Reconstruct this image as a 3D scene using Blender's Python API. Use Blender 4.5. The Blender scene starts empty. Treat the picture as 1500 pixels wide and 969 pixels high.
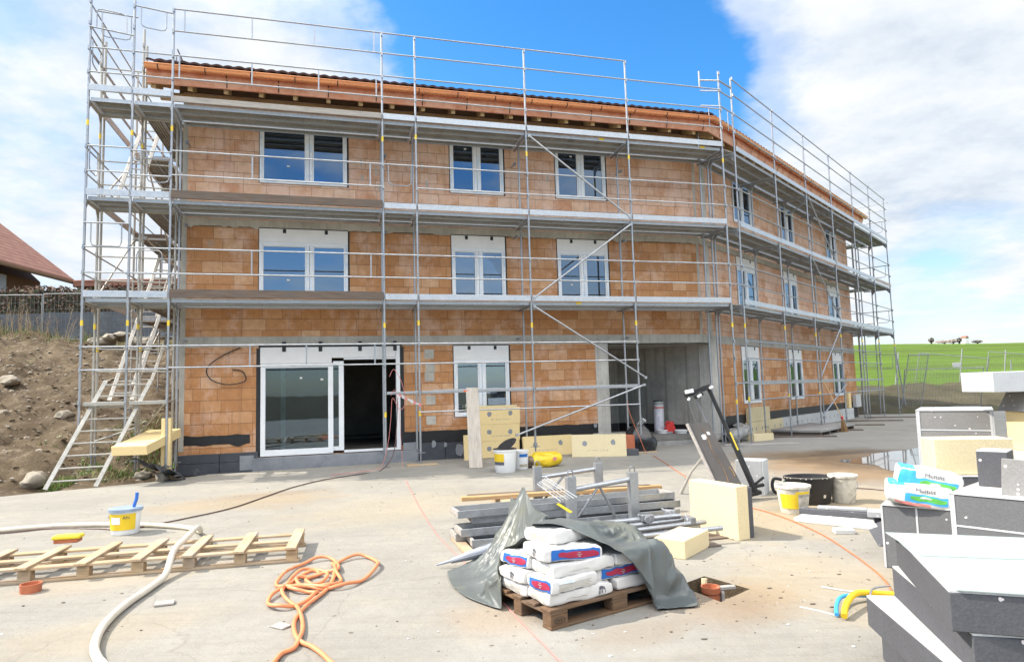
import bpy, bmesh, math, random
import numpy as np
from mathutils import Vector, Matrix, noise as mnoise

random.seed(7)
RAD = math.radians
scene = bpy.context.scene
COL = scene.collection
A1, A2 = RAD(15.5748), RAD(48.144)
PA = (-6.7601, 12.8277)          # foot of the first front scaffold post
PG = (5.9038, 16.5517)           # foot of the first post of the right wing


def rot2(v, a):
    c, s = math.cos(a), math.sin(a)
    return (v[0] * c - v[1] * s, v[0] * s + v[1] * c)


def off(p, a, s, n):
    d = rot2((s, n), a)
    return (p[0] + d[0], p[1] + d[1])


W1 = off(PA, A1, 0.0, 1.05)      # left foot of the front wall
W2 = off(PG, A2, 0.0, 1.10)      # a point of the right wall


# ------------------------------------------------------------------ materials
def N(t, typ, **k):
    n = t.nodes.new(typ)
    for key, v in k.items():
        if key.startswith('i_'):
            key = key[2:]
            key = int(key) if key.isdigit() else key.replace('_', ' ')
            s = n.inputs[key]
            if isinstance(v, bpy.types.NodeSocket):
                t.links.new(v, s)
            else:
                s.default_value = v
        else:
            setattr(n, key, v)
    return n


def ramp(t, fac, stops, interp='LINEAR'):
    n = t.nodes.new('ShaderNodeValToRGB')
    n.color_ramp.interpolation = interp
    el = n.color_ramp.elements
    while len(el) < len(stops):
        el.new(0.5)
    for e, (p, c) in zip(el, stops):
        e.position = p
        e.color = (c, c, c, 1) if isinstance(c, (int, float)) else (*c[:3], 1)
    t.links.new(fac, n.inputs[0])
    return n.outputs[0]


def mixc(t, fac, a, b, mode='MIX'):
    n = t.nodes.new('ShaderNodeMix')
    n.data_type = 'RGBA'
    n.blend_type = mode
    for s, v in ((n.inputs[0], fac), (n.inputs[6], a), (n.inputs[7], b)):
        if isinstance(v, bpy.types.NodeSocket):
            t.links.new(v, s)
        elif s is n.inputs[0]:
            s.default_value = v
        else:
            s.default_value = (*v[:3], 1)
    return n.outputs[2]


def mth(t, op, a, b=None, c=None):
    n = t.nodes.new('ShaderNodeMath')
    n.operation = op
    for i, v in enumerate((a, b, c)):
        if v is None:
            continue
        if isinstance(v, bpy.types.NodeSocket):
            t.links.new(v, n.inputs[i])
        else:
            n.inputs[i].default_value = v
    return n.outputs[0]


def noise(t, vec, scale, detail=4, rough=.55, out=0):
    n = N(t, 'ShaderNodeTexNoise', i_Scale=scale, i_Detail=detail, i_Roughness=rough)
    t.links.new(vec, n.inputs['Vector'])
    return n.outputs[out]


def bump(t, h, strength=.3, dist=.02, prev=None):
    n = N(t, 'ShaderNodeBump', i_Strength=strength, i_Distance=dist)
    t.links.new(h, n.inputs['Height'])
    if prev is not None:
        t.links.new(prev, n.inputs['Normal'])
    return n.outputs[0]


def newmat(name):
    m = bpy.data.materials.new(name)
    m.use_nodes = True
    t = m.node_tree
    b = t.nodes['Principled BSDF']
    co = t.nodes.new('ShaderNodeTexCoord')
    return m, t, b, co


def mul(c, f):
    return tuple(min(1, x * f) for x in c)


def mat(name, col, rough=.6, metal=0., var=.18, scale=5., bmp=.15, bscale=60., col2=None, amount=.5, c2scale=3., spec=.5, dist=.01):
    """Painted / plain material: a mottled base, optional second colour in patches, fine bump."""
    m, t, b, co = newmat(name)
    v = co.outputs['Object']
    n1 = noise(t, v, scale, 6, .6)
    c = mixc(t, ramp(t, n1, [(.3, 0.), (.7, 1.)]), mul(col, 1 - var), mul(col, 1 + var))
    if col2:
        n2 = noise(t, v, c2scale, 8, .65)
        c = mixc(t, ramp(t, n2, [(max(0, 1 - amount - .12), 0.), (min(1, 1 - amount + .06), 1.)]), c, col2)
    t.links.new(c, b.inputs['Base Color'])
    r = ramp(t, noise(t, v, scale * 2.3, 4), [(.3, max(0, rough - .1)), (.7, min(1, rough + .1))])
    t.links.new(r, b.inputs['Roughness'])
    b.inputs['Metallic'].default_value = metal
    b.inputs['Specular IOR Level'].default_value = spec
    if bmp:
        t.links.new(bump(t, noise(t, v, bscale, 5, .6), bmp, dist), b.inputs['Normal'])
    return m


# ------------------------------------------------------------------ mesh building
def catmull(pts, n=6, closed=False):
    P = [Vector(p) for p in pts]
    out = []
    m = len(P)
    for i in range(m if closed else m - 1):
        if closed:
            a, b, c, d = P[i - 1], P[i], P[(i + 1) % m], P[(i + 2) % m]
        else:
            a, b, c, d = P[max(i - 1, 0)], P[i], P[i + 1], P[min(i + 2, m - 1)]
        for k in range(n):
            t = k / n
            out.append(.5 * ((2 * b) + (c - a) * t + (2 * a - 5 * b + 4 * c - d) * t * t + (3 * b - 3 * c + d - a) * t ** 3))
    if not closed:
        out.append(P[-1].copy())
    return out


class MB:
    def __init__(s):
        s.v, s.f, s.m = [], [], []

    def add(s, v, f, mi=0):
        o = len(s.v)
        s.v += [tuple(x) for x in v]
        s.f += [tuple(i + o for i in q) for q in f]
        s.m += [mi] * len(f)
        return s

    def box(s, x0, x1, y0, y1, z0, z1, mi=0):
        v = [(x, y, z) for z in (z0, z1) for y in (y0, y1) for x in (x0, x1)]
        return s.add(v, [(0, 2, 3, 1), (4, 5, 7, 6), (0, 1, 5, 4), (2, 6, 7, 3), (0, 4, 6, 2), (1, 3, 7, 5)], mi)

    def hexa(s, pts, mi=0):
        """pts: 4 bottom then 4 top, each ring counter-clockwise seen from above"""
        return s.add(pts, [(3, 2, 1, 0), (4, 5, 6, 7), (0, 1, 5, 4), (1, 2, 6, 5), (2, 3, 7, 6), (3, 0, 4, 7)], mi)

    def beam(s, p0, p1, w, h, mi=0, up=(0, 0, 1)):
        p0, p1 = Vector(p0), Vector(p1)
        d = (p1 - p0).normalized()
        u = Vector(up)
        if abs(d.dot(u)) > .98:
            u = Vector((1, 0, 0))
        a = d.cross(u).normalized() * w / 2
        b = a.cross(d).normalized() * h / 2
        v = [p0 - a - b, p0 + a - b, p0 + a + b, p0 - a + b, p1 - a - b, p1 + a - b, p1 + a + b, p1 - a + b]
        return s.add(v, [(0, 1, 2, 3), (7, 6, 5, 4), (0, 4, 5, 1), (1, 5, 6, 2), (2, 6, 7, 3), (3, 7, 4, 0)], mi)

    def tube(s, pts, r, n=8, mi=0, caps=True, closed=False):
        P = [Vector(p) for p in pts]
        m = len(P)
        rr = r if isinstance(r, (list, tuple)) else [r] * m
        T = []
        for i in range(m):
            a = P[i - 1] if (closed or i) else P[0]
            b = P[(i + 1) % m] if (closed or i < m - 1) else P[-1]
            d = b - a
            T.append(d.normalized() if d.length > 1e-9 else Vector((0, 0, 1)))
        u = T[0].orthogonal().normalized()
        v = []
        for i in range(m):
            u = (u - T[i] * u.dot(T[i]))
            u = u.normalized() if u.length > 1e-6 else T[i].orthogonal().normalized()
            w = T[i].cross(u)
            for k in range(n):
                a = 2 * math.pi * k / n
                v.append(P[i] + (u * math.cos(a) + w * math.sin(a)) * rr[i])
        f = []
        for i in range(m if closed else m - 1):
            j = (i + 1) % m
            for k in range(n):
                l = (k + 1) % n
                f.append((i * n + k, i * n + l, j * n + l, j * n + k))
        if caps and not closed:
            f.append(tuple(range(n - 1, -1, -1)))
            f.append(tuple((m - 1) * n + k for k in range(n)))
        return s.add(v, f, mi)

    def lathe(s, prof, n=24, mi=0, c=(0, 0), sx=1., sy=1.):
        v, f = [], []
        m = len(prof)
        for r, z in prof:
            for k in range(n):
                a = 2 * math.pi * k / n
                v.append((c[0] + r * sx * math.cos(a), c[1] + r * sy * math.sin(a), z))
        for i in range(m - 1):
            for k in range(n):
                l = (k + 1) % n
                f.append((i * n + k, i * n + l, (i + 1) * n + l, (i + 1) * n + k))
        if prof[0][0] > 1e-6:
            f.append(tuple(range(n - 1, -1, -1)))
        if prof[-1][0] > 1e-6:
            f.append(tuple((m - 1) * n + k for k in range(n)))
        return s.add(v, f, mi)

    def prism(s, poly, z0, z1, mi=0, tf=None):
        n = len(poly)
        v = [(x, y, z0) for x, y in poly] + [(x, y, z1) for x, y in poly]
        if tf:
            v = [tf(*p) for p in v]
        f = [tuple(range(n - 1, -1, -1)), tuple(range(n, 2 * n))]
        f += [(i, (i + 1) % n, n + (i + 1) % n, n + i) for i in range(n)]
        return s.add(v, f, mi)

    def quad(s, a, b, c, d, mi=0):
        return s.add([a, b, c, d], [(0, 1, 2, 3)], mi)

    def rock(s, c, r, seed, flat=.6, mi=0, sub=2):
        bm = bmesh.new()
        bmesh.ops.create_icosphere(bm, subdivisions=sub, radius=1)
        o = Vector((seed * 7.3, seed * 1.7, seed * 3.1))
        v = []
        for q in bm.verts:
            d = q.co.normalized()
            k = 1 + .45 * mnoise.noise(d * 1.3 + o) + .12 * mnoise.noise(d * 4 + o)
            v.append((c[0] + d.x * k * r[0], c[1] + d.y * k * r[1], c[2] + d.z * k * r[2]))
        bm.verts.index_update()
        f = [tuple(w.index for w in q.verts) for q in bm.faces]
        bm.free()
        return s.add(v, f, mi)

    def build(s, name, mats, parent=None, M=None, smooth=False, bevel=0, seg=1, solid=0, sub=0):
        me = bpy.data.meshes.new(name)
        me.from_pydata(s.v, [], s.f)
        if not isinstance(mats, (list, tuple)):
            mats = [mats]
        for m in mats:
            me.materials.append(m)
        if len(mats) > 1:
            me.polygons.foreach_set('material_index', s.m)
        if smooth:
            me.polygons.foreach_set('use_smooth', [True] * len(me.polygons))
        bm = bmesh.new()
        bm.from_mesh(me)
        bmesh.ops.recalc_face_normals(bm, faces=bm.faces)
        bm.to_mesh(me)
        bm.free()
        if smooth:
            try:
                me.set_sharp_from_angle(angle=RAD(42))
            except Exception:
                pass
        o = bpy.data.objects.new(name, me)
        COL.objects.link(o)
        if parent is not None:
            o.parent = parent
        if M is not None:
            o.matrix_local = M
        if bevel:
            b = o.modifiers.new('bevel', 'BEVEL')
            b.width, b.segments, b.limit_method, b.angle_limit = bevel, seg, 'ANGLE', RAD(40)
        if sub:
            b = o.modifiers.new('sub', 'SUBSURF')
            b.levels = b.render_levels = sub
        if solid:
            b = o.modifiers.new('solid', 'SOLIDIFY')
            b.thickness = solid
        return o


def tf(loc=(0, 0, 0), rz=0., rx=0., ry=0.):
    return Matrix.Translation(Vector(loc)) @ Matrix.Rotation(rz, 4, 'Z') @ Matrix.Rotation(ry, 4, 'Y') @ Matrix.Rotation(rx, 4, 'X')


def tag(o, label, cat, group=None):
    o['label'] = label
    o['category'] = cat
    if group:
        o['group'] = group
    return o


def thing(name, label, cat, M=None, group=None):
    o = bpy.data.objects.new(name, None)
    o.empty_display_size = .1
    COL.objects.link(o)
    if M is not None:
        o.matrix_world = M
    return tag(o, label, cat, group)


def struct(o):
    o['kind'] = 'structure'
    return o


def stuff(o):
    o['kind'] = 'stuff'
    return o


def dup(o, M, parent=None):
    """copy of a thing, its parts and their sub-parts"""
    c = o.copy()
    COL.objects.link(c)
    if parent is not None:
        c.parent = parent
        c.matrix_parent_inverse = o.matrix_parent_inverse
    if M is not None:
        c.matrix_local = M
    for k in list(o.children):
        dup(k, None, c)
    return c


def text(name, s, size, m, parent=None, M=None, ext=.0005, align='CENTER'):
    cu = bpy.data.curves.new(name, 'FONT')
    cu.body = s
    cu.size = size
    cu.extrude = ext
    cu.align_x = align
    cu.align_y = 'CENTER'
    cu.resolution_u = 3
    cu.materials.append(m)
    tmp = bpy.data.objects.new(name, cu)
    COL.objects.link(tmp)
    dg = bpy.context.evaluated_depsgraph_get()
    me = bpy.data.meshes.new_from_object(tmp.evaluated_get(dg))
    bpy.data.objects.remove(tmp)
    o = bpy.data.objects.new(name, me)
    COL.objects.link(o)
    if parent is not None:
        o.parent = parent
    if M is not None:
        o.matrix_local = M
    return o


UPRIGHT = Matrix.Rotation(RAD(90), 4, 'X')   # text that stands and faces -y
# ------------------------------------------------------------------ material library
def brick_mat(name, pale=0.):
    m, t, b, co = newmat(name)
    sx = N(t, 'ShaderNodeSeparateXYZ')
    t.links.new(co.outputs['Object'], sx.inputs[0])
    ob = co.outputs['Object']
    # slightly wandering courses
    wob = mth(t, 'MULTIPLY', mth(t, 'SUBTRACT', noise(t, ob, .9, 3), .5), .03)
    cv = N(t, 'ShaderNodeCombineXYZ', i_X=mth(t, 'ADD', sx.outputs[0], wob), i_Y=mth(t, 'ADD', sx.outputs[2], mth(t, 'MULTIPLY', wob, .35)))
    br = N(t, 'ShaderNodeTexBrick', offset=.46, offset_frequency=2, squash=1.18, squash_frequency=3,
           i_Scale=1., i_Color1=(0, 0, 0, 1), i_Color2=(1, 1, 1, 1), i_Mortar=(.5, .5, .5, 1))
    t.links.new(cv.outputs[0], br.inputs['Vector'])
    br.inputs['Mortar Size'].default_value = .0042
    br.inputs['Mortar Smooth'].default_value = .25
    br.inputs['Brick Width'].default_value = .41
    br.inputs['Row Height'].default_value = .25
    k = 1 + .42 * pale
    c = ramp(t, br.outputs['Color'], [(0., (.44, .21, .09)), (.22, (.55, .285, .13)), (.5, (.50, .25, .112)), (.75, (.60, .335, .17)), (1., (.67, .43, .26))])
    if pale:
        c = ramp(t, br.outputs['Color'], [(0., (.58, .31, .19)), (.25, (.69, .43, .28)), (.5, (.64, .36, .22)), (.75, (.74, .49, .34)), (1., (.77, .57, .43))])
    # fired clay mottling and vertical comb grooves
    n1 = noise(t, ob, 7., 8, .65)
    c = mixc(t, mth(t, 'MULTIPLY', ramp(t, n1, [(.35, 0.), (.7, 1.)]), .45), c, (.30, .12, .05))
    wv = N(t, 'ShaderNodeTexWave', wave_type='BANDS', bands_direction='X', i_Scale=9., i_Distortion=.6, i_Detail=2.)
    t.links.new(ob, wv.inputs['Vector'])
    c = mixc(t, mth(t, 'MULTIPLY', wv.outputs['Fac'], .14), c, (.28, .12, .06))
    # whitish lime bloom, in whole-brick and in ragged patches
    lime = ramp(t, noise(t, ob, 1.1, 9, .72), [(.50 - .06 * pale, 0.), (.63 - .06 * pale, 1.)])
    c = mixc(t, mth(t, 'MULTIPLY', lime, .6 + .2 * pale), c, (.70, .50, .40))
    # grey mortar smears
    gm = ramp(t, noise(t, ob, 2.6, 10, .75), [(.61, 0.), (.67, 1.)])
    c = mixc(t, mth(t, 'MULTIPLY', gm, .75), c, (.36, .32, .28))
    # dark rain streaks
    mp = N(t, 'ShaderNodeMapping')
    mp.inputs['Scale'].default_value = (5., 5., .35)
    t.links.new(ob, mp.inputs[0])
    st = ramp(t, noise(t, mp.outputs[0], 1.4, 6, .6), [(.55, 0.), (.8, 1.)])
    c = mixc(t, mth(t, 'MULTIPLY', st, .5), c, (.2, .125, .085))
    c = mixc(t, mth(t, 'MULTIPLY', br.outputs['Fac'], .75), c, (.16, .09, .055))
    t.links.new(c, b.inputs['Base Color'])
    b.inputs['Roughness'].default_value = .9
    b.inputs['Specular IOR Level'].default_value = .2
    rowf = mth(t, 'FRACT', mth(t, 'DIVIDE', N(t, 'ShaderNodeSeparateXYZ', i_Vector=cv.outputs[0]).outputs[1], .25))
    bed = mth(t, 'ADD', ramp(t, rowf, [(0., 1.), (.035, 0.)]), ramp(t, rowf, [(.97, 0.), (1., .8)]))
    c = mixc(t, mth(t, 'MULTIPLY', bed, mth(t, 'ADD', .25, mth(t, 'MULTIPLY', noise(t, ob, 2.1, 4), .6))), c, (.15, .085, .05))
    t.links.new(c, b.inputs['Base Color'])
    bp = bump(t, mth(t, 'SUBTRACT', 1., br.outputs['Fac']), .6, .01)
    bp = bump(t, wv.outputs['Fac'], .12, .006, bp)
    bp = bump(t, noise(t, ob, 38., 6, .65), .35, .008, bp)
    t.links.new(bp, b.inputs['Normal'])
    return m


def concrete_mat(name, col, streaks=True, board=0.):
    m, t, b, co = newmat(name)
    ob = co.outputs['Object']
    c = mixc(t, ramp(t, noise(t, ob, 1.6, 9, .65), [(.3, 0.), (.7, 1.)]), mul(col, .72), mul(col, 1.15))
    c = mixc(t, mth(t, 'MULTIPLY', ramp(t, noise(t, ob, 9., 8, .7), [(.5, 0.), (.75, 1.)]), .45), c, mul(col, .55))
    if streaks:
        mp = N(t, 'ShaderNodeMapping')
        mp.inputs['Scale'].default_value = (6., 6., .3)
        t.links.new(ob, mp.inputs[0])
        c = mixc(t, mth(t, 'MULTIPLY', ramp(t, noise(t, mp.outputs[0], 1.3, 7, .65), [(.5, 0.), (.72, 1.)]), .5), c, mul(col, .42))
    bp = bump(t, noise(t, ob, 30., 7, .7), .35, .01)
    if board:
        wv = N(t, 'ShaderNodeTexWave', wave_type='BANDS', bands_direction='DIAGONAL', i_Scale=board, i_Distortion=.25, i_Detail=1.)
        mp2 = N(t, 'ShaderNodeMapping')
        mp2.inputs['Scale'].default_value = (1., 1., 0.)
        t.links.new(ob, mp2.inputs[0])
        t.links.new(mp2.outputs[0], wv.inputs['Vector'])
        ln = ramp(t, wv.outputs['Fac'], [(0., 1.), (.06, 0.)])
        c = mixc(t, mth(t, 'MULTIPLY', ln, .5), c, mul(col, .4))
        bp = bump(t, ln, .4, .01, bp)
    t.links.new(c, b.inputs['Base Color'])
    b.inputs['Roughness'].default_value = .88
    b.inputs['Specular IOR Level'].default_value = .3
    t.links.new(bp, b.inputs['Normal'])
    return m


def wood_mat(name, col, grey=.4, scale=1., axis=0):
    m, t, b, co = newmat(name)
    ob = co.outputs['Object']
    mp = N(t, 'ShaderNodeMapping')
    sc = [14. * scale] * 3
    sc[axis] = 1.1 * scale
    mp.inputs['Scale'].default_value = sc
    t.links.new(ob, mp.inputs[0])
    g = noise(t, mp.outputs[0], 2.2, 9, .65)
    c = mixc(t, ramp(t, g, [(.3, 0.), (.68, 1.)]), mul(col, .55), mul(col, 1.2))
    w = ramp(t, noise(t, ob, 3. * scale, 6, .6), [(.4, 0.), (.65, 1.)])
    lum = sum(col) / 3
    c = mixc(t, mth(t, 'MULTIPLY', w, grey), c, (lum * 1.0, lum * .93, lum * .85))
    t.links.new(c, b.inputs['Base Color'])
    b.inputs['Roughness'].default_value = .8
    b.inputs['Specular IOR Level'].default_value = .25
    t.links.new(bump(t, g, .35, .006), b.inputs['Normal'])
    return m


def steel_mat(name, col=(.55, .58, .60), rough=.42, rust=.12, metal=.75):
    m, t, b, co = newmat(name)
    ob = co.outputs['Object']
    vo = N(t, 'ShaderNodeTexVoronoi', i_Scale=38.)
    t.links.new(ob, vo.inputs['Vector'])
    c = mixc(t, ramp(t, vo.outputs['Color'], [(.2, 0.), (.8, 1.)]), mul(col, .93), mul(col, 1.05))
    c = mixc(t, mth(t, 'MULTIPLY', ramp(t, noise(t, ob, 3.2, 8, .7), [(.48, 0.), (.75, 1.)]), .40), c, mul(col, .62))
    c = mixc(t, mth(t, 'MULTIPLY', ramp(t, noise(t, ob, 6., 9, .75), [(.62, 0.), (.72, 1.)]), rust * 3), c, (.30, .22, .15))
    # splashes of dried mortar
    c = mixc(t, mth(t, 'MULTIPLY', ramp(t, noise(t, ob, 14., 6, .7), [(.68, 0.), (.74, 1.)]), .4), c, (.55, .52, .46))
    t.links.new(c, b.inputs['Base Color'])
    t.links.new(ramp(t, noise(t, ob, 9., 5), [(.3, rough - .1), (.7, rough + .2)]), b.inputs['Roughness'])
    b.inputs['Metallic'].default_value = metal
    t.links.new(bump(t, noise(t, ob, 70., 4), .08, .004), b.inputs['Normal'])
    return m


def perforated_mat(name):
    """underside / top of a steel deck: ribs are modelled, the punched holes are drawn as dark dots"""
    m, t, b, co = newmat(name)
    ob = co.outputs['Object']
    sx = N(t, 'ShaderNodeSeparateXYZ')
    t.links.new(ob, sx.inputs[0])

    def cell(a, p):
        return mth(t, 'SUBTRACT', mth(t, 'FRACT', mth(t, 'DIVIDE', a, p)), .5)
    u, v = cell(sx.outputs[0], .05), cell(sx.outputs[1], .053)
    d = mth(t, 'SQRT', mth(t, 'ADD', mth(t, 'MULTIPLY', u, u), mth(t, 'MULTIPLY', v, v)))
    hole = ramp(t, d, [(.22, 1.), (.3, 0.)])
    col = (.37, .355, .315)
    c = mixc(t, ramp(t, noise(t, ob, 2., 8, .65), [(.3, 0.), (.7, 1.)]), mul(col, .65), mul(col, 1.15))
    c = mixc(t, mth(t, 'MULTIPLY', ramp(t, noise(t, ob, 11., 6, .7), [(.58, 0.), (.7, 1.)]), .6), c, (.5, .46, .38))
    c = mixc(t, mth(t, 'MULTIPLY', hole, .55), c, (.08, .08, .08))
    t.links.new(c, b.inputs['Base Color'])
    b.inputs['Roughness'].default_value = .6
    b.inputs['Metallic'].default_value = .35
    t.links.new(bump(t, hole, .4, .006), b.inputs['Normal'])
    return m


def eps_mat(name, col, specks=None, scale=60., dirt=.2, sp_amount=.03):
    m, t, b, co = newmat(name)
    ob = co.outputs['Object']
    vo = N(t, 'ShaderNodeTexVoronoi', i_Scale=scale * 2.2)
    t.links.new(ob, vo.inputs['Vector'])
    c = mixc(t, ramp(t, vo.outputs['Color'], [(.1, 0.), (.9, 1.)]), mul(col, .9), mul(col, 1.08))
    c = mixc(t, ramp(t, noise(t, ob, 2.2, 8, .65), [(.35, 0.), (.7, dirt)]), c, mul(col, .62))
    if specks:
        v2 = N(t, 'ShaderNodeTexVoronoi', i_Scale=scale)
        t.links.new(ob, v2.inputs['Vector'])
        pick = N(t, 'ShaderNodeSeparateColor')
        t.links.new(v2.outputs['Color'], pick.inputs[0])
        dot = mth(t, 'MULTIPLY', mth(t, 'LESS_THAN', pick.outputs[0], sp_amount), mth(t, 'LESS_THAN', v2.outputs['Distance'], .42))
        c = mixc(t, dot, c, specks)
        # scuffed light scratches
        sc = ramp(t, noise(t, ob, 17., 9, .8), [(.66, 0.), (.72, .55)])
        c = mixc(t, sc, c, mul(specks, .6))
    t.links.new(c, b.inputs['Base Color'])
    b.inputs['Roughness'].default_value = .82
    b.inputs['Specular IOR Level'].default_value = .3
    t.links.new(bump(t, vo.outputs['Distance'], .25, .003), b.inputs['Normal'])
    return m


def glass_mat(name, tint=(.75, .82, .85), refl=1.9):
    m, t, b, co = newmat(name)
    t.nodes.remove(b)
    out = t.nodes['Material Output']
    fr = N(t, 'ShaderNodeFresnel', i_IOR=refl)
    g = N(t, 'ShaderNodeBsdfGlossy', i_Roughness=.015)
    g.inputs['Color'].default_value = (.66, .82, 1, 1)     # blue of the reflected sky put into the gloss colour
    tr = N(t, 'ShaderNodeBsdfTransparent')
    tr.inputs['Color'].default_value = (*tint, 1)
    wob = bump(t, noise(t, co.outputs['Object'], 1.2, 2), .03, .02)
    t.links.new(wob, g.inputs['Normal'])
    mx = t.nodes.new('ShaderNodeMixShader')
    t.links.new(fr.outputs[0], mx.inputs[0])
    t.links.new(tr.outputs[0], mx.inputs[1])
    t.links.new(g.outputs[0], mx.inputs[2])
    t.links.new(mx.outputs[0], out.inputs['Surface'])
    return m


MT = {}
MT['brick'] = brick_mat('clay_block_masonry')
MT['brick_pale'] = brick_mat('clay_block_masonry_limed', 1.)
MT['slab'] = concrete_mat('cast_slab_edge', (.47, .45, .40))
MT['cast'] = concrete_mat('board_marked_concrete', (.40, .38, .34), True, 3.2)
MT['pillar'] = concrete_mat('pale_pillar_concrete', (.52, .50, .46))
MT['screed'] = concrete_mat('screed_floor', (.30, .29, .28), False)
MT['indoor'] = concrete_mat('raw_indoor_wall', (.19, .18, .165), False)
MT['bitumen'] = mat('black_bitumen_coat', (.012, .012, .014), .45, 0, .3, 8, .5, 25)
MT['base_board'] = mat('dark_grey_base_insulation', (.055, .06, .072), .75, 0, .2, 3, .2, 60, (.16, .165, .17), .28, 4)
MT['base_render'] = mat('grey_base_render', (.25, .26, .28), .8, 0, .12, 3, .3, 30, (.17, .18, .2), .4, 2)
MT['pvc'] = mat('white_window_plastic', (.78, .80, .82), .35, 0, .04, 4, .03, 20)
MT['film'] = mat('light_blue_protective_film', (.50, .66, .84), .35, 0, .15, 9, .1, 40, (.78, .80, .82), .5, 5)
MT['box_white'] = mat('white_shutter_box', (.78, .77, .76), .5, 0, .05, 3, .05, 40)
MT['tape'] = mat('black_sealing_tape', (.015, .015, .017), .5, 0, .2, 6, .1, 40)
MT['glass'] = glass_mat('window_glass', (.45, .53, .60), 3.3)
MT['door_glass'] = glass_mat('door_glass', (.62, .68, .68), 2.1)
MT['timber'] = wood_mat('spruce_timber', (.66, .44, .21), .15, 1., 1)
MT['timber_x'] = wood_mat('spruce_timber_long', (.50, .31, .14), .25, 1., 0)
MT['soffit'] = wood_mat('dark_soffit_board', (.20, .12, .065), .2, 1., 0)
MT['old_board'] = wood_mat('weathered_plank', (.16, .12, .095), .6, 1., 0)
MT['pale_board'] = wood_mat('bleached_plank', (.40, .37, .34), .8, 1., 0)
MT['pallet'] = wood_mat('pallet_wood', (.48, .34, .20), .5, 1., 0)
MT['pallet_y'] = wood_mat('pallet_wood_cross', (.52, .37, .22), .5, 1., 1)
MT['pallet_dark'] = wood_mat('wet_pallet_wood', (.17, .10, .055), .35, 1.5, 0)
MT['leaning_plank'] = wood_mat('dusty_plank', (.48, .42, .35), .6, 1., 2)
MT['copper'] = mat('new_copper', (.86, .38, .18), .30, .7, .10, 3, .05, 30, (.74, .31, .17), .4, 2)
MT['copper_dull'] = mat('dull_copper_flashing', (.62, .25, .14), .45, .4, .18, 2, .08, 25, (.74, .40, .27), .5, 3)
MT['tiles'] = mat('brown_roof_tile', (.055, .030, .027), .75, 0, .25, 5, .25, 30)
MT['steel'] = steel_mat('galvanised_steel', (.40, .42, .445), .38, .10)
MT['steel_warm'] = steel_mat('dusty_galvanised_steel', (.43, .415, .375), .5, .2, .5)
MT['steel_dark'] = steel_mat('grey_steel_tube', (.28, .29, .31), .5, .15, .6)
MT['toe'] = steel_mat('metal_toe_board', (.50, .54, .585), .45, .05, .5)
MT['deck'] = perforated_mat('perforated_deck')
MT['alu'] = steel_mat('ladder_aluminium', (.56, .54, .50), .45, .05, .5)
MT['yellow'] = mat('yellow_plastic', (.75, .52, .02), .45, 0, .08, 5, .05, 40)
MT['sticker'] = mat('yellow_sticker', (.80, .58, .05), .5, 0, .1, 30, 0)
MT['red_sticker'] = mat('red_orange_sticker', (.75, .13, .05), .5, 0, .1, 30, 0)
MT['eps_cream'] = eps_mat('cream_foam', (.82, .64, .33), None, 60, .25)
MT['eps_pale'] = eps_mat('pale_cream_foam', (.70, .59, .37), None, 60, .2)
MT['eps_white'] = eps_mat('white_foam', (.56, .57, .565), None, 60, .25)
MT['eps_grey'] = eps_mat('graphite_foam', (.095, .097, .107), (.66, .62, .62), 42, .3, .012)
MT['eps_pack'] = eps_mat('lighter_graphite_foam', (.15, .153, .16), (.68, .68, .68), 42, .3, .012)
MT['eps_mid'] = eps_mat('weathered_graphite_foam', (.25, .245, .24), (.72, .65, .62), 42, .35, .045)
MT['eps_light'] = eps_mat('dusty_graphite_foam', (.36, .37, .38), (.66, .66, .66), 42, .3, .03)
MT['wrap'] = mat('white_pack_film', (.52, .53, .54), .3, 0, .06, 4, .12, 25)
MT['mint'] = mat('pale_green_sheet', (.35, .415, .40), .32, 0, .05, 1.5, .04, 12)
MT['ink'] = mat('printed_ink', (.10, .10, .12), .6, 0, .1, 30, 0)
MT['ink_faint'] = mat('faded_print', (.38, .34, .25), .7, 0, .3, 60, 0)
MT['paper'] = mat('white_paper_sack', (.62, .61, .59), .65, 0, .05, 6, .3, 14, (.66, .61, .52), .25, 3, dist=.012)
MT['blue'] = mat('blue_print', (.015, .13, .45), .5, 0, .08, 12, .05, 40)
MT['sky_blue'] = mat('bright_blue_print', (.05, .36, .80), .45, 0, .08, 12, .05, 40)
MT['crimson'] = mat('crimson_print', (.36, .02, .06), .5, 0, .08, 12, .05, 40)
MT['green'] = mat('green_print', (.10, .40, .07), .5, 0, .15, 12, .05, 40)
MT['red'] = mat('red_plastic', (.62, .03, .025), .35, 0, .08, 5, .03, 40)
MT['white_pl'] = mat('white_plastic', (.80, .80, .79), .4, 0, .04, 5, .04, 30, (.55, .53, .48), .2, 6)
MT['dirty_white'] = mat('mortar_stained_white_plastic', (.66, .63, .55), .6, 0, .12, 6, .3, 25, (.38, .35, .29), .4, 7)
MT['black_pl'] = mat('black_plastic', (.018, .018, .02), .45, 0, .2, 6, .1, 30, (.36, .36, .35), .22, 9)
MT['black'] = mat('plain_black', (.02, .02, .021), .5, 0, .2, 8, .05, 40)
MT['mortar'] = mat('wet_mortar', (.34, .34, .35), .6, 0, .2, 12, .5, 20)
MT['blue_pl'] = mat('blue_plastic', (.03, .14, .50), .35, 0, .08, 6, .03, 40)
MT['grey_paste'] = mat('blue_grey_paste', (.27, .34, .44), .4, 0, .2, 9, .4, 18)
MT['tarp'] = mat('grey_green_tarpaulin', (.105, .118, .115), .44, 0, .15, 3, .2, 45, (.15, .155, .12), .35, 2, .6)
MT['trash'] = mat('black_refuse_sack', (.014, .015, .018), .25, 0, .2, 6, .5, 9, dist=.03)
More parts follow.
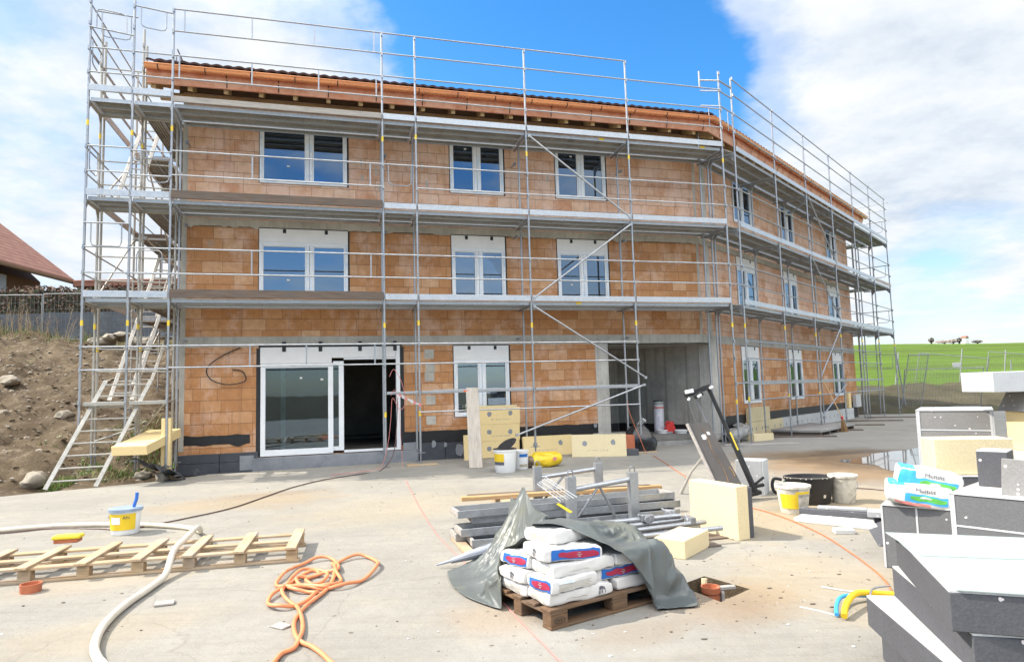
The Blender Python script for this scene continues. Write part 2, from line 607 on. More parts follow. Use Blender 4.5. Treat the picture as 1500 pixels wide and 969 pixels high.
MT['orange'] = mat('orange_hose_rubber', (.70, .25, .11), .5, 0, .1, 8, .06, 60, (.70, .33, .2), .3, 4)
MT['cream_hose'] = mat('cream_hose_rubber', (.66, .60, .49), .55, 0, .1, 4, .08, 50, (.52, .46, .36), .35, 3)
MT['beige_hose'] = mat('ribbed_beige_hose', (.66, .52, .34), .55, 0, .1, 8, .05, 60)
MT['brass'] = mat('brass_coupling', (.72, .52, .16), .35, .8, .15, 12, .05, 40)
MT['pink'] = mat('pink_red_cord', (.62, .22, .20), .6, 0, .12, 20, .1, 90)
MT['rust_cord'] = mat('rust_orange_cable', (.58, .17, .07), .6, 0, .12, 20, .05, 90)
MT['brown_cord'] = mat('brown_black_cable', (.10, .05, .04), .55, 0, .15, 20, .05, 90)
MT['terracotta'] = mat('orange_brown_drain_pipe', (.42, .13, .06), .6, 0, .15, 9, .15, 30, (.50, .33, .22), .25, 5)
MT['tool_green'] = mat('green_tool_body', (.06, .17, .07), .4, 0, .1, 8, .05, 40, (.30, .30, .27), .25, 12)
MT['stone'] = mat('pale_fieldstone', (.30, .265, .21), .85, 0, .25, 6, .5, 14, (.20, .17, .13), .4, 3)
MT['panel_face'] = mat('dusty_dark_phenolic_board', (.065, .058, .055), .55, 0, .2, 4, .1, 30, (.30, .26, .22), .18, 9)
MT['straw'] = wood_mat('broom_bristle', (.34, .20, .09), .2, 3., 2)
MT['rail_red'] = mat('red_white_barrier_tape', (.70, .10, .10), .5, 0, .1, 20, .05, 40, (.8, .78, .76), .5, 9)
MT['mesh_wire'] = steel_mat('fence_wire', (.34, .36, .37), .5, .05, .6)
# ------------------------------------------------------------------ light, sky, camera
SUN_EL, SUN_AZ = RAD(45), RAD(180 - 4)      # azimuth measured from +x, counter-clockwise
sd = Vector((math.cos(SUN_EL) * math.cos(SUN_AZ), math.cos(SUN_EL) * math.sin(SUN_AZ), math.sin(SUN_EL)))
sl = bpy.data.lights.new('sun', 'SUN')
sl.energy = 4.0
sl.angle = RAD(.55)
sl.color = (1., .92, .80)
so = bpy.data.objects.new('sun', sl)
so.rotation_euler = (-sd).to_track_quat('-Z', 'Y').to_euler()
so.location = sd * 60
COL.objects.link(so)

w = bpy.data.worlds.new('World')
scene.world = w
w.use_nodes = True
t = w.node_tree
bg = t.nodes['Background']
sky = t.nodes.new('ShaderNodeTexSky')
sky.sky_type = 'NISHITA'
sky.sun_disc = False
sky.sun_elevation = SUN_EL
sky.sun_rotation = RAD(90) - SUN_AZ          # measured from +y, clockwise
sky.air_density, sky.dust_density, sky.ozone_density = 1., .6, 2.2
tc = t.nodes.new('ShaderNodeTexCoord')
d = tc.outputs['Generated']
sx = N(t, 'ShaderNodeSeparateXYZ')
t.links.new(d, sx.inputs[0])
zz = mth(t, 'ADD', mth(t, 'MAXIMUM', sx.outputs[2], 0.), .16)
cv = N(t, 'ShaderNodeCombineXYZ', i_X=mth(t, 'DIVIDE', sx.outputs[0], zz), i_Y=mth(t, 'DIVIDE', sx.outputs[1], zz), i_Z=.37)
n1 = noise(t, cv.outputs[0], .95, 10, .56)
n2 = noise(t, cv.outputs[0], 3.1, 9, .62)
dens = mth(t, 'ADD', mth(t, 'MULTIPLY', n1, .8), mth(t, 'MULTIPLY', n2, .26))


def near(vec, sharp, amount):
    v = Vector(vec).normalized()
    dp = N(t, 'ShaderNodeVectorMath', operation='DOT_PRODUCT')
    t.links.new(d, dp.inputs[0])
    dp.inputs[1].default_value = v
    a = mth(t, 'POWER', mth(t, 'MAXIMUM', dp.outputs['Value'], 0.), sharp)
    return mth(t, 'MULTIPLY', a, amount)


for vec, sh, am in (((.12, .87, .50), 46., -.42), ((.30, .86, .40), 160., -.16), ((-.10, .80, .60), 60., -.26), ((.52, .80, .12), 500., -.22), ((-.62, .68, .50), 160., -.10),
                    ((-.45, .84, .26), 9., .13), ((.52, .78, .34), 26., .22), ((.05, -.93, .34), 9., -.30), ((.0, -.6, .8), 4., .34)):  # last two: unseen sky behind camera, cleared for panes, clouded for added fill
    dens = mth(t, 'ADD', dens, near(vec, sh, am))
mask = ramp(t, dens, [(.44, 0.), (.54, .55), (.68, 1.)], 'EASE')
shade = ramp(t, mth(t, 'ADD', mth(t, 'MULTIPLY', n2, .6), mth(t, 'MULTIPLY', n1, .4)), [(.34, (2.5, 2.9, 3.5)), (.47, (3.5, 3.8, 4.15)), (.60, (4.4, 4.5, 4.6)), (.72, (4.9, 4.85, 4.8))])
sat = N(t, 'ShaderNodeMapRange', i_Value=sx.outputs[2])
for k_, v_ in ((1, .10), (2, .38), (3, 1.0), (4, 1.38)):
    sat.inputs[k_].default_value = v_
hs = N(t, 'ShaderNodeHueSaturation', i_Saturation=sat.outputs[0], i_Value=mth(t, 'MULTIPLY', sat.outputs[0], .905))
t.links.new(sky.outputs[0], hs.inputs['Color'])
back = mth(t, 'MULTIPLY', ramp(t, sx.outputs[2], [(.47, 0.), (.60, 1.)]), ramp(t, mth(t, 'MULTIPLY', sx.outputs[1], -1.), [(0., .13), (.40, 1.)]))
cloud_fill = mixc(t, back, (.2, .2, .2), (1.02, .95, .87))   # added: unseen cloud behind the camera, brightened and warmed to light the shaded front
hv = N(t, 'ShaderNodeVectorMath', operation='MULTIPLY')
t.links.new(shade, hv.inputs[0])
t.links.new(cloud_fill, hv.inputs[1])
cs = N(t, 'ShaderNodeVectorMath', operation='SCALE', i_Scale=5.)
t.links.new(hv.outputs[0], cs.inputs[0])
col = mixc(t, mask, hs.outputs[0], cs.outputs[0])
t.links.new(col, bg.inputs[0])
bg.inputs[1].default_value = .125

cam = bpy.data.cameras.new('camera')
cam.sensor_width = 36.
cam.lens = 960. / 1500. * 36.
cam.clip_start, cam.clip_end = .05, 2000.
co = bpy.data.objects.new('camera', cam)
co.location = (0, 0, 1.57)
co.rotation_mode = 'XYZ'
co.matrix_world = Matrix.Translation((0, 0, 1.57)) @ Matrix.Rotation(RAD(90 + 5.04), 4, 'X') @ Matrix.Rotation(RAD(-1.614), 4, 'Z')
COL.objects.link(co)
scene.camera = co
vs = scene.view_settings
vs.view_transform, vs.look, vs.gamma, vs.exposure = 'Standard', 'None', 1., .9
vs.use_curve_mapping = False
scene.cycles.max_bounces = 8
scene.cycles.transparent_max_bounces = 16
scene.cycles.use_denoising = True

# ------------------------------------------------------------------ ground
def ground_mat():
    m, t, b, co = newmat('dusty_concrete')
    ob = co.outputs['Object']
    base = (.50, .475, .435)
    c = mixc(t, ramp(t, noise(t, ob, .55, 9, .62), [(.3, 0.), (.7, 1.)]), (.245, .235, .208), (.325, .31, .272))
    c = mixc(t, mth(t, 'MULTIPLY', ramp(t, noise(t, ob, 2.6, 9, .7), [(.42, 0.), (.75, 1.)]), .5), c, (.215, .202, .18))
    c = mixc(t, mth(t, 'MULTIPLY', ramp(t, noise(t, ob, 1.1, 10, .72), [(.53, 0.), (.7, 1.)]), .6), c, (.32, .285, .22))
    c = mixc(t, mth(t, 'MULTIPLY', ramp(t, noise(t, ob, 7.5, 10, .75), [(.5, 0.), (.68, 1.)]), .3), c, (.19, .175, .148))
    c = mixc(t, mth(t, 'MULTIPLY', ramp(t, noise(t, ob, 4.1, 10, .8), [(.60, 0.), (.70, 1.)]), .55), c, (.40, .38, .335))
    # trowel drag marks
    mp = N(t, 'ShaderNodeMapping')
    mp.inputs['Rotation'].default_value = (0, 0, RAD(24))
    mp.inputs['Scale'].default_value = (.9, 9., 1.)
    t.links.new(ob, mp.inputs[0])
    dr = noise(t, mp.outputs[0], 1.3, 8, .66)
    c = mixc(t, mth(t, 'MULTIPLY', ramp(t, dr, [(.5, 0.), (.72, 1.)]), .36), c, (.18, .165, .138))

    def blob(cx, cy, rx, ry, wob=.5, sc=.9, soft=.35, rot=0.):
        mp = N(t, 'ShaderNodeMapping', vector_type='TEXTURE')
        mp.inputs['Location'].default_value = (cx, cy, 0)
        mp.inputs['Rotation'].default_value = (0, 0, rot)
        mp.inputs['Scale'].default_value = (rx, ry, 1)
        t.links.new(ob, mp.inputs[0])
        ln = N(t, 'ShaderNodeVectorMath', operation='LENGTH')
        t.links.new(mp.outputs[0], ln.inputs[0])
        q = mth(t, 'ADD', ln.outputs['Value'], mth(t, 'MULTIPLY', mth(t, 'SUBTRACT', noise(t, ob, sc, 7, .65), .5), wob * 2))
        return ramp(t, q, [(1 - soft, 1.), (1.0, 0.)])
    mud = blob(6.7, 12.2, 2.9, 3.4, .55, .8, .45, .3)
    c = mixc(t, mth(t, 'MULTIPLY', mud, .9), c, (.215, .145, .08))
    mud2 = blob(7.4, 12.9, 2.2, 2.4, .5, 1.2, .3)
    c = mixc(t, mth(t, 'MULTIPLY', mud2, .85), c, (.12, .08, .046))
    sand = blob(-4.1, 10.0, 1.7, 1.1, .8, 1.4, .6, .4)
    c = mixc(t, mth(t, 'MULTIPLY', sand, .6), c, (.31, .24, .15))
    for cx, cy, rx, ry, k, colr in ((1.5, 4.9, .85, .55, .75, (.24, .17, .105)), (.75, 4.35, .55, .25, .7, (.2, .145, .09)), (-.15, 4.75, .5, .5, .5, (.33, .25, .17)),
                                    (1.25, 7.3, .9, .6, .7, (.26, .17, .10)), (2.9, 7.7, 1.6, 1.2, .5, (.36, .275, .15)), (-1.5, 9.2, 2.2, 1.4, .45, (.34, .29, .20)), (.6, 9.6, 1.6, .9, .35, (.35, .28, .17)), (4.6, 8.6, 1.6, 1.5, .5, (.34, .25, .13)), (-2.9, 4.6, 1.0, .5, .35, (.33, .27, .18)), (2.4, 5.3, 1.0, 1.1, .45, (.36, .285, .175)), (-3.6, 5.9, 1.2, .5, .4, (.36, .29, .2)),
                                    (-4.0, 10.6, 1.2, .35, .45, (.22, .17, .12)), (6.5, 18.0, 5., 3., .45, (.26, .25, .245)), (.4, 4.3, 1.4, .5, .35, (.34, .335, .31))):
        c = mixc(t, mth(t, 'MULTIPLY', blob(cx, cy, rx, ry, .6, 1.9, .6, .5), k), c, colr)
    # hairline cracks and dark grit
    vo = N(t, 'ShaderNodeTexVoronoi', feature='DISTANCE_TO_EDGE', i_Scale=.28)
    wv = N(t, 'ShaderNodeVectorMath', operation='ADD')
    t.links.new(ob, wv.inputs[0])
    ns = N(t, 'ShaderNodeTexNoise', i_Scale=1.1, i_Detail=5.)
    t.links.new(ob, ns.inputs['Vector'])
    t.links.new(ns.outputs['Color'], wv.inputs[1])
    t.links.new(wv.outputs[0], vo.inputs['Vector'])
    crack = ramp(t, vo.outputs['Distance'], [(0., 1.), (.0035, 0.)])
    c = mixc(t, mth(t, 'MULTIPLY', crack, .3), c, (.14, .125, .105))
    v3 = N(t, 'ShaderNodeTexVoronoi', i_Scale=11.)
    t.links.new(ob, v3.inputs['Vector'])
    sp = N(t, 'ShaderNodeSeparateColor')
    t.links.new(v3.outputs['Color'], sp.inputs[0])
    grit = mth(t, 'MULTIPLY', mth(t, 'LESS_THAN', sp.outputs[0], .12), mth(t, 'LESS_THAN', v3.outputs['Distance'], .10))
    c = mixc(t, mth(t, 'MULTIPLY', grit, .7), c, (.18, .155, .13))
    t.links.new(c, b.inputs['Base Color'])
    rg = mixc(t, mud2, ramp(t, noise(t, ob, 2., 6), [(.3, .75), (.7, .95)]), (.35, .35, .35))
    t.links.new(rg, b.inputs['Roughness'])
    b.inputs['Specular IOR Level'].default_value = .3
    bp = bump(t, dr, .35, .02)
    bp = bump(t, noise(t, ob, 14., 9, .75), .8, .018, bp)
    bp = bump(t, noise(t, ob, 70., 5, .7), .25, .004, bp)
    t.links.new(bp, b.inputs['Normal'])
    return m


def soil_mat(name, a, b_, c_, sc=1.):
    m, t, b, co = newmat(name)
    ob = co.outputs['Object']
    c = mixc(t, ramp(t, noise(t, ob, .8 * sc, 10, .68), [(.32, 0.), (.68, 1.)]), a, b_)
    c = mixc(t, ramp(t, noise(t, ob, 3.3 * sc, 10, .72), [(.52, 0.), (.72, .85)]), c, c_)
    c = mixc(t, ramp(t, noise(t, ob, 11. * sc, 8, .75), [(.5, 0.), (.8, .6)]), c, mul(a, .55))
    t.links.new(c, b.inputs['Base Color'])
    b.inputs['Roughness'].default_value = .95
    b.inputs['Specular IOR Level'].default_value = .15
    bp = bump(t, noise(t, ob, 6. * sc, 10, .75), 1., .09)
    t.links.new(bp, b.inputs['Normal'])
    return m


def field_mat():
    m, t, b, co = newmat('young_crop_field')
    ob = co.outputs['Object']
    mp = N(t, 'ShaderNodeMapping')
    mp.inputs['Rotation'].default_value = (0, 0, RAD(32))
    mp.inputs['Scale'].default_value = (.05, .5, 1)
    t.links.new(ob, mp.inputs[0])
    c = mixc(t, ramp(t, noise(t, ob, .09, 8, .65), [(.35, 0.), (.65, 1.)]), (.065, .098, .018), (.09, .135, .024))
    c = mixc(t, ramp(t, noise(t, mp.outputs[0], .5, 8, .6), [(.45, 0.), (.62, .8)]), c, (.115, .20, .022))
    c = mixc(t, ramp(t, noise(t, ob, 2.2, 8, .75), [(.5, 0.), (.75, .6)]), c, (.03, .07, .01))
    t.links.new(c, b.inputs['Base Color'])
    b.inputs['Roughness'].default_value = .9
    b.inputs['Specular IOR Level'].default_value = .1
    t.links.new(bump(t, noise(t, ob, 9., 8, .75), .7, .08), b.inputs['Normal'])
    return m


MT['ground'] = ground_mat()
MT['soil'] = soil_mat('stony_soil', (.075, .054, .035), (.18, .138, .09), (.31, .255, .185))
MT['soil_far'] = soil_mat('rough_verge', (.06, .053, .035), (.115, .10, .065), (.06, .085, .025), .7)
MT['field'] = field_mat()

# wide earth sheet to the horizon
g = MB()
R_ = [-900, -300, -120, -60, -30, 0, 30, 60, 120, 300, 900]
for i in range(10):
    for j in range(10):
        g.quad((R_[i], R_[j], -.3), (R_[i + 1], R_[j], -.3), (R_[i + 1], R_[j + 1], -.3), (R_[i], R_[j + 1], -.3))
struct(g.build('ground', MT['soil_far']))

# concrete yard with the square drain hole
from mathutils.geometry import delaunay_2d_cdt
outer = [(-28, -14), (-28, -8), (-20, 2.55), (-8.73, 11.26), (-6.95, 12.63), (-6.3, 13.6), (5.2, 17.9), (14.3, 28.2), (14.0, 29.6), (18.2, 29.3), (36, 28.2), (42, 26), (42, -14)]
pit = [(1.25, 5.30), (1.45, 4.88), (1.76, 5.16), (1.52, 5.53)]
pts = [Vector(p) for p in outer + pit]
no, npit = len(outer), len(pit)
vv, ee, ff, *_ = delaunay_2d_cdt(pts, [], [list(range(no)), list(range(no, no + npit))], 0, 1e-5)
pc = Vector((1.495, 5.22))
cen = lambda f: sum((vv[i] for i in f), Vector((0, 0))) / len(f)


def inside(p, poly):
    r = False
    for i in range(len(poly)):
        a, b = poly[i], poly[i - 1]
        if (a[1] > p[1]) != (b[1] > p[1]) and p[0] < (b[0] - a[0]) * (p[1] - a[1]) / (b[1] - a[1]) + a[0]:
            r = not r
    return r


g = MB()
g.add([(p.x, p.y, 0.) for p in vv], [tuple(f) for f in ff if inside(cen(f), outer) and not inside(cen(f), pit)])
for i in range(4):                       # broken sides of the hole
    a, b = pit[i], pit[(i + 1) % 4]
    g.quad((*a, 0.), (*b, 0.), (b[0], b[1], -.13), (a[0], a[1], -.13), 1)
g.add([(*p, -.12) for p in pit], [(0, 1, 2, 3)], 2)
yard = struct(g.build('concrete_yard', [MT['ground'], MT['soil'], MT['soil']]))


def bank_h(x, y):
    s = (x - W1[0]) * math.cos(A1) + (y - W1[1]) * math.sin(A1)
    if s > -.05 and y > 13:
        return -.25
    d_ = (x + 8.73) * -.6115 + (y - 11.26) * .791
    if d_ < -.3:
        return -.25
    h = .02 + .30 * max(0, d_) if d_ < 2 else .62 + (d_ - 2) * .215
    if h > 3.9:
        h = 3.9 + .7 * (1 - math.exp(-(h - 3.9) / .7))
    p = Vector((x, y, 0))
    k = min(1, max(0, (d_ + .3) / 1.2))
    h += k * (.34 * mnoise.noise(p * .55) + .20 * mnoise.noise(p * 1.3 + Vector((9, 3, 1))) + .13 * mnoise.noise(p * 2.3) + .09 * mnoise.noise(p * 4.6) + .05 * mnoise.noise(p * 8.7))
    if s > -1.9:
        h = min(h, .15 + max(0, -s - .2) * 1.1 + .12 * max(0, y - 14))
    if d_ < .1:
        h = min(h, -.2 + (d_ + .3) * .55)
    return h


g = MB()
x0, x1, y0, y1, st = -40., -4., 3., 48., .13
nx, ny = int((x1 - x0) / st), int((y1 - y0) / st)
vs_ = []
for j in range(ny + 1):
    for i in range(nx + 1):
        x, y = x0 + i * st, y0 + j * st
        vs_.append((x, y, bank_h(x, y)))
fs = []
for j in range(ny):
    for i in range(nx):
        a = j * (nx + 1) + i
        q = (a, a + 1, a + nx + 2, a + nx + 1)
        if max(vs_[k][2] for k in q) > -.2:
            fs.append(q)
g.add(vs_, fs)
struct(g.build('dirt_bank', MT['soil'], smooth=True))


def verge_h(x, y):
    d_ = y - (29.2 - .05 * (x - 18)) + .8 * mnoise.noise(Vector((x * .25, y * .25, 0)))
    if d_ < 0:
        return -.2
    return min(1.15, .02 + d_ * .2) + .16 * min(1, d_) * mnoise.noise(Vector((x * .8, y * .8, 2))) + .08 * min(1, d_) * mnoise.noise(Vector((x * 2.4, y * 2.4, 5)))


g = MB()
xs = [9 + i * .33 for i in range(110)]
ys = [27.5 + i * .3 for i in range(34)]
vs_ = [(x, y, verge_h(x, y)) for y in ys for x in xs]
g.add(vs_, [(j * 110 + i, j * 110 + i + 1, (j + 1) * 110 + i + 1, (j + 1) * 110 + i) for j in range(33) for i in range(109)])
struct(g.build('rough_verge', MT['soil_far'], smooth=True))


def field_h(x, y):
    if y < 36:
        z = 1.05 - (36 - y) * .3
    elif y < 150:
        z = 1.05 + (y - 36) * .0705
    else:
        z = 1.05 + 114 * .0705 - (y - 150) ** 2 * .0012
    return z - .0105 * (x - 95) * min(1., max(0., y - 36) / 110) + .2 * mnoise.noise(Vector((x * .05, y * .05, 0))) + .05 * mnoise.noise(Vector((x * .5, y * .5, 0)))


g = MB()
xs = [-30 + i * 5 for i in range(70)]
ys = [34.5, 36, 38, 40, 43, 46, 50, 55, 60, 66, 72, 80, 88, 96, 106, 116, 126, 136, 144, 150, 156, 164, 176, 190, 220]
vs_ = [(x, y, field_h(x, y)) for y in ys for x in xs]
n_ = len(xs)
g.add(vs_, [(j * n_ + i, j * n_ + i + 1, (j + 1) * n_ + i + 1, (j + 1) * n_ + i) for j in range(len(ys) - 1) for i in range(n_ - 1)])
struct(g.build('green_field', MT['field'], smooth=True))

# puddle on the brown dirt
m, t, b, co_ = newmat('puddle_water')
b.inputs['Base Color'].default_value = (.10, .075, .05, 1)
b.inputs['Roughness'].default_value = .06
b.inputs['Specular IOR Level'].default_value = .5
b.inputs['Coat Weight'].default_value = .5
b.inputs['Coat Roughness'].default_value = .02
MT['water'] = m
pp = catmull([(x, y, 0) for x, y in ((6.35, 11.2), (6.55, 12.1), (6.2, 12.9), (6.95, 13.3), (7.6, 14.0), (8.5, 14.5), (9.6, 15.1), (10.3, 14.6), (9.4, 13.6), (8.5, 13.3), (8.0, 12.4), (7.4, 12.2), (7.15, 11.3), (6.7, 10.8))], 5, True)
g = MB()
ring = [(p.x + .12 * mnoise.noise(p * 3), p.y + .12 * mnoise.noise(p * 3 + Vector((5, 5, 5))), .005) for p in pp]
cx, cy = sum(p[0] for p in ring) / len(ring), sum(p[1] for p in ring) / len(ring)
g.add(ring, [tuple(range(len(ring)))])
struct(g.build('puddle', MT['water']))
# ------------------------------------------------------------------ the unfinished building
M1 = tf((*W1, 0), A1)
CW = (5.00508, 17.19705)
M2 = tf((*CW, 0), A2)
REL = M1.inverted() @ M2
ID = Matrix.Identity(4)
B = thing('apartment_building', 'unfinished three-storey orange clay-block building with white windows and copper gutters', 'building', M1)
L1, L2 = 12.506, 14.12
TB = math.tan((A2 - A1) / 2)


def cut_wall(name, s0, s1, z0, z1, holes, m, M, th=.36, mitre=(0, 0)):
    xs = sorted({s0, s1, *[h[0] for h in holes], *[h[1] for h in holes]})
    zs = sorted({z0, z1, *[min(max(h[2], z0), z1) for h in holes], *[min(max(h[3], z0), z1) for h in holes]})
    xs = [x for x in xs if s0 - 1e-6 <= x <= s1 + 1e-6]
    g = MB()
    for i in range(len(xs) - 1):
        for j in range(len(zs) - 1):
            cx, cz = (xs[i] + xs[i + 1]) / 2, (zs[j] + zs[j + 1]) / 2
            if any(h[0] < cx < h[1] and h[2] < cz < h[3] for h in holes):
                continue
            a, b, c, d = xs[i], xs[i + 1], zs[j], zs[j + 1]
            ia = a + (mitre[0] if abs(a - s0) < 1e-6 else 0)
            ib = b + (mitre[1] if abs(b - s1) < 1e-6 else 0)
            g.quad((a, 0, c), (b, 0, c), (b, 0, d), (a, 0, d))
            g.quad((ib, th, c), (ia, th, c), (ia, th, d), (ib, th, d))
    for h in holes:
        a, b, c, d = h[0], h[1], max(h[2], z0), min(h[3], z1)
        if d <= c:
            continue
        g.quad((a, 0, c), (a, 0, d), (a, th, d), (a, th, c))
        g.quad((b, 0, d), (b, 0, c), (b, th, c), (b, th, d))
        g.quad((a, 0, d), (b, 0, d), (b, th, d), (a, th, d))
        g.quad((a, 0, c), (a, th, c), (b, th, c), (b, 0, c))
    g.quad((s0, 0, z0), (s1, 0, z0), (s1 + mitre[1], th, z0), (s0 + mitre[0], th, z0))
    g.quad((s0, 0, z1), (s1, 0, z1), (s1 + mitre[1], th, z1), (s0 + mitre[0], th, z1))
    g.quad((s0, 0, z0), (s0 + mitre[0], th, z0), (s0 + mitre[0], th, z1), (s0, 0, z1))
    g.quad((s1, 0, z0), (s1 + mitre[1], th, z0), (s1 + mitre[1], th, z1), (s1, 0, z1))
    return g.build(name, m, B, M)


WIN1 = {0: [(5.86, 7.21)], 1: [(1.56, 3.47), (5.86, 7.19), (8.53, 9.90)], 2: [(1.56, 3.46), (5.86, 7.20), (8.55, 9.92)]}
WIN2 = {0: [(2.42, 3.70), (6.25, 7.52), (11.0, 12.35)], 1: [(2.42, 3.78), (6.25, 7.52), (11.0, 12.55)], 2: [(2.42, 3.78), (6.30, 7.55), (11.2, 12.60)]}
ZW = {0: (.95, 2.62), 1: (3.73, 5.27), 2: (6.30, 7.74)}
DOOR = (1.57, 4.64, .27, 2.64)
NICHE = (9.80, L1 + .01, -.05, 2.61)
ZS = {0: (.62, 2.64), 1: (2.86, 5.27), 2: (5.44, 8.24)}
mi = .36 * TB
for lv in range(3):
    h1 = [(a, b, *ZW[lv]) for a, b in WIN1[lv]]
    h2 = [(a, b, *ZW[lv]) for a, b in WIN2[lv]]
    if lv == 0:
        h1 += [DOOR]
    m_ = MT['brick_pale'] if lv == 2 else MT['brick']
    e1 = 9.45 if lv == 0 else L1
    cut_wall('wall', 0, e1, *ZS[lv], h1, m_, ID, mitre=(0, 0 if lv == 0 else -mi))
    cut_wall('wall', .86 if lv == 0 else 0, L2, *ZS[lv], h2, MT['brick_pale'] if lv else MT['brick'], REL, mitre=(0 if lv == 0 else mi, 0))

# cast slab edges, 3 mm proud, with ragged lower smears
def ragged_band(name, L, z0, z1, M, m, amp, seed, mit0, mit1):
    g = MB()
    n = int(L / .06)
    top, bot = [], []
    for i in range(n + 1):
        s = L * i / n
        k = mnoise.noise(Vector((s * 2.2, seed, 0))) + .7 * mnoise.noise(Vector((s * 9, seed, 3)))
        bot.append((s, -.004, z0 - amp * max(0, k)))
        top.append((s, -.004, z1 + amp * .25 * mnoise.noise(Vector((s * 5, seed, 8)))))
    for i in range(n):
        g.quad(bot[i], bot[i + 1], top[i + 1], top[i])
        g.quad(top[i], top[i + 1], (top[i + 1][0], .05, top[i + 1][2]), (top[i][0], .05, top[i][2]))
        g.quad((bot[i][0], .05, bot[i][2]), (bot[i + 1][0], .05, bot[i + 1][2]), bot[i + 1], bot[i])
    return g.build(name, m, B, M)


ragged_band('slab_edge', L1 + .002, 2.64, 2.86, ID, MT['slab'], .02, 1, 0, 0)
ragged_band('slab_edge', L2, 2.64, 2.86, REL, MT['slab'], .02, 2, 0, 0)
ragged_band('slab_edge', L1 + .002, 5.29, 5.45, ID, MT['slab'], .10, 3, 0, 0)
ragged_band('slab_edge', L2, 5.29, 5.45, REL, MT['slab'], .07, 4, 0, 0)

# footprint: floors, gables and rear
f2e = REL @ Vector((L2, 0, 0))
n2l = (REL.to_3x3() @ Vector((0, 1, 0)))
rear2 = f2e + n2l * 9.0
cw_in = Vector((L1 - 9 * TB, 9.0, 0))
foot = [(.0, .02), (L1 - .02, .02), (f2e.x, f2e.y + .02), (rear2.x, rear2.y), (cw_in.x, 9.), (0, 9.)]
inner = [(.05, .365), (L1 - mi - .05, .365)]
p_ = REL @ Vector((L2 - .05, .365, 0))
inner += [(p_.x, p_.y), (rear2.x, rear2.y), (cw_in.x, 9.), (.05, 9.)]
g = MB()
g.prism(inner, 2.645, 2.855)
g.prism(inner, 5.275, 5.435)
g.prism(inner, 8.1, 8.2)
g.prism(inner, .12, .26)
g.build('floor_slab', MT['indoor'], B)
g = MB()
g.box(0, .3, .365, 9., -.2, 8.24)
g.quad((0, 9., -.2), (cw_in.x, 9., -.2), (cw_in.x, 9., 8.24), (0, 9., 8.24))
g.quad((cw_in.x, 9., -.2), (rear2.x, rear2.y, -.2), (rear2.x, rear2.y, 8.24), (cw_in.x, 9., 8.24))
g.quad((rear2.x, rear2.y, -.2), (f2e.x, f2e.y + .36, -.2), (f2e.x, f2e.y + .36, 8.24), (rear2.x, rear2.y, 8.24))
g.build('wall', MT['brick'], B)
# inner partitions (seen dark through the glass)
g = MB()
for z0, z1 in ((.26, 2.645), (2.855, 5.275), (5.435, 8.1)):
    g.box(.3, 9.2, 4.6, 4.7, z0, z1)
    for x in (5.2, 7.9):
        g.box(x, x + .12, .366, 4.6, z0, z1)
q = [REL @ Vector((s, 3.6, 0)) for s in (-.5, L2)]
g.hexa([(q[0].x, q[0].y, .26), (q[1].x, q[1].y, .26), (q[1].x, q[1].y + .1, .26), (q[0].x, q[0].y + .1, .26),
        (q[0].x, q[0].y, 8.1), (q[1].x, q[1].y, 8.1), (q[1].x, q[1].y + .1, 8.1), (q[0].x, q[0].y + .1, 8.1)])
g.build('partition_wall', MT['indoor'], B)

# base of the front: black coat above dark insulation boards, ragged edges
def coat(name, s0, s1, z0, z1, M, m, y, seed, amp=.05, ampb=.0):
    g = MB()
    n = max(2, int((s1 - s0) / .05))
    P_ = []
    for i in range(n + 1):
        s = s0 + (s1 - s0) * i / n
        P_.append((s, z0 - ampb * max(0, mnoise.noise(Vector((s * 3, seed, 1)))), z1 + amp * mnoise.noise(Vector((s * 4, seed, 4))) + amp * .5 * mnoise.noise(Vector((s * 17, seed, 4)))))
    for i in range(n):
        a, b = P_[i], P_[i + 1]
        g.quad((a[0], y, a[1]), (b[0], y, b[1]), (b[0], y, b[2]), (a[0], y, a[2]))
        g.quad((a[0], y, a[2]), (b[0], y, b[2]), (b[0], .02, b[2]), (a[0], .02, a[2]))
    return g.build(name, m, B, M)


g = MB()
g.box(0, 1.57, .004, .3, -.2, .62)
g.box(1.571, 4.639, .004, .3, -.2, .262)
g.box(4.64, 9.45, .004, .3, -.2, .62)
g.build('base_wall', MT['brick'], B)
g = MB()
g.quad((.87, .004, -.2), (L2, .004, -.2), (L2, .004, .62), (.87, .004, .62))
g.quad((L2, .004, -.2), (L2, .36, -.2), (L2, .36, .62), (L2, .004, .62))
g.build('base_wall', MT['brick'], B, REL)
coat('bitumen_coat', .08, 1.4, .57, .76, ID, MT['bitumen'], -.003, 1, .03, .12)
coat('bitumen_coat', 4.66, 9.75, -.05, .66, ID, MT['bitumen'], -.003, 2, .015)
coat('bitumen_coat', .5, L2 - .05, -.05, .66, REL, MT['bitumen'], -.003, 3, .015)
g = MB()
for a, b in ((.0, .8), (.81, 1.57)):
    MB().box(a, b, -.07, -.005, -.05, .19).build('base_insulation', MT['base_board'], B, bevel=.006)
    MB().box(a, b, -.07, -.005, .195, .38).build('base_insulation', MT['base_board'], B, bevel=.006)
for a, b in ((5.02, 5.62), (5.63, 6.24), (6.25, 7.3)):
    MB().box(a, b, -.06, -.006, -.05, .36 + .03 * math.sin(a * 9)).build('base_insulation', MT['base_board'], B, bevel=.006)
g = MB()
g.box(1.45, 5.0, -.075, -.006, -.05, .25)
g.box(4.66, 5.0, -.074, -.006, .25, .42)
g.box(1.2, 1.5, -.073, -.006, .0, .32)
g.build('door_step_render', MT['base_render'], B, bevel=.01)
g = MB()
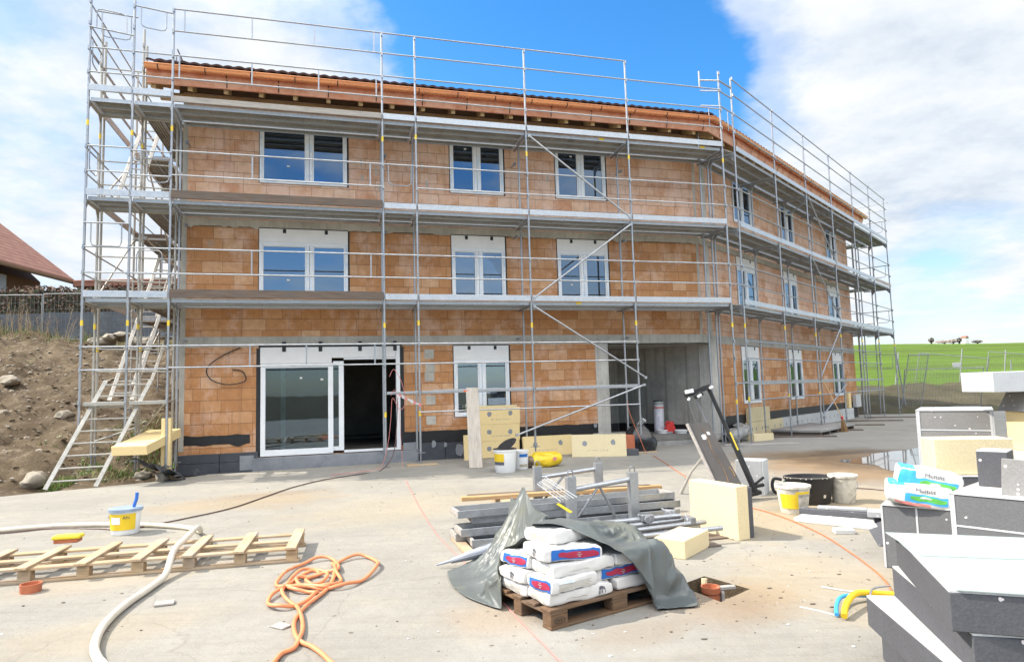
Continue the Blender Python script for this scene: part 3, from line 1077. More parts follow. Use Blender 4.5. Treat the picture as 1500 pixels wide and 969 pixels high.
for s, z, r in ((5.35, .36, .07), (5.95, .20, .13), (5.62, .33, .05), (9.35, .62, .06)):
    g = MB()
    v = [(s + r * .75 * math.cos(a) * (1 + .3 * mnoise.noise(Vector((s, a, 0)))), -.078, z + r * math.sin(a) * (1.2 + .4 * mnoise.noise(Vector((a, s, 2))))) for a in [k * math.pi / 5 for k in range(10)]]
    g.add(v, [tuple(range(10))])
    g.build('mortar_splash', MT['base_render'], B)

# mortar repair squares between the two ground-floor openings
g = MB()
for s, z in ((5.28, 2.42), (5.28, 1.9), (5.3, 1.36), (5.3, .9), (5.3, 2.1)):
    MB().box(s - .1, s + .12, -.005, .01, z - .1, z + .1 + .02 * math.sin(s + z)).build('mortar_patch', MT['slab'], B)
for s, z in ((3.78, 6.9), (4.12, 6.7), (3.8, 6.55), (4.2, 6.35), (5.2, 6.9), (5.3, 6.5), (8.35, 6.8)):
    MB().box(s - .025, s + .02, -.005, .01, z - .08, z + .08).build('mortar_patch', MT['slab'], B)

# pillars at both sides of the recess and up the corner
g = MB()
g.box(9.45, 9.80, -.006, .36, 0.10, 2.638)
g.build('pillar', MT['pillar'], B, bevel=.008)
g = MB()
g.box(.45, .86, -.006, .36, .05, 2.638)
g.build('pillar', MT['pillar'], B, REL, bevel=.008)
g = MB()
for z0, z1 in ((2.86, 5.29), (5.45, 8.2)):
    g.box(.42, .62, -.006, .3, z0, z1)
g.build('pillar', MT['pillar'], B, REL)
g = MB()
for z0, z1 in ((2.86, 5.29), (5.45, 8.2)):
    g.box(L1 - .06, L1 + .006, -.006, .05, z0, z1)
g.build('corner_joint', MT['slab'], B)
g = MB()
g.box(-.003, .1, -.006, .04, .45, 8.2)
g.build('corner_joint', MT['slab'], B)

# recess under the corner
g = MB()
r0 = REL @ Vector((.45, .36, 0))
r1 = REL @ Vector((.45, 2.9, 0))
bk = 2.75
g.quad((9.80, .36, -.05), (9.80, bk, -.05), (9.80, bk, 2.63), (9.80, .36, 2.63))
xi = r1.x + (bk - r1.y) * (r1.x - r0.x) / (r1.y - r0.y)
g.quad((9.80, bk, -.05), (xi, bk, -.05), (xi, bk, 2.63), (9.80, bk, 2.63))
g.build('recess_wall', MT['cast'], B)
g = MB()
g.quad((xi, bk, -.05), (r0.x, r0.y, -.05), (r0.x, r0.y, 2.63), (xi, bk, 2.63))
g.build('recess_wall', MT['cast'], B)
corner2 = REL @ Vector((.45, .0, 0))
g = MB()
g.add([(9.80, .0, 2.612), (L1, 0, 2.612), (corner2.x, corner2.y, 2.612), (r0.x, r0.y, 2.612), (xi, bk, 2.612), (9.80, bk, 2.612)], [(0, 1, 2, 3, 4, 5)])
g.build('recess_ceiling', MT['cast'], B)
g = MB()
edge = [(9.82, .28)]
for i in range(1, 24):
    s = 9.82 + (L1 - .1 - 9.82) * i / 24
    edge.append((s, .3 + .07 * mnoise.noise(Vector((s * 5, 1, 1))) - .1 * max(0, (s - 11.6))))
edge += [(L1 + .15, .25), (r0.x - .01, r0.y), (xi - .01, bk - .01), (9.81, bk - .01)]
g.prism(edge, -.05, .11)
g.build('recess_floor', MT['screed'], B, bevel=.01)
g = MB()
for a, b in (((9.81, .37), (9.81, bk - .005)), ((9.815, bk - .006), (xi - .02, bk - .006)), ((xi - .012, bk - .02), (r0.x - .012, r0.y + .01))):
    n = 14
    for i in range(n):
        u, v_ = i / n, (i + 1) / n
        pa = (a[0] + (b[0] - a[0]) * u, a[1] + (b[1] - a[1]) * u)
        pb = (a[0] + (b[0] - a[0]) * v_, a[1] + (b[1] - a[1]) * v_)
        g.quad((*pa, .1), (*pb, .1), (*pb, .48 + .03 * mnoise.noise(Vector((pb[0] * 4, pb[1] * 4, 0)))), (*pa, .48 + .03 * mnoise.noise(Vector((pa[0] * 4, pa[1] * 4, 0)))))
g.build('bitumen_coat', MT['bitumen'], B)

# ---- windows
def window(M, s0, s1, z0, z1, box, seed, leaves=2, split=.5):
    w, top = s1 - s0, z1 - box
    g = MB()
    fw = .065
    y0, y1 = -.028, .05
    g.box(s0 + .005, s0 + fw, y0, y1, z0 + .005, top)
    g.box(s1 - fw, s1 - .005, y0, y1, z0 + .005, top)
    g.box(s0 + fw, s1 - fw, y0, y1, z0 + .005, z0 + fw)
    g.box(s0 + fw, s1 - fw, y0, y1, top - fw, top)
    mid = s0 + w * split
    g.box(mid - .07, mid - .004, y0 - .006, y1, z0 + fw, top - fw)
    g.box(mid + .004, mid + .07, y0 - .006, y1, z0 + fw, top - fw)
    for a, b in ((s0 + fw, mid - .07), (mid + .07, s1 - fw)):       # sash rims
        g.box(a, a + .03, y0 + .012, y1, z0 + fw, top - fw)
        g.box(b - .03, b, y0 + .012, y1, z0 + fw, top - fw)
        g.box(a + .03, b - .03, y0 + .012, y1, z0 + fw, z0 + fw + .035)
        g.box(a + .03, b - .03, y0 + .012, y1, top - fw - .03, top - fw)
    f = g.build('window', MT['pvc'], B, M, bevel=.004)
    for a, b in ((s0 + fw + .03, mid - .1), (mid + .1, s1 - fw - .03)):
        g = MB()
        g.box(a, b, .012, .03, z0 + fw + .035, top - fw - .03)
        g.build('pane', MT['glass'], f)
    g = MB()
    g.box(s0 + .004, s1 - .004, -.022, .2, top + .002, z1 - .004)
    for k in (.28, .75):
        g.box(s0 + w * k - .035, s0 + w * k + .035, -.03, -.02, z1 - .10, z1 - .01, 1)
    g.build('shutter_box', [MT['box_white'], MT['tape']], f, bevel=.003)
    g = MB()
    g.box(s1 + .001, s1 + .035, -.006, .02, z0 - .01, z1 + .005)
    g.box(s0 - .012, s0 - .001, -.006, .02, z0, z1)
    g.box(s0, s1, -.006, .02, z1, z1 + .02)
    g.build('sealing_tape', MT['tape'], f)
    rnd = random.Random(seed)
    g = MB()
    for a, b, c, d in ((s0 + .012, s0 + .045, z0 + .1, top - .08), (mid - .05, mid - .02, z0 + .12, top - .12), (mid + .015, mid + .05, z0 + .1, top - .1), (s1 - .05, s1 - .015, z0 + .08, top - .06)):
        z = c
        while z < d:
            e = min(d, z + rnd.uniform(.12, .5))
            if rnd.random() < .8:
                g.box(a, b, y0 - .0075, y0 - .006, z, e - .02)
            z = e
    g.box(s0 + .1, s1 - .12, y0 - .0015, y0, z0 + .018, z0 + .05)
    g.build('protective_film', MT['film'], f)
    g = MB()
    px = s0 + w * .28 + rnd.uniform(-.05, .05)
    zt = z0 + (top - z0) * rnd.choice((.3, .82))
    g.box(px, px + .06, .0095, .0115, zt, zt + .04)
    g.build('sticker', MT['paper'], f)
    return f


sd_ = 0
for lv in range(3):
    bx = (.33, .31, .10)[lv]
    for (a, b) in WIN1[lv]:
        sd_ += 1
        window(ID, a, b, ZW[lv][0], ZW[lv][1], bx if lv else .33, sd_, split=.56 if b - a > 1.6 else .5)
    for (a, b) in WIN2[lv]:
        sd_ += 1
        window(REL, a, b, ZW[lv][0], ZW[lv][1], bx if lv else .33, sd_)

# ---- big sliding door
s0, s1, z0, z1 = DOOR
g = MB()
y0, y1 = -.035, .09
g.box(s0 + .04, s0 + .14, y0, y1, z0, 2.26)
g.box(s1 - .12, s1 - .03, y0, y1, z0, 2.64)
g.box(s0 + .14, 3.12, y0, y1, z0, z0 + .13)
g.box(3.36, s1 - .12, y0 + .01, y1, z0, z0 + .05)
g.box(s0 + .14, 3.12, y0, y1, 2.17, 2.26)
g.box(3.02, 3.13, y0 - .008, y1, z0 + .02, 2.26)
g.box(3.25, 3.36, y0 + .02, y1, z0 + .05, 2.30)
g.box(3.13, 3.25, y0 + .03, y1, z0 + .05, z0 + .14)
g.box(3.36, s1 - .12, y0 + .006, y1, 2.33, 2.37)
g.box(3.13, 3.25, y0 + .03, y1, 2.2, 2.30)
D = g.build('sliding_door', MT['pvc'], B, ID, bevel=.004)
g = MB()
g.box(s0 + .14, 3.02, .0, .02, z0 + .13, 2.17)
g.build('pane', MT['door_glass'], D)
g = MB()
g.box(3.13, 3.25, .03, .05, z0 + .14, 2.2)
g.build('pane', MT['door_glass'], D)
g = MB()
g.box(s0 + .03, 3.1, -.03, .25, 2.265, z1 - .02)
g.box(3.1, s1 - .125, -.029, .25, 2.375, z1 - .02)
for k in (.17, .42, .70, .955):
    s = s0 + (s1 - s0) * k
    g.box(s - .04, s + .04, -.042, -.028, z1 - .12, z1 + .1, 1)
g.build('shutter_box', [MT['box_white'], MT['tape']], D, bevel=.003)
g = MB()
g.box(s1 - .028, s1 + .06, -.008, .1, z0 + .1, z1 - .03)
g.box(s0 - .05, s0 + .03, -.008, .1, z0 + .02, z1 - .04)
g.box(s0 - .01, s1 + .03, -.006, .02, z1 - .015, z1 + .03)
g.build('sealing_tape', MT['tape'], D)
g = MB()
g.box(2.02, 2.12, .055, .075, z0 + .14, 2.16)
g.build('glazing_bar', mat('pale_green_profile', (.52, .66, .60), .4), D)
g = MB()
g.box(2.42, 2.47, -.003, -.001, 1.92, 1.96)
g.box(2.86, 2.92, -.003, -.001, 1.88, 1.92)
g.build('sticker', MT['paper'], D)
lt = text('lettering', 'DUMNICE SA', .155, MT['base_board'], D, Matrix.Translation((2.55, .024, 2.0)) @ UPRIGHT @ Matrix.Scale(-1, 4, Vector((1, 0, 0))))

# ---- roof
PITCH = math.tan(RAD(21))


def roof_half(L, left, right, M, name='roof'):
    """corrugated tile sheet; left/right give the mitre slope per metre inward (0 = verge)"""
    g = MB()
    step, o0, zE, run = .04, .67, 8.60, 5.3
    s_a = -.6 if left == 0 else -TB * o0
    s_b = L + (.5 if right == 0 else TB * o0)
    n = int((s_b - s_a) / step)
    rows = [0, .35, .36, .70, .71, 1.4, run]
    grid = []
    for r, q in enumerate(rows):
        row = []
        lift = (.022 if r in (1, 3) else 0)
        for i in range(n + 1):
            s = s_a + (s_b - s_a) * i / n
            ph = (s % .22) / .22
            wv = .034 * (1 - abs(2 * ph - 1) ** 1.6) + .006 * mnoise.noise(Vector((math.floor(s / .22) * 3.7, r, L)))
            lo = (-TB * (o0 - q)) if left else -.6
            hi = (L + TB * (o0 - q)) if right else s_b
            ss = min(max(s, lo), hi)
            row.append((ss, -o0 + q, zE + q * PITCH + wv - lift))
        grid.append(row)
    v = [p for r in grid for p in r]
    f = []
    for r in range(len(rows) - 1):
        for i in range(n):
            f.append((r * (n + 1) + i, r * (n + 1) + i + 1, (r + 1) * (n + 1) + i + 1, (r + 1) * (n + 1) + i))
    g.add(v, f)
    # tile thickness at the eave
    low = [(p[0], p[1] + .012, p[2] - .045) for p in grid[0]]
    o_ = len(g.v)
    g.v += low
    for i in range(n):
        g.f.append((i, o_ + i, o_ + i + 1, i + 1))
        g.m.append(0)
    # sloping underside far enough back to be hidden
    return g.build(name, MT['tiles'], B, M, smooth=False)


roof = roof_half(L1, 0, 1, ID)
roof_half(L2, 1, 0, REL)
g = MB()     # rear slope and verge closing board
zr = 8.60 + 5.3 * PITCH
g.quad((-.6, 4.66, zr), (L1 - TB * 4.66, 4.66, zr), (L1 - TB * 9.6, 9.6, 8.3), (-.6, 9.6, 8.3))
a = REL @ Vector((TB * 4.66, 4.66, zr)); b = REL @ Vector((L2 + .5, 4.66, zr)); c = REL @ Vector((L2 + .5, 9.6, 8.3)); d = REL @ Vector((TB * 9.6, 9.6, 8.3))
g.quad(a, b, c, d)
g.build('roof', MT['tiles'], B)
g = MB()
g.add([(-.02, .36, 8.2), (-.02, 9., 8.2), (-.02, 4.66, zr - .15)], [(0, 1, 2)])
g.build('gable_wall', MT['brick_pale'], B)
g = MB()
e0, e1, e2 = REL @ Vector((L2, .36, 8.2)), REL @ Vector((L2, 9, 8.2)), REL @ Vector((L2, 4.66, zr - .15))
g.add([e0, e1, e2], [(0, 1, 2)])
g.build('gable_wall', MT['brick_pale'], B)


def sweep(g, prof, L, left, right, s_min, s_max, mi=0, closed=False, step=None):
    """profile of (outward, z) points swept along the eave; mitred ends follow the hip"""
    P0 = [((-TB * o if left else s_min), -o, z) for o, z in prof]
    P1 = [((L + TB * o if right else s_max), -o, z) for o, z in prof]
    n = len(prof)
    v = P0 + P1
    f = [(i, i + 1, n + i + 1, n + i) for i in range(n - 1)]
    if closed:
        f.append((n - 1, 0, n, 2 * n - 1))
        f.append(tuple(range(n - 1, -1, -1)))
        f.append(tuple(range(n, 2 * n)))
    g.add(v, f, mi)


def eave(L, left, right, M):
    s_a, s_b = -.6, L + .5
    gut = MB()
    arc = [(.715 + .088 * math.cos(a), 8.462 + .088 * math.sin(a)) for a in [math.pi + math.pi * k / 10 for k in range(11)]]
    lip = [(arc[-1][0] + .012 * math.cos(a), arc[-1][1] + .012 * math.sin(a)) for a in [math.pi - k * math.pi / 3 for k in range(6)]]
    inner = [(o, z) for o, z in ((.715 + .08 * math.cos(a), 8.464 + .08 * math.sin(a)) for a in [2 * math.pi - math.pi * k / 10 for k in range(11)])]
    sweep(gut, arc + lip + inner, L, left, right, s_a, s_b)
    G = gut.build('gutter', MT['copper'], B, M, smooth=True)
    k = MB()
    s = (s_a if not left else -.1) + .25
    while s < (s_b if not right else L + .15):
        pts_ = [(s, -o, z) for o, z in [(.715 + .092 * math.cos(a), 8.462 + .092 * math.sin(a)) for a in [math.pi + math.pi * q / 8 for q in range(9)]]]
        for i in range(8):
            a, b = Vector(pts_[i]), Vector(pts_[i + 1])
            k.quad(a + Vector((-.011, 0, 0)), a + Vector((.011, 0, 0)), b + Vector((.011, 0, 0)), b + Vector((-.011, 0, 0)))
        s += .9
    k.build('gutter_bracket', MT['tiles'], G)
    fl = MB()
    sweep(fl, [(.615, 8.53), (.625, 8.34), (.60, 8.325), (.545, 8.165), (.555, 8.15), (.52, 8.145), (.52, 8.53)], L, left, right, s_a, s_b, closed=True)
    F_ = fl.build('copper_flashing', MT['copper_dull'], B, M)
    k = MB()
    s = (s_a if not left else 0) + .5
    while s < L + .1:
        k = MB()
        k.add([(s - .012, -.605, 8.32), (s + .012, -.605, 8.32), (s + .012, -.551, 8.17), (s - .012, -.551, 8.17)], [(0, 1, 2, 3)])
        k.add([(s - .012, -.622, 8.48), (s + .012, -.622, 8.48), (s + .012, -.629, 8.345), (s - .012, -.629, 8.345)], [(0, 1, 2, 3)])
        k.build('seam', MT['tiles'], F_)
        s += 1.05
    so_ = MB()
    zi = 8.24 + .5 * PITCH
    sweep(so_, [(.515, 8.295), (-.3, 8.295 + .815 * PITCH), (-.3, 8.325 + .815 * PITCH), (.515, 8.325)], L, left, right, -.55, s_b, closed=True)
    so_.build('soffit_board', MT['soffit'], B, M)
    cb = MB()
    sweep(cb, [(-.05, 8.18), (-.05, 8.62), (-.09, 8.62), (-.09, 8.18)], L, left, right, -.1, L + .1, closed=True)
    cb.build('closing_board', MT['soffit'], B, M)
    pl = MB()
    sweep(pl, [(.075, 8.02), (.075, 8.18), (-.01, 8.18), (-.01, 8.02)], L, left, right, -.45, L + .2, closed=True)
    pl.build('wall_plate', MT['timber_x'], B, M)
    s = -.5 if not left else .25
    while s < L + .2:
        if s < L + (0 if right else .3):
            r_ = MB()
            r_.hexa([(s - .045, -.47, 8.075), (s + .045, -.47, 8.075), (s + .045, .2, 8.075 + .67 * PITCH), (s - .045, .2, 8.075 + .67 * PITCH),
                     (s - .045, -.47, 8.305), (s + .045, -.47, 8.305), (s + .045, .2, 8.305 + .67 * PITCH), (s - .045, .2, 8.305 + .67 * PITCH)])
            r_.build('rafter', MT['timber'], B, M)
        s += .71


eave(L1, 0, 1, ID)
eave(L2, 1, 0, REL)
g = MB()   # verge board on the left gable
g.hexa([(-.6, -.5, 8.12), (-.52, -.5, 8.12), (-.52, 4.66, zr - .35), (-.6, 4.66, zr - .35), (-.6, -.5, 8.40), (-.52, -.5, 8.40), (-.52, 4.66, zr - .05), (-.6, 4.66, zr - .05)])
g.build('verge_board', MT['timber'], B)
g = MB()
for y, x in ((0.6, -.2), (.65, -.3)):
    g.tube([(x, y, 8.9), (x, y, 9.35)], .02, 6)
g.box(-.45, -.1, .5, .8, 8.86, 8.95)
g.build('lightning_rod_foot', MT['steel_dark'], B)

# loose black cable out of the brickwork
c_ = catmull([(1.2, -.03, 2.62), (.85, -.05, 2.45), (.55, -.06, 2.2), (.62, -.06, 1.95), (.95, -.06, 1.83), (1.3, -.05, 1.9), (1.25, -.04, 2.1), (1.05, -.02, 2.15)], 6)
MB().tube(c_, .012, 6).build('loose_cable', MT['black_pl'], B, smooth=True)
# ------------------------------------------------------------------ scaffolding
DZ = (3.51, 5.51, 7.51)
RT = .0242


def post(root, x, y, z0, z1, foot=True, cups=True, m='steel', sticker=None, ground=None):
    g = MB()
    g.tube([(x, y, z0 + (.30 if foot else 0)), (x, y, z1)], RT, 10)
    for z in DZ:                                   # spigot sleeves and wedge cups
        if z0 < z < z1:
            g.tube([(x, y, z - .12), (x, y, z - .02)], RT + .005, 10)
    if cups:
        for z in (1.55, 2.17, 2.6, 4.03, 4.53, 6.03, 6.53, 8.05, 8.53, 9.05, 9.5):
            if z0 + .1 < z < z1 + .03:
                g.box(x - .018, x + .018, y - .055, y - .02, z - .05, z + .03)
    p = g.build('post', MT[m], root, smooth=True)
    if foot:
        g = MB()
        g.tube([(x, y, z0 + .012), (x, y, z0 + .34)], .017, 8)
        g.tube([(x, y, z0 + .25), (x, y, z0 + .29)], .034, 8)
        g.box(x - .10, x + .10, y - .012, y + .012, z0 + .262, z0 + .278)
        g.box(x - .075, x + .075, y - .075, y + .075, z0 + .002, z0 + .012)
        g.build('base_jack', MT['steel_dark'], p, smooth=False)
    for z in (sticker or []):
        MB().tube([(x, y, z - .055), (x, y, z + .055)], RT + .0012, 10, caps=False).build('sticker', MT['sticker'], p, smooth=True)
    return p


def transom(root, x, y0, y1, z, m='steel'):
    g = MB()
    g.box(x - .025, x + .025, y0 + RT, y1 - RT, z - .085, z - .035)
    for a, sgn in ((y0 + RT, 1), (y1 - RT, -1)):           # corner gussets
        g.add([(x - .006, a, z - .08), (x - .006, a + sgn * .13, z - .08), (x - .006, a, z - .25),
               (x + .006, a, z - .08), (x + .006, a + sgn * .13, z - .08), (x + .006, a, z - .25)],
              [(0, 1, 2), (5, 4, 3), (0, 3, 4, 1), (1, 4, 5, 2), (2, 5, 3, 0)])
    return g.build('transom', MT[m], root)


_deckmesh = {}


def deck(root, x0, x1, y0, y1, z, m='deck', M=None):
    """steel planks: folded sides, top sheet, ribbed underside"""
    g = MB()
    n = max(1, round((y1 - y0) / .335))
    w = (y1 - y0) / n
    x0, x1 = x0 + .03, x1 - .03
    for i in range(n):
        a, b = y0 + i * w + .006, y0 + (i + 1) * w - .006
        g.box(x0, x1, a, a + .012, z - .045, z + .03, 1)
        g.box(x0, x1, b - .012, b, z - .045, z + .03, 1)
        g.box(x0, x1, a + .012, b - .012, z + .012, z + .028)
        k = 5
        for j in range(k):                                   # ribs below
            c = a + .012 + (b - a - .024) * (j + .5) / k
            g.box(x0 + .02, x1 - .02, c - .012, c + .012, z - .012, z + .0119)
        g.box(x0, x0 + .05, a + .0121, b - .0121, z - .04, z + .0118, 1)
        g.box(x1 - .05, x1, a + .0121, b - .0121, z - .04, z + .0118, 1)
        s = x0 + .62
        while s < x1 - .3:
            g.box(s, s + .012, a + .0122, b - .0122, z - .02, z + .0117)
            s += .62
    return g.build('deck', [MT[m], MT['toe']], root, M)


def toe(root, x0, x1, y, z, kind='toe', h=.13, th=.025, along='x', sag=0.):
    g = MB()
    if along == 'x':
        g.box(x0 + .02, x1 - .02, y - th, y, z + .035, z + .035 + h)
    else:
        g.box(y - th, y, x0 + .02, x1 - .02, z + .035, z + .035 + h)
    return g.build('toe_board', MT[kind], root, bevel=.004)


def rail(root, p0, p1, m='steel', r=.0168, flat=True):
    g = MB()
    g.tube([p0, p1], r, 8)
    return g.build('guard_rail', MT[m], root, smooth=True)


def brace(root, p0, p1, m='steel', r=.021):
    g = MB()
    g.tube([p0, p1], r, 8)
    for p in (p0, p1):
        q = Vector(p)
        g.box(q.x - .03, q.x + .03, q.y - .02, q.y + .035, q.z - .03, q.z + .03)
    return g.build('brace', MT[m], root, smooth=True)


def panel(root, x0, x1, y, za, zb, fr, m='steel'):
    """double guard rail with uprights"""
    g = MB()
    for z in (za, zb):
        g.tube([(x0, y, z), (x1, y, z)], .0168, 8)
    for k in fr:
        x = x0 + (x1 - x0) * k
        g.box(x - .014, x + .014, y - .007, y + .007, za, zb)
    return g.build('guard_rail', MT[m], root, smooth=True)


def loop(root, p0, p1, drop, up=False, m='steel', name='end_guard'):
    """rail with a U-shaped bow hung below (or standing above) it"""
    a, b = Vector(p0), Vector(p1)
    d = b - a
    s = 1 if up else -1
    z = Vector((0, 0, s * drop))
    r = d.normalized() * .09
    q0, q1 = a + d * .16, a + d * .84
    pts = [q0, q0 + z * .8, q0 + z * .95 + r * .3, q0 + z + r, q1 + z - r, q1 + z * .95 - r * .3, q1 + z * .8, q1]
    g = MB()
    g.tube([a, b], .0168, 8)
    g.tube(pts, .012, 7)
    return g.build(name, MT[m], root, smooth=True)


FX = [0, 4.19, 4.92, 7.49, 10.09, 12.71]
S1 = thing('facade_scaffold', 'galvanised steel scaffold standing along the broad front wall of the orange block building', 'scaffold', tf((*PA, 0), A1))
for i, x in enumerate(FX):
    post(S1, x, 0, .0, 9.55, sticker=[(3.0 if i % 2 else 3.05), 7.0 + .1 * (i % 3)] + ([1.1] if i in (1, 2, 5) else []))
    post(S1, x + .02, .73, .0, 7.48, cups=False, m='steel', sticker=None)
    for z in DZ:
        transom(S1, x, 0, .73, z)
        MB().box(x - .022, x + .022, .756, 1.03, z - .085, z - .05).build('console', MT['steel_dark'], S1)
post(S1, 12.50, .74, .0, 8.2, cups=False)
for i in range(5):
    a, b = FX[i], FX[i + 1]
    for k, z in enumerate(DZ):
        deck(S1, a, b, .035, .70, z)
        deck(S1, a, b, .765, 1.02, z)                        # console plank next to the wall
        if i == 0:
            toe(S1, a, b, -.03, z, 'pale_board' if k == 2 else 'old_board', .12 if k == 2 else .17, .04)
        else:
            toe(S1, a, b, -.03, z)
        if i == 0 and k < 2:
            panel(S1, a, b, -.035, z + .52, z + 1.02, (.365, .935))
        elif k < 2:
            if i == 1 and k == 1:
                loop(S1, (a, -.035, z + 1.02), (b, -.035, z + 1.02), .46)
            else:
                for q in (.52, 1.02):
                    rail(S1, (a, -.035, z + q), (b, -.035, z + q))
    if i == 0:
        panel(S1, a, b, -.035, 8.05, 8.53, (.03, .36, .68, .97))
        panel(S1, a, b, -.035, 9.05, 9.52, (.05, .36, .66, .96))
        panel(S1, a, b, -.035, 2.17, 2.60, (.36, .62, .95))
    else:
        for z in (8.05, 8.53, 9.05) + ((9.52,) if i < 4 else ()):
            rail(S1, (a, -.035, z), (b, -.035, z))
        if i < 4:
            for z in (2.17, 2.60, 1.13) if i > 1 else (2.17, 2.60):
                rail(S1, (a, -.035, z), (b, -.035, z))
        if 0 < i < 4:
            g = MB()
            g.box(a + .03, b - .03, -.05, -.01, 1.52, 1.58)
            if i > 1:
                g.box(a + .3, b - .03, -.01, .02, 1.585, 1.60)
            L_ = g.build('ledger', MT['steel'], S1, bevel=.006, seg=2)
            if i == 2:
                g = MB()
                g.box(a + .95, a + 1.20, -.052, -.048, 1.53, 1.57)
                g.build('sticker', MT['red_sticker'], L_)
for p0, p1 in (((7.55, -.05, 7.42), (10.03, -.05, 5.6)), ((7.55, -.05, 3.62), (10.03, -.05, 5.42)), ((7.55, -.05, 3.42), (10.25, -.05, 1.75)), ((7.05, -.06, .55), (10.2, -.06, 1.58))):
    brace(S1, p0, p1)
for p0, p1 in (((9.2, .77, .42), (10.05, .77, .42)), ((10.10, .0, .55), (10.11, .73, .55)), ((10.11, .73, 1.6), (10.11, .73, .5))):
    g = MB(); g.tube([p0, p1], .02, 7)
    g.build('ledger', MT['steel_warm'], S1, smooth=True)
for z, x in ((3.52, 8.6), (7.52, 9.35), (7.52, 12.1)):
    g = MB(); g.box(x, x + .12, .030, .041, z - .03, z + .02)
    g.build('sticker', MT['sticker'], S1)
for z in (7.0, 2.75, 5.2):            # wall ties
    for x in (4.3, 7.4, 10.2, .15):
        g = MB(); g.tube([(x, .62, z), (x, 1.02, z + .01)], .014, 7); g.box(x - .03, x + .03, .70, .76, z - .03, z + .03)
        g.build('wall_tie', MT['steel_dark'], S1)

# ---- right wing
HX = [0, 2.83, 5.52, 8.20, 10.91, 13.45, 16.09]
S2 = thing('facade_scaffold', 'galvanised steel scaffold running along the receding right wing towards the green field', 'scaffold', tf((*PG, 0), A2))
for i, x in enumerate(HX):
    post(S2, x, 0, .0, 9.5, sticker=[3.0 + .08 * (i % 2)] + ([1.15] if i < 3 else []))
    if i != 0:
        post(S2, x + .02, .73, .0, 7.48, cups=False)
    for z in DZ:
        transom(S2, x, 0, .73, z)
        MB().box(x - .022, x + .022, .756, 1.05, z - .085, z - .05).build('console', MT['steel_dark'], S2)
post(S2, .05, .70, .0, 7.48, cups=False)
for i in range(6):
    a, b = HX[i], HX[i + 1]
    for k, z in enumerate(DZ):
        deck(S2, a, b, .035, .70, z)
        deck(S2, a, b, .765, 1.04, z)
        toe(S2, a, b, -.03, z, 'pale_board' if (i == 5 and k == 1) else 'toe')
        if k < 2:
            for q in (.52, 1.02):
                rail(S2, (a, -.035, z + q), (b, -.035, z + q))
    for z in (8.05, 8.53, 9.05, 9.46):
        rail(S2, (a, -.035, z), (b, -.035, z))
    if i < 5:
        for z in (2.17, 2.61, 1.12):
            rail(S2, (a, -.035, z), (b, -.035, z))
        g = MB()
        g.box(a + .03, b - .03, -.05, -.005, 1.50, 1.56)
        if i < 4:
            g.box(a + .3, b - .03, .0, .30, 1.565, 1.60)
        g.build('ledger', MT['steel'], S2, bevel=.006, seg=2)
for p0, p1 in (((5.6, -.05, 7.42), (8.15, -.05, 5.6)), ((5.6, -.05, 5.42), (8.15, -.05, 3.65)), ((8.15, -.05, 3.4), (5.65, -.05, 1.7)), ((8.3, -.05, 1.42), (5.4, -.05, .42)), ((5.65, -.05, 7.4), (5.7, .7, 7.0))):
    brace(S2, p0, p1)
# return across the far end
for y in (1.4, 2.2, 3.6):
    post(S2, 16.05, y, .0, 9.3 if y > 2 else 7.5, cups=False)
post(S2, 14.4, .75, .0, 7.48, cups=False)
for z in DZ:
    deck(S2, 15.38, 16.05, .75, 3.6, z)
    loop(S2, (16.07, .0, z + 1.0), (16.07, .73, z + 1.0), .5)
    for q in (.5, 1.0):
        rail(S2, (16.09, .73, z + q), (16.09, 3.6, z + q), r=.015)
for z in (8.5, 9.0, 9.3):
    rail(S2, (16.09, -.2, z), (16.09, 3.9, z), r=.014)
loop(S2, (16.07, .0, 2.6), (16.07, .73, 2.6), .6)
for z in (1.15, 2.1, 2.6):
    rail(S2, (13.45, .73, z), (16.09, .73, z), r=.015)
# corner closing piece between both runs, and the top H-piece
ca = S1.matrix_world.inverted() @ S2.matrix_world
for z in DZ:
    a = ca @ Vector((.0, .05, 0)); b = ca @ Vector((.0, .70, 0))
    g = MB()
    g.hexa([(12.73, .05, z + .0), (a.x, a.y, z + .0), (b.x, b.y, z + .0), (12.72, .70, z + .0), (12.73, .05, z + .025), (a.x, a.y, z + .025), (b.x, b.y, z + .025), (12.72, .70, z + .025)])
    g.build('corner_plank', MT['deck'], S1)
a = ca @ Vector((0, 0, 0))
g = MB()
for z in (9.30, 8.62, 9.02):
    g.tube([(12.35, .3, z + .12), (12.71, -.02, z), (a.x, a.y, z - .06)], .022 if z > 9.1 else .018, 8)
g.tube([(12.35, .3, 9.22), (12.35, .3, 9.66)], .024, 8)
for s in (.25, .85):
    p0 = Vector((12.35, .3, 8.74)).lerp(Vector((a.x, a.y, 8.56)), s)
    g.tube([p0, p0 - Vector((0, 0, .5))], .012, 7)
g.build('corner_frame', MT['steel'], S1, smooth=True)
for z in (4.53, 4.03, 6.53, 6.03, 1.55):
    rail(S1, (12.71, -.03, z), (a.x, a.y - .03, z))

# ---- left gable: double-width run with ladder bays
LX = (-1.50, -.72)
S3 = thing('gable_scaffold', 'galvanised steel scaffold tower wrapped round the left gable above the stony bank', 'scaffold', tf((*PA, 0), A1))
LY = [.0, .73, 3.30, 5.87, 8.44, 11.0]


def gz_at(x, y):
    p = S3.matrix_world @ Vector((x, y, 0))
    return max(-.05, bank_h(p.x, p.y) - .03)


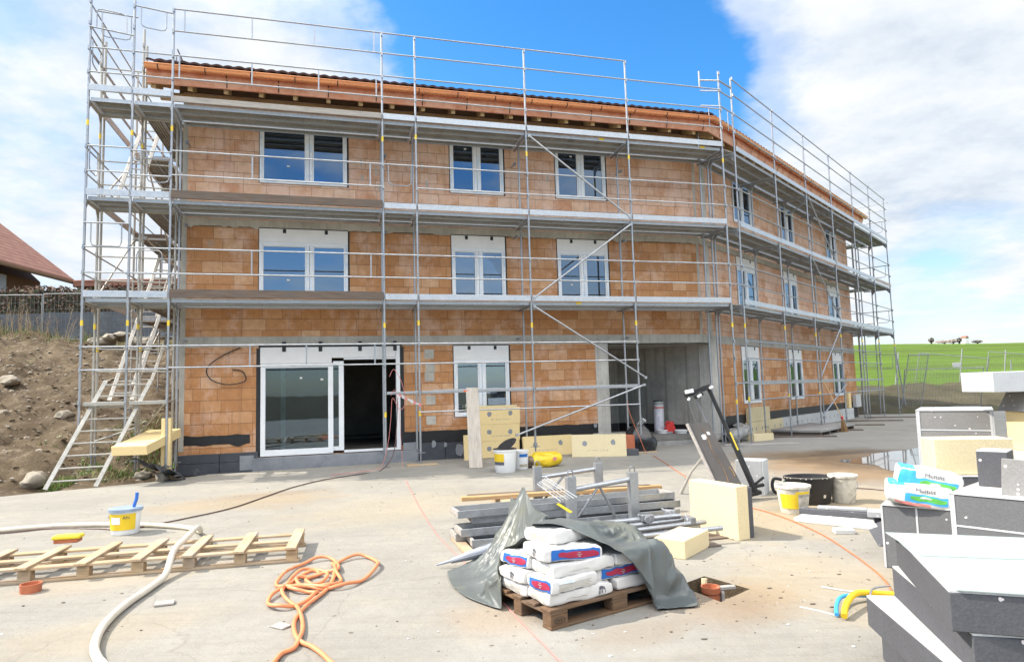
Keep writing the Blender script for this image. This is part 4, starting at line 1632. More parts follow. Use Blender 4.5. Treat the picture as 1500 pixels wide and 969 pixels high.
for j, y in enumerate(LY):
    for i, x in enumerate(LX):
        z0 = 1.0 if j == 0 else gz_at(x, y)
        post(S3, x, y, z0, 9.62 if j != 1 else 9.4, foot=(j > 0), sticker=[3.05, 7.0 - .15 * i] if j < 2 else None, cups=(j < 2), m='steel' if j == 0 else 'steel_warm')
    if j == 1:                                                    # doubled inner standards beside the platform
        for x in LX:
            post(S3, x + .03, y + .11, gz_at(x, y), 9.1, cups=False, m='steel_warm', sticker=[2.6])
        for z in (2.15, 2.6, 4.0, 4.5, 6.0, 6.5, 8.0, 8.5):
            rail(S3, (LX[0], y + .05, z), (-.06, y + .05, z - .03), m='steel_warm', r=.015)
    if j >= 1:
        post(S3, -.06, y + (.05 if j == 1 else 0), gz_at(-.06, y), 9.2 if j > 1 else 7.48, cups=False, m='steel_warm')
for k, z in enumerate(DZ):
    for i, (a, b) in enumerate(((LX[0], LX[1]), (LX[1], 0.))):
        deck(S3, a, b, .04, .70, z)
        toe(S3, a, b, -.03, z + (.10 if k == 2 else 0))
        transom(S3, a, 0, .73, z, 'steel_warm')
        for j in range(1, len(LY) - 1):
            if not (i == 0 and j in (1, 3)):                     # hatch bays left open for the ladders
                o = deck(S3, LY[j], LY[j + 1], a + .05, b - .05, z, 'deck', Matrix.Rotation(RAD(90), 4, 'Z') @ Matrix.Scale(-1, 4, Vector((0, 1, 0))))
    for j in range(1, len(LY)):
        g = MB()
        g.box(LX[0], -.06, LY[j] - .025, LY[j] + .025, z - .09, z - .04)
        g.build('transom', MT['steel_warm'], S3)
for k, z in enumerate(DZ + (1.51,)):
    for q in ((.52, 1.02) if k < 3 else (.64, 1.08)):
        rail(S3, (LX[0], -.035, z + q), (LX[1], -.035, z + q))
        rail(S3, (LX[1], -.035, z + q - (.04 if k == 1 else 0)), (0, -.035, z + q - (.04 if k == 1 else 0)))
    if k < 3:
        for j in range(0, len(LY) - 1):
            for q in (.5, 1.0):
                rail(S3, (LX[0] - .03, LY[j], z + q), (LX[0] - .03, LY[j + 1], z + q), r=.015)
        for j in range(1, len(LY) - 1):
            g = MB(); g.box(LX[0] - .055, LX[0] - .03, LY[j] + .02, LY[j + 1] - .02, z + .035, z + .185)
            g.build('toe_board', MT['toe'], S3)
loop(S3, (LX[1] + .02, -.03, 9.50), (-.02, -.03, 9.42), .42)
loop(S3, (LX[0], .25, 9.45), (LX[1], .25, 9.40), .52)
loop(S3, (LX[0], -.05, 8.95), (LX[1], -.05, 8.85), .4, up=True)
loop(S3, (LX[0], .05, 8.80), (LX[0], .70, 8.75), .5)
loop(S3, (LX[0], -.05, 5.0), (LX[1], -.05, 5.0), .46)
loop(S3, (LX[1], .1, 4.05), (-.05, .1, 4.05), .46, up=True)
loop(S3, (LX[1], .75, 6.6), (-.1, .75, 6.6), .5)
loop(S3, (LX[0], .05, 6.6), (LX[0], .7, 6.6), .5)
loop(S3, (-.7, 3.3, 4.6), (-.06, 3.3, 4.6), .5)
for j in range(0, 5):
    for z in (8.05, 8.55, 9.05, 9.5):
        rail(S3, (LX[0] - .03, LY[j], z), (LX[0] - .03, LY[j + 1], z), r=.015)
        if z in (8.55, 9.05) and j > 0:
            rail(S3, (-.08, LY[j], z), (-.08, LY[j + 1], z - .0), r=.014)
for p0, p1 in (((LX[0], .73, 5.6), (LX[0], 3.3, 7.4)), ((LX[1], .73, 6.9), (LX[1], 3.3, 5.2)), ((LX[0], .73, 3.6), (LX[0], 3.3, 5.4)), ((LX[1], .75, .78), (-.02, -.03, 1.5)), ((LX[1], .75, 1.0), (LX[0], .75, .75)), ((LX[0], 3.3, 1.8), (LX[0], 5.87, 3.4)), ((LX[1] + .1, .73, 4.9), (-.1, 3.3, 4.3))):
    brace(S3, p0, p1, 'steel_warm', .018)
# half-height platform
for a, b in ((LX[0], LX[1]), (LX[1], 0)):
    g = MB()
    g.box(a + .06, b - .02, -.02, .03, 1.47, 1.54)
    g.box(a + .06, b - .02, .05, .36, 1.49, 1.54)
    g.box(a + .06, b - .02, .38, .70, 1.49, 1.54)
    g.build('deck', MT['steel_warm'], S3, bevel=.005)
for k, (x, z) in enumerate(((-1.0, 3.75), (-1.1, 5.4), (-.4, 6.1))):
    g = MB(); g.box(x - .4, x + .3, 3.28, 3.36, z, z + .17)
    g.build('toe_board', MT['old_board'], S3)


# ---- ladders (each leans freely)
def ladder(label, p0, p1, side, w=.42, n=9, m='alu', group='ladders in the gable scaffold'):
    p0, p1 = Vector(p0), Vector(p1)
    o = thing('ladder', label, 'ladder', S3.matrix_world @ Matrix.Translation(p0), group)
    d = p1 - p0
    u = Vector(side).normalized() * w / 2
    for s in (-1, 1):
        g = MB(); g.beam(u * s, d + u * s, .028, .075, up=u.normalized())
        g.build('rail', MT[m], o, bevel=.004)
    for k in range(n):
        q = d * ((k + .6) / n)
        g = MB(); g.tube([q - u * .95, q + u * .95], .016, 7)
        g.build('rung', MT[m], o, smooth=True)
    return o


ladder('wide timber-coloured ladder leaning from the concrete yard edge up to the half-height platform', (-1.42, -.55, .02), (-.75, .30, 1.95), (1, .05, 0), .78, 9, 'steel_warm')
ladder('pale aluminium ladder rising from the half-height platform to the first deck in the gable scaffold', (-1.05, .9, 1.56), (-.78, 3.0, 4.5), (.6, .1, 0), .40, 12)
ladder('twin-rail bright ladder at the back of the gable scaffold, leaning against its first deck', (-1.25, 3.2, 1.9), (-1.0, 5.6, 4.6), (.6, .1, 0), .36, 12)
ladder('upper aluminium ladder between the second and third decks of the gable scaffold', (-1.1, .95, 5.56), (-.95, 2.8, 8.4), (.6, .1, 0), .36, 12)
ladder('middle aluminium ladder between the first and second decks of the gable scaffold', (-1.2, 3.5, 3.56), (-1.0, 5.5, 6.4), (.6, .1, 0), .36, 12)
ladder('slim aluminium ladder standing steeply at the back of the first deck of the gable scaffold', (-.45, 3.4, 1.9), (-.40, 4.6, 5.2), (.6, .1, 0), .36, 12)
# ------------------------------------------------------------------ things standing about the yard
def bucket(label, loc, r0, r1, h, m, group='mortar buckets about the yard', fill=None, sx=1., sy=1., rz=0., name='bucket', fill_z=.8):
    o = thing(name, label, name, tf(loc, rz), group)
    g = MB()
    t_ = .006
    g.lathe([(0, .002), (r0 * .97, .002), (r0, .01), (r1, h - .03), (r1 + .012, h - .028), (r1 + .014, h), (r1 + .002, h + .002), (r1 - t_, h - .004), (r0 - t_, .02), (0, .018)], 36, 0, sx=sx, sy=sy)
    g.build('body', m, o, smooth=True)
    if fill:
        g = MB()
        rr = r0 + (r1 - r0) * fill_z - .008
        g.lathe([(rr, h * fill_z), (rr * .6, h * fill_z + .015), (0, h * fill_z - .01)], 30, 0, sx=sx, sy=sy)
        g.build('contents', fill, o, smooth=True)
    return o


def wrap_label(o, r0, r1, h, a0, a1, z0, z1, m, name='label', sx=1., sy=1., out=.005, n=16):
    g = MB()
    for i in range(n):
        u, v = a0 + (a1 - a0) * i / n, a0 + (a1 - a0) * (i + 1) / n
        ps = []
        for a, z in ((u, z0), (v, z0), (v, z1), (u, z1)):
            r = r0 + (r1 - r0) * z / h + out
            ps.append((r * sx * math.cos(a), r * sy * math.sin(a), z))
        g.quad(*ps)
    return g.build(name, m, o, smooth=True)


def bucket_text(o, s, size, ang, r, z, m, name='lettering', sx=1., sy=1.):
    M = Matrix.Translation((r * sx * math.cos(ang), r * sy * math.sin(ang), z)) @ Matrix.Rotation(ang + RAD(90), 4, 'Z') @ UPRIGHT
    return text(name, s, size, m, o, M)


FRONT = RAD(-90)
# blue-grey paste bucket on the left
b = bucket('yellow-labelled plaster bucket crusted with blue-grey paste, blue handle sticking out, left beside the long pallet', (-4.64, 7.92, 0), .145, .165, .29, MT['white_pl'], fill=MT['grey_paste'], fill_z=.9)
wrap_label(b, .145, .165, .29, RAD(-185), RAD(-20), .06, .245, MT['yellow'])
wrap_label(b, .145, .165, .29, RAD(-120), RAD(-80), .13, .21, MT['white_pl'], 'torn_patch', out=.007)
bucket_text(b, 'MA', .05, RAD(-142), .170, .205, MT['ink'])
bucket_text(b, 'AN', .05, RAD(-58), .170, .205, MT['ink'])
g = MB()
g.lathe([(.158, .262), (.181, .262), (.184, .298), (.15, .30)], 36)
g.build('crusted_rim', MT['grey_paste'], b, smooth=True)
g = MB()
g.tube(catmull([(.085, .0, .24), (.10, .0, .32), (.125, .0, .40), (.13, .0, .47)], 5), [.014] * 5 + [.019] * 11, 9)
hd = g.build('trowel', MT['blue_pl'], None, tf((-4.64, 7.92, 0)), smooth=True)
tag(hd, 'blue tool handle standing up out of the yellow-labelled paste bucket at left', 'hand tool')

# bucket of mortar with MARMORAN lettering at right
b = bucket('white bucket with yellow square label and mortar-caked rim, standing in front of the black tub', (3.32, 8.02, 0), .15, .19, .33, MT['dirty_white'], fill=MT['mortar'])
wrap_label(b, .15, .19, .33, RAD(-165), RAD(-95), .07, .24, MT['yellow'])
wrap_label(b, .15, .19, .33, RAD(-105), RAD(-40), .24, .27, MT['yellow'], 'label')
bucket_text(b, 'MARMORAN', .033, RAD(-70), .188, .222, MT['ink'])
b = bucket('large oval black mortar tub splashed with white, between the white buckets and the green mixer', (3.78, 8.62, 0), .20, .24, .34, MT['black_pl'], fill=MT['mortar'], sx=1.25, name='mortar_tub', group='mortar buckets about the yard')
wrap_label(b, .20, .24, .34, RAD(-190), RAD(10), .315, .345, MT['dirty_white'], 'pale_rim', 1.25, 1., .014)
wrap_label(b, .20, .24, .34, RAD(-72), RAD(-64), .09, .13, MT['dirty_white'], 'splash', 1.25)
b = bucket('round off-white bucket with mortar-spotted rim, right of the black tub beside the puddle', (4.22, 8.62, 0), .135, .165, .35, MT['dirty_white'], fill=MT['mortar'])
g = MB()
g.tube([(.17 * math.cos(a), .17 * math.sin(a), .27 - .09 * abs(math.sin(a * 2))) for a in [RAD(-60) + RAD(120) * k / 10 for k in range(11)]], .004, 6)
g.build('handle', MT['steel_dark'], b, smooth=True)

# white bucket near the wall
b = bucket('tall white bucket with yellow-black label and black lid ajar, before the leaning foam boards', (-.20, 12.65, 0), .19, .215, .43, MT['white_pl'], fill=MT['black'])
wrap_label(b, .19, .215, .43, RAD(-165), RAD(-95), .21, .36, MT['yellow'])
wrap_label(b, .19, .215, .43, RAD(-165), RAD(-95), .15, .21, MT['ink'], 'label')
g = MB()
g.lathe([(0, 0), (.20, 0), (.21, .012), (.19, .02), (0, .02)], 28)
l_ = g.build('lid', MT['black_pl'], b, Matrix.Translation((.04, .10, .50)) @ Matrix.Rotation(RAD(-28), 4, 'Y') @ Matrix.Rotation(RAD(18), 4, 'X'))
g = MB()
g.lathe([(.200, .41), (.222, .41), (.226, .445), (.2, .447)], 30)
g.build('rim', MT['black_pl'], b, smooth=True)
b = bucket('small white pail with blue print half hidden behind the black-lidded bucket', (.10, 13.1, 0), .14, .155, .36, MT['white_pl'])
wrap_label(b, .14, .155, .36, RAD(-100), RAD(-30), .24, .30, MT['blue'])
wrap_label(b, .14, .155, .36, RAD(-100), RAD(-30), .05, .10, MT['ink_faint'])
# pails in the recess
b = bucket('small white pail left of the red canister in the recess', (3.98, 17.92, .115), .125, .145, .24, MT['white_pl'], 'white pails in the recess')
wrap_label(b, .125, .145, .24, RAD(-190), RAD(10), .19, .235, MT['wrap'], 'rim_band', out=.008)
b = bucket('small white pail right of the red canister, by the black hose loop in the recess', (4.47, 17.82, .115), .14, .165, .23, MT['white_pl'], 'white pails in the recess')
wrap_label(b, .14, .165, .23, RAD(-190), RAD(10), .18, .225, MT['wrap'], 'rim_band', out=.008)
# red canister
o = thing('jerry_can', 'red plastic jerry can with a grey label between two white pails', 'canister', tf((4.20, 17.95, .115), RAD(5)))
g = MB()
prof = [(-.13, 0), (.13, 0), (.14, .02), (.14, .26), (.09, .40), (.05, .43), (-.05, .43), (-.115, .33), (-.14, .24), (-.14, .02)]
g.prism(prof, -.09, .09, tf=lambda x, y, z: (x, z, y))
g.build('body', MT['red'], o, bevel=.015, seg=3)
g = MB()
g.tube(catmull([(-.10, 0, .36), (-.09, 0, .43), (0, 0, .455), (.07, 0, .42)], 5), .017, 8)
g.tube([(.09, 0, .41), (.105, 0, .45)], .022, 10)
g.build('handle', MT['red'], o, smooth=True)
g = MB(); g.box(-.105, .055, -.0925, -.0905, .05, .19)
g.build('label', mat('grey_label', (.35, .36, .38), .5), o)
# roll of membrane
o = thing('membrane_roll', 'tall white-wrapped membrane roll with black end and lilac print, standing in the recess', 'roll', tf((4.0, 18.30, .115), 0))
g = MB(); g.lathe([(0, 0), (.135, 0), (.135, 1.02), (0, 1.02)], 28)
g.build('core', MT['bitumen'], o, smooth=True)
m_ = mat('lilac_print_film', (.62, .60, .72), .35, 0, .1, 14, .1, 30, (.80, .80, .83), .5, 18)
g = MB(); g.lathe([(.138, .06), (.139, .93)], 28)
g.build('wrapper', m_, o, smooth=True)
for z0, z1, mm, nm in ((.88, .93, MT['wrap'], 'band'), (.80, .85, MT['pink'], 'band'), (.06, .12, MT['wrap'], 'band'), (.95, .99, MT['wrap'], 'band')):
    wrap_label(o, .138, .138, 1, RAD(-180) if nm else 0, RAD(0), z0, z1, mm, nm)
g = MB()
g.tube([(.07 * math.cos(a), .02 * math.sin(a) - .02, .09 + .09 * math.sin(a)) for a in [2 * math.pi * k / 18 for k in range(18)]], .022, 8, closed=True)
tag(g.build('hose_loop', MT['black_pl'], None, tf((4.68, 17.75, .12)), smooth=True), 'black hose loop standing on end against the wall in the recess', 'hose')

# refuse sack at the scaffold foot, loosely tied
def sack(name, label, cat, loc, r, h, m, seed, rz=0.):
    g = MB()
    v, f = [], []
    nu, nv = 30, 18
    for j in range(nv + 1):
        tt = j / nv
        rr = (.86 + .14 * math.sin(min(1, tt * 3.2) * math.pi * .5) if tt < .35 else 1 - ((tt - .35) / .65) ** 1.25 * .88)
        for i in range(nu):
            a = 2 * math.pi * i / nu
            p = Vector((math.cos(a), math.sin(a), tt * 2))
            k = rr * (1 + .22 * mnoise.noise(p * 1.1 + Vector((seed, 0, 0))) + .10 * mnoise.noise(Vector((math.cos(a) * 3, math.sin(a) * 3, tt * 2.2 + seed))) + .06 * math.sin(a * 9 + seed) * tt)
            v.append((r[0] * k * math.cos(a), r[1] * k * math.sin(a), h * tt))
    for j in range(nv):
        for i in range(nu):
            f.append((j * nu + i, j * nu + (i + 1) % nu, (j + 1) * nu + (i + 1) % nu, (j + 1) * nu + i))
    f.append(tuple(range(nu - 1, -1, -1)))
    f.append(tuple(nv * nu + i for i in range(nu)))
    g.add(v, f)
    return tag(g.build(name, m, None, tf(loc, rz), smooth=True), label, cat)


sack('refuse_sack', 'crumpled black refuse sack slumped at a scaffold foot beside the recess', 'bag', (2.95, 15.75, 0), (.40, .30), .72, MT['trash'], 2.)
g = MB()
for k in range(3):
    g.tube(catmull([(-.02 + .05 * k, 0, 0), (.08 + .03 * k, -.03, .13 - .02 * k), (.17, 0, .04 + .02 * k)], 5), .012, 6)
tag(g.build('white_strap', MT['wrap'], None, tf((2.93, 15.62, .66)), smooth=True), 'white strap ends sprouting from the top of the black refuse sack', 'strap')
g = MB(); g.box(-.19, .19, -.12, .12, 0, .14)
tag(g.build('foam_offcut', MT['eps_grey'], None, tf((2.58, 15.05, 0), RAD(8)), bevel=.008), 'dark grey foam offcut lying at the right end of the last leaning cream board', 'foam offcut')
g = MB(); g.box(-.16, .16, -.1, .1, 0, .42)
tag(g.build('clay_block', MT['terracotta'], None, tf((2.62, 15.55, 0), RAD(14)), bevel=.008), 'single orange clay block standing behind the black refuse sack', 'block')

# crushed yellow cement bag
g = MB()
v, f = [], []
nu, nv = 28, 14
for j in range(nv + 1):
    tt = j / nv
    x = -.42 + .84 * tt
    for i in range(nu):
        a = 2 * math.pi * i / nu
        c_, s_ = math.cos(a), math.sin(a)
        p = Vector((x * 3, c_ * 1.5, s_ * 1.5))
        k = 1 + .25 * mnoise.noise(p) + .1 * mnoise.noise(p * 3)
        e = .55 + .45 * math.sin(math.pi * min(1, max(.02, tt * .95 + .05))) ** .4
        sh = .5 if tt < .3 else 1.
        v.append((x, .20 * e * math.copysign(abs(c_) ** .6, c_) * k, max(0.002, .15 + .14 * e * math.copysign(abs(s_) ** .7, s_) * k * (sh if s_ > 0 else 1))))
for j in range(nv):
    for i in range(nu):
        f.append((j * nu + i, j * nu + (i + 1) % nu, (j + 1) * nu + (i + 1) % nu, (j + 1) * nu + i))
f += [tuple(range(nu - 1, -1, -1)), tuple(nv * nu + i for i in range(nu))]
mats_ = [1 if (sum(v[i][0] for i in q) / len(q)) < -.17 else 0 for q in f]
g.v, g.f, g.m = v, f, mats_
yb = g.build('cement_sack', [MT['yellow'], mat('open_sack_paper', (.20, .15, .11), .7, 0, .3, 9, .4, 20)], None, tf((.50, 13.35, 0), RAD(10)), smooth=True)
tag(yb, 'crumpled yellow cement sack lying open on its side near the leaning foam boards', 'sack')
g = MB()
for x, z, r in ((.24, .17, .04),):
    g.add([(x + r * math.cos(a), -.235, z + r * math.sin(a)) for a in [k * math.pi / 6 for k in range(12)]], [tuple(range(12))])
g.build('badge', MT['pink'], yb)

# ---- cream boards leaning on the front wall and scaffold
def board(label, loc, rz, w, h, th, lean, m, group=None, name='foam_board', marks=True, seed=1, bev=.004):
    o = thing(name, label, 'foam board' if 'foam' in name else 'plank', tf(loc, rz) @ Matrix.Rotation(RAD(-lean), 4, 'X'), group)
    g = MB(); g.box(-w / 2, w / 2, 0, th, 0, h)
    g.build('slab', m, o, bevel=bev)
    if marks:
        rnd = random.Random(seed)
        for k in range(2):
            g = MB()
            cx, cz = w * (-.26 + .52 * k), h * rnd.uniform(.5, .7)
            g.add([(cx + .055 * math.cos(a) * (1 + .3 * mnoise.noise(Vector((a, seed, k)))), -.0012, cz + .06 * math.sin(a) * (1 + .4 * mnoise.noise(Vector((a, seed, k + 5))))) for a in [q * math.pi / 7 for q in range(14)]], [tuple(range(14))])
            g.build('adhesive_dab', MT['base_render'], o)
        g = MB()
        for k in range(16):
            x = -w * .22 + k * .03
            if k not in (3, 9):
                g.box(x, x + rnd.uniform(.01, .022), -.0012, -.0002, h * .26, h * .26 + rnd.uniform(.012, .03))
        g.build('faded_print', MT['ink_faint'], o)
    return o


FL = 'cream foam boards leaning at the front wall'
for k in range(3):
    board('cream foam board in the stack behind the grey plank, ' + ('topmost and thickest-edged' if k == 2 else 'middle one with printed line' if k else 'lowest one standing on the ground'),
          (-.36 + .012 * k, 15.36, .002 + .381 * k), A1, .96 + .006 * k, .38, .10, .0, MT['eps_cream'], FL, seed=3 + k)
board('narrow cream foam strip lying along the top of the stacked boards', (-.38, 15.37, 1.146), A1, .93, .05, .10, 0, MT['eps_pale'], FL, marks=False)
board('thin cream foam board peeping out left of the grey plank', (-.98, 15.0, 0), A1, .12, .90, .06, 4, MT['eps_cream'], FL, marks=False)
board('short cream foam offcut at the far left of the leaning boards', (-1.10, 14.93, 0), A1, .10, .56, .06, 4, MT['eps_cream'], FL, marks=False)
board('long low cream foam board leaning just right of the stacked boards', (.78, 15.5, 0), A1, 1.2, .46, .10, 8, MT['eps_cream'], FL, seed=11)
board('separate cream foam board with two grey dabs leaning beside the recess pillar', (1.88, 14.9, 0), RAD(-6), 1.22, .50, .10, 9, MT['eps_pale'], FL, seed=12)
board('long dusty grey plank leaning steeply on the scaffold rail in front of the cream boards', (-.80, 13.35, .01), RAD(6), .27, 1.95, .035, 34, MT['leaning_plank'], None, 'plank', False)

# ---- long pallet at left
LP = tf((-2.10, 6.30, 0), RAD(12.5))
o = thing('wooden_pallet', 'long low slatted wooden pallet lying under the cream hose at left', 'pallet', LP)
for y in (.10, .74):
    g = MB(); g.box(-3.4, .04, y - .05, y + .05, 0.001, .022)
    g.build('bottom_board', MT['pallet'], o, bevel=.003)
for y in (.10, .43, .74):
    g = MB(); g.box(-3.4, .02, y - .045, y + .045, .1085, .1305)
    g.build('stringer_board', MT['pallet'], o, bevel=.003)
for k in range(8):
    x = -.03 - .445 * k + .015 * math.sin(k * 5)
    g = MB()
    g.hexa([(x - .05, -.01, .131), (x + .05, -.02, .131), (x + .05 - .01 * math.sin(k), .86, .131), (x - .05 - .01 * math.sin(k), .85, .131),
            (x - .05, -.01, .153), (x + .05, -.02, .153), (x + .05 - .01 * math.sin(k), .86, .153), (x - .05 - .01 * math.sin(k), .85, .153)])
    g.build('slat', MT['pallet_y'], o, bevel=.003)
    for y in (.10, .74):
        g = MB(); g.box(x - .05, x + .05, y - .049, y + .049, .0225, .108)
        g.build('block', MT['pallet'], o, bevel=.003)
# float with yellow sponge on it
o = thing('sponge_float', 'yellow sponge float with orange base resting on the long slatted pallet', 'float', tf((-4.55, 6.78, .154), RAD(12)))
g = MB(); g.box(-.11, .11, -.06, .06, 0, .035)
g.build('base', MT['terracotta'], o, bevel=.006)
g = MB(); g.box(-.13, .13, -.07, .07, .036, .075)
g.build('sponge', mat('yellow_sponge', (.80, .62, .05), .95, 0, .15, 40, .5, 120), o, bevel=.018, seg=3)
# pipe stub, wood chips
g = MB(); g.lathe([(.075, 0), (.08, .07), (.07, .07), (.066, .005)], 24)
tag(g.build('pipe_stub', MT['terracotta'], None, tf((-4.07, 5.62, 0)), smooth=True), 'short orange-brown pipe stub standing out of the concrete below the long pallet', 'pipe')
g = MB(); g.box(-.07, .07, -.045, .045, .001, .02)
tag(g.build('wood_chip', MT['pale_board'], None, tf((-2.72, 5.18, 0), RAD(20)), bevel=.005), 'small pale wood chip lying right of the cream hose bend', 'wood chip')
g = MB(); g.box(-.06, .06, -.04, .04, .001, .014)
tag(g.build('tile_shard', MT['pale_board'], None, tf((-1.63, 4.62, 0), RAD(-30)), bevel=.004), 'flat shard lying beside the crossing of the orange hose', 'shard')

# ---- hoses and cables
def hose(name, pts, r, m, label, cat, n=8, seg=5, lift=None, group=None):
    P = [(p[0], p[1], (p[2] if len(p) > 2 else r + .002)) for p in pts]
    g = MB(); g.tube(catmull(P, seg), r, n)
    return tag(g.build(name, m, None, None, smooth=True), label, cat, group)


hose('hose', [(-7.6, 7.7), (-6.31, 8.16), (-5.92, 8.31), (-5.45, 8.37), (-4.71, 8.27), (-4.21, 8.12), (-3.85, 7.93), (-3.60, 7.60, .06), (-3.42, 7.15, .19), (-3.28, 6.62, .19), (-3.18, 6.2, .17), (-3.07, 5.85, .05), (-3.03, 5.54), (-2.99, 5.19), (-2.93, 4.88), (-2.83, 4.57), (-2.69, 4.29), (-2.57, 4.12), (-2.46, 4.0), (-2.3, 3.85), (-2.0, 3.7), (-1.4, 3.55)],
     .028, MT['cream_hose'], 'thick cream hose looping over the long pallet and down to the lower left', 'hose', 12, 6)
A_ = .02
orange = [(-1.443, 3.915), (-1.445, 3.998), (-1.447, 4.12), (-1.401, 4.199), (-1.413, 4.326), (-1.432, 4.45), (-1.469, 4.584), (-1.543, 4.777), (-1.629, 4.961), (-1.712, 5.076), (-1.808, 5.197), (-1.877, 5.337), (-1.901, 5.48), (-1.934, 5.736), (-1.911, 5.915), (-1.827, 5.983), (-1.696, 5.931), (-1.602, 5.895), (-1.604, 5.998), (-1.705, 6.273), (-1.81, 6.371), (-1.904, 6.346), (-1.979, 6.227), (-2.023, 6.061), (-2.031, 5.853), (-2.022, 5.64), (-1.978, 5.52), (-1.853, 5.437), (-1.712, 5.446), (-1.567, 5.411), (-1.465, 5.423), (-1.393, 5.481), (-1.316, 5.606), (-1.274, 5.777), (-1.263, 6.022), (-1.298, 6.188), (-1.415, 6.372), (-1.527, 6.415), (-1.613, 6.35), (-1.67, 6.206), (-1.631, 5.982), (-1.568, 5.807), (-1.493, 5.658), (-1.482, 5.522), (-1.558, 5.448), (-1.687, 5.46), (-1.798, 5.535), (-1.863, 5.642), (-1.854, 5.738), (-1.773, 5.773), (-1.674, 5.817), (-1.626, 5.723), (-1.647, 5.587), (-1.692, 5.509), (-1.769, 5.599), (-1.781, 5.731), (-1.735, 5.849), (-1.806, 5.878), (-1.873, 5.765), (-1.892, 5.611), (-1.89, 5.463), (-1.924, 5.266), (-1.907, 5.121), (-1.837, 4.992), (-1.749, 4.953), (-1.67, 5.005), (-1.61, 5.095), (-1.581, 5.235), (-1.587, 5.301), (-1.678, 5.34), (-1.778, 5.355), (-1.86, 5.444), (-1.839, 5.539), (-1.699, 5.467), (-1.547, 5.409), (-1.556, 5.579), (-1.589, 5.791), (-1.631, 5.982), (-1.715, 6.191), (-1.664, 6.144), (-1.604, 5.903), (-1.555, 5.612), (-1.54, 5.383), (-1.553, 5.175), (-1.575, 5.01), (-1.577, 4.854), (-1.562, 4.706), (-1.517, 4.543), (-1.449, 4.389), (-1.377, 4.284), (-1.291, 4.201), (-1.191, 4.084), (-1.12, 3.984), (-1.053, 3.889)]
orange = [(x, y, .026 * (.5 + .5 * math.sin(i * 1.9)) * (1 if 8 < i < 78 else .25)) for i, (x, y) in enumerate(orange)]
hose('hose', [(p[0], p[1], (p[2] if len(p) > 2 else 0) + .016) for p in orange], .0145, MT['orange'], 'tangled orange air hose coiled on the bare concrete at lower left', 'hose', 10, 7)
hose('cable', [(-8.2, 7.3), (-6.26, 8.05), (-5.77, 8.28), (-5.14, 8.20), (-4.71, 8.1, .012), (-4.3, 8.75), (-4.02, 9.4), (-3.91, 10.3), (-3.80, 11.3), (-3.51, 12.2), (-3.01, 12.9), (-2.72, 13.4), (-2.53, 13.75, .3), (-2.48, 13.90, .9), (-2.46, 13.93, 1.45)],
     .009, MT['brown_cord'], 'thin dark red-brown cable crossing the yard from the left to the open door', 'cable', 6)
hose('cord', [(-2.60, 13.93, 1.50), (-2.52, 13.93, 1.62), (-2.44, 13.90, 1.3), (-2.40, 13.87, .8), (-2.35, 13.83), (-1.91, 11.62), (-1.56, 10.09), (-1.2, 8.57), (-.88, 7.34), (-.62, 6.52), (-.45, 6.0), (-.36, 5.5), (-.25, 5.25), (-.13, 5.0), (.01, 4.56), (.15, 4.14), (.25, 3.84), (.5, 3.2)],
     .0042, MT['pink'], 'pink-red cord stretched from the scaffold by the door past the tarpaulin to the foreground', 'cord', 6)
hose('cord', [(-2.62, 13.90, 1.9), (-2.52, 13.9, 2.05), (-2.36, 13.92, 1.75), (-2.30, 13.95, 1.35), (-2.42, 13.92, 1.2), (-2.56, 13.9, 1.45), (-2.60, 13.88, 1.0), (-2.66, 13.85, .5), (-2.78, 13.7, .05), (-3.1, 13.3), (-3.6, 12.9)],
     .0055, MT['pink'], 'red cord hanging in a loop from the scaffold post in the open doorway', 'cord', 6)
g = MB()
pp_ = [(-2.44, 13.96, 1.52), (-2.2, 14.02, 1.38), (-1.98, 14.09, 1.27)]
for i in range(2):
    a, b_ = Vector(pp_[i]), Vector(pp_[i + 1])
    for k in range(4):
        p0, p1 = a.lerp(b_, k / 4), a.lerp(b_, (k + 1) / 4)
        z = Vector((0, 0, .028 + .012 * math.sin(k * 2 + i)))
        g.add([p0 - z, p1 - z, p1 + z, p0 + z], [(0, 1, 2, 3)], (k + i) % 2)
tag(g.build('barrier_tape', [MT['pink'], MT['wrap']], None, None, solid=.002), 'twisted red and white barrier tape tied between two scaffold posts beside the door', 'tape')
hose('cable', [(2.3, 3.9), (2.75, 5.0), (2.88, 5.38), (2.97, 5.83), (3.03, 6.24), (3.09, 6.74), (3.10, 7.3), (3.05, 7.9), (2.95, 8.3), (2.75, 8.7), (2.6, 9.3), (2.72, 10.4), (2.87, 11.24), (2.92, 12.16), (2.99, 13.25), (3.05, 14.6), (3.02, 15.3), (2.9, 15.5, .4), (2.78, 15.9, .9), (2.75, 16.0, 1.2)],
     .0065, MT['rust_cord'], 'rust-orange cable winding from the black sack past the foam cutter to the grey slabs', 'cable', 6)
hose('cable', [(3.95, 9.45, .1), (4.2, 9.7), (4.9, 9.6), (5.2, 9.2), (4.9, 8.7), (4.55, 8.3), (4.3, 7.7), (4.2, 6.9)], .008, MT['brown_cord'], 'thin dark cable curling behind the off-white bucket beside the mud', 'cable', 6)
hose('hose', [(2.12, 4.44, .03), (2.20, 4.56, .07), (2.34, 4.70, .09), (2.52, 4.78, .06), (2.75, 4.78, .035), (2.9, 4.6, .03)], .021, MT['yellow'], 'bright yellow hose end arching out from under the near grey slabs', 'hose', 10)
hose('hose', [(2.10, 4.50, .02), (2.15, 4.60, .045), (2.24, 4.72, .06), (2.36, 4.79, .05), (2.6, 4.84, .02)], .014, MT['sky_blue'], 'blue hose lying alongside the yellow hose end', 'hose', 10)
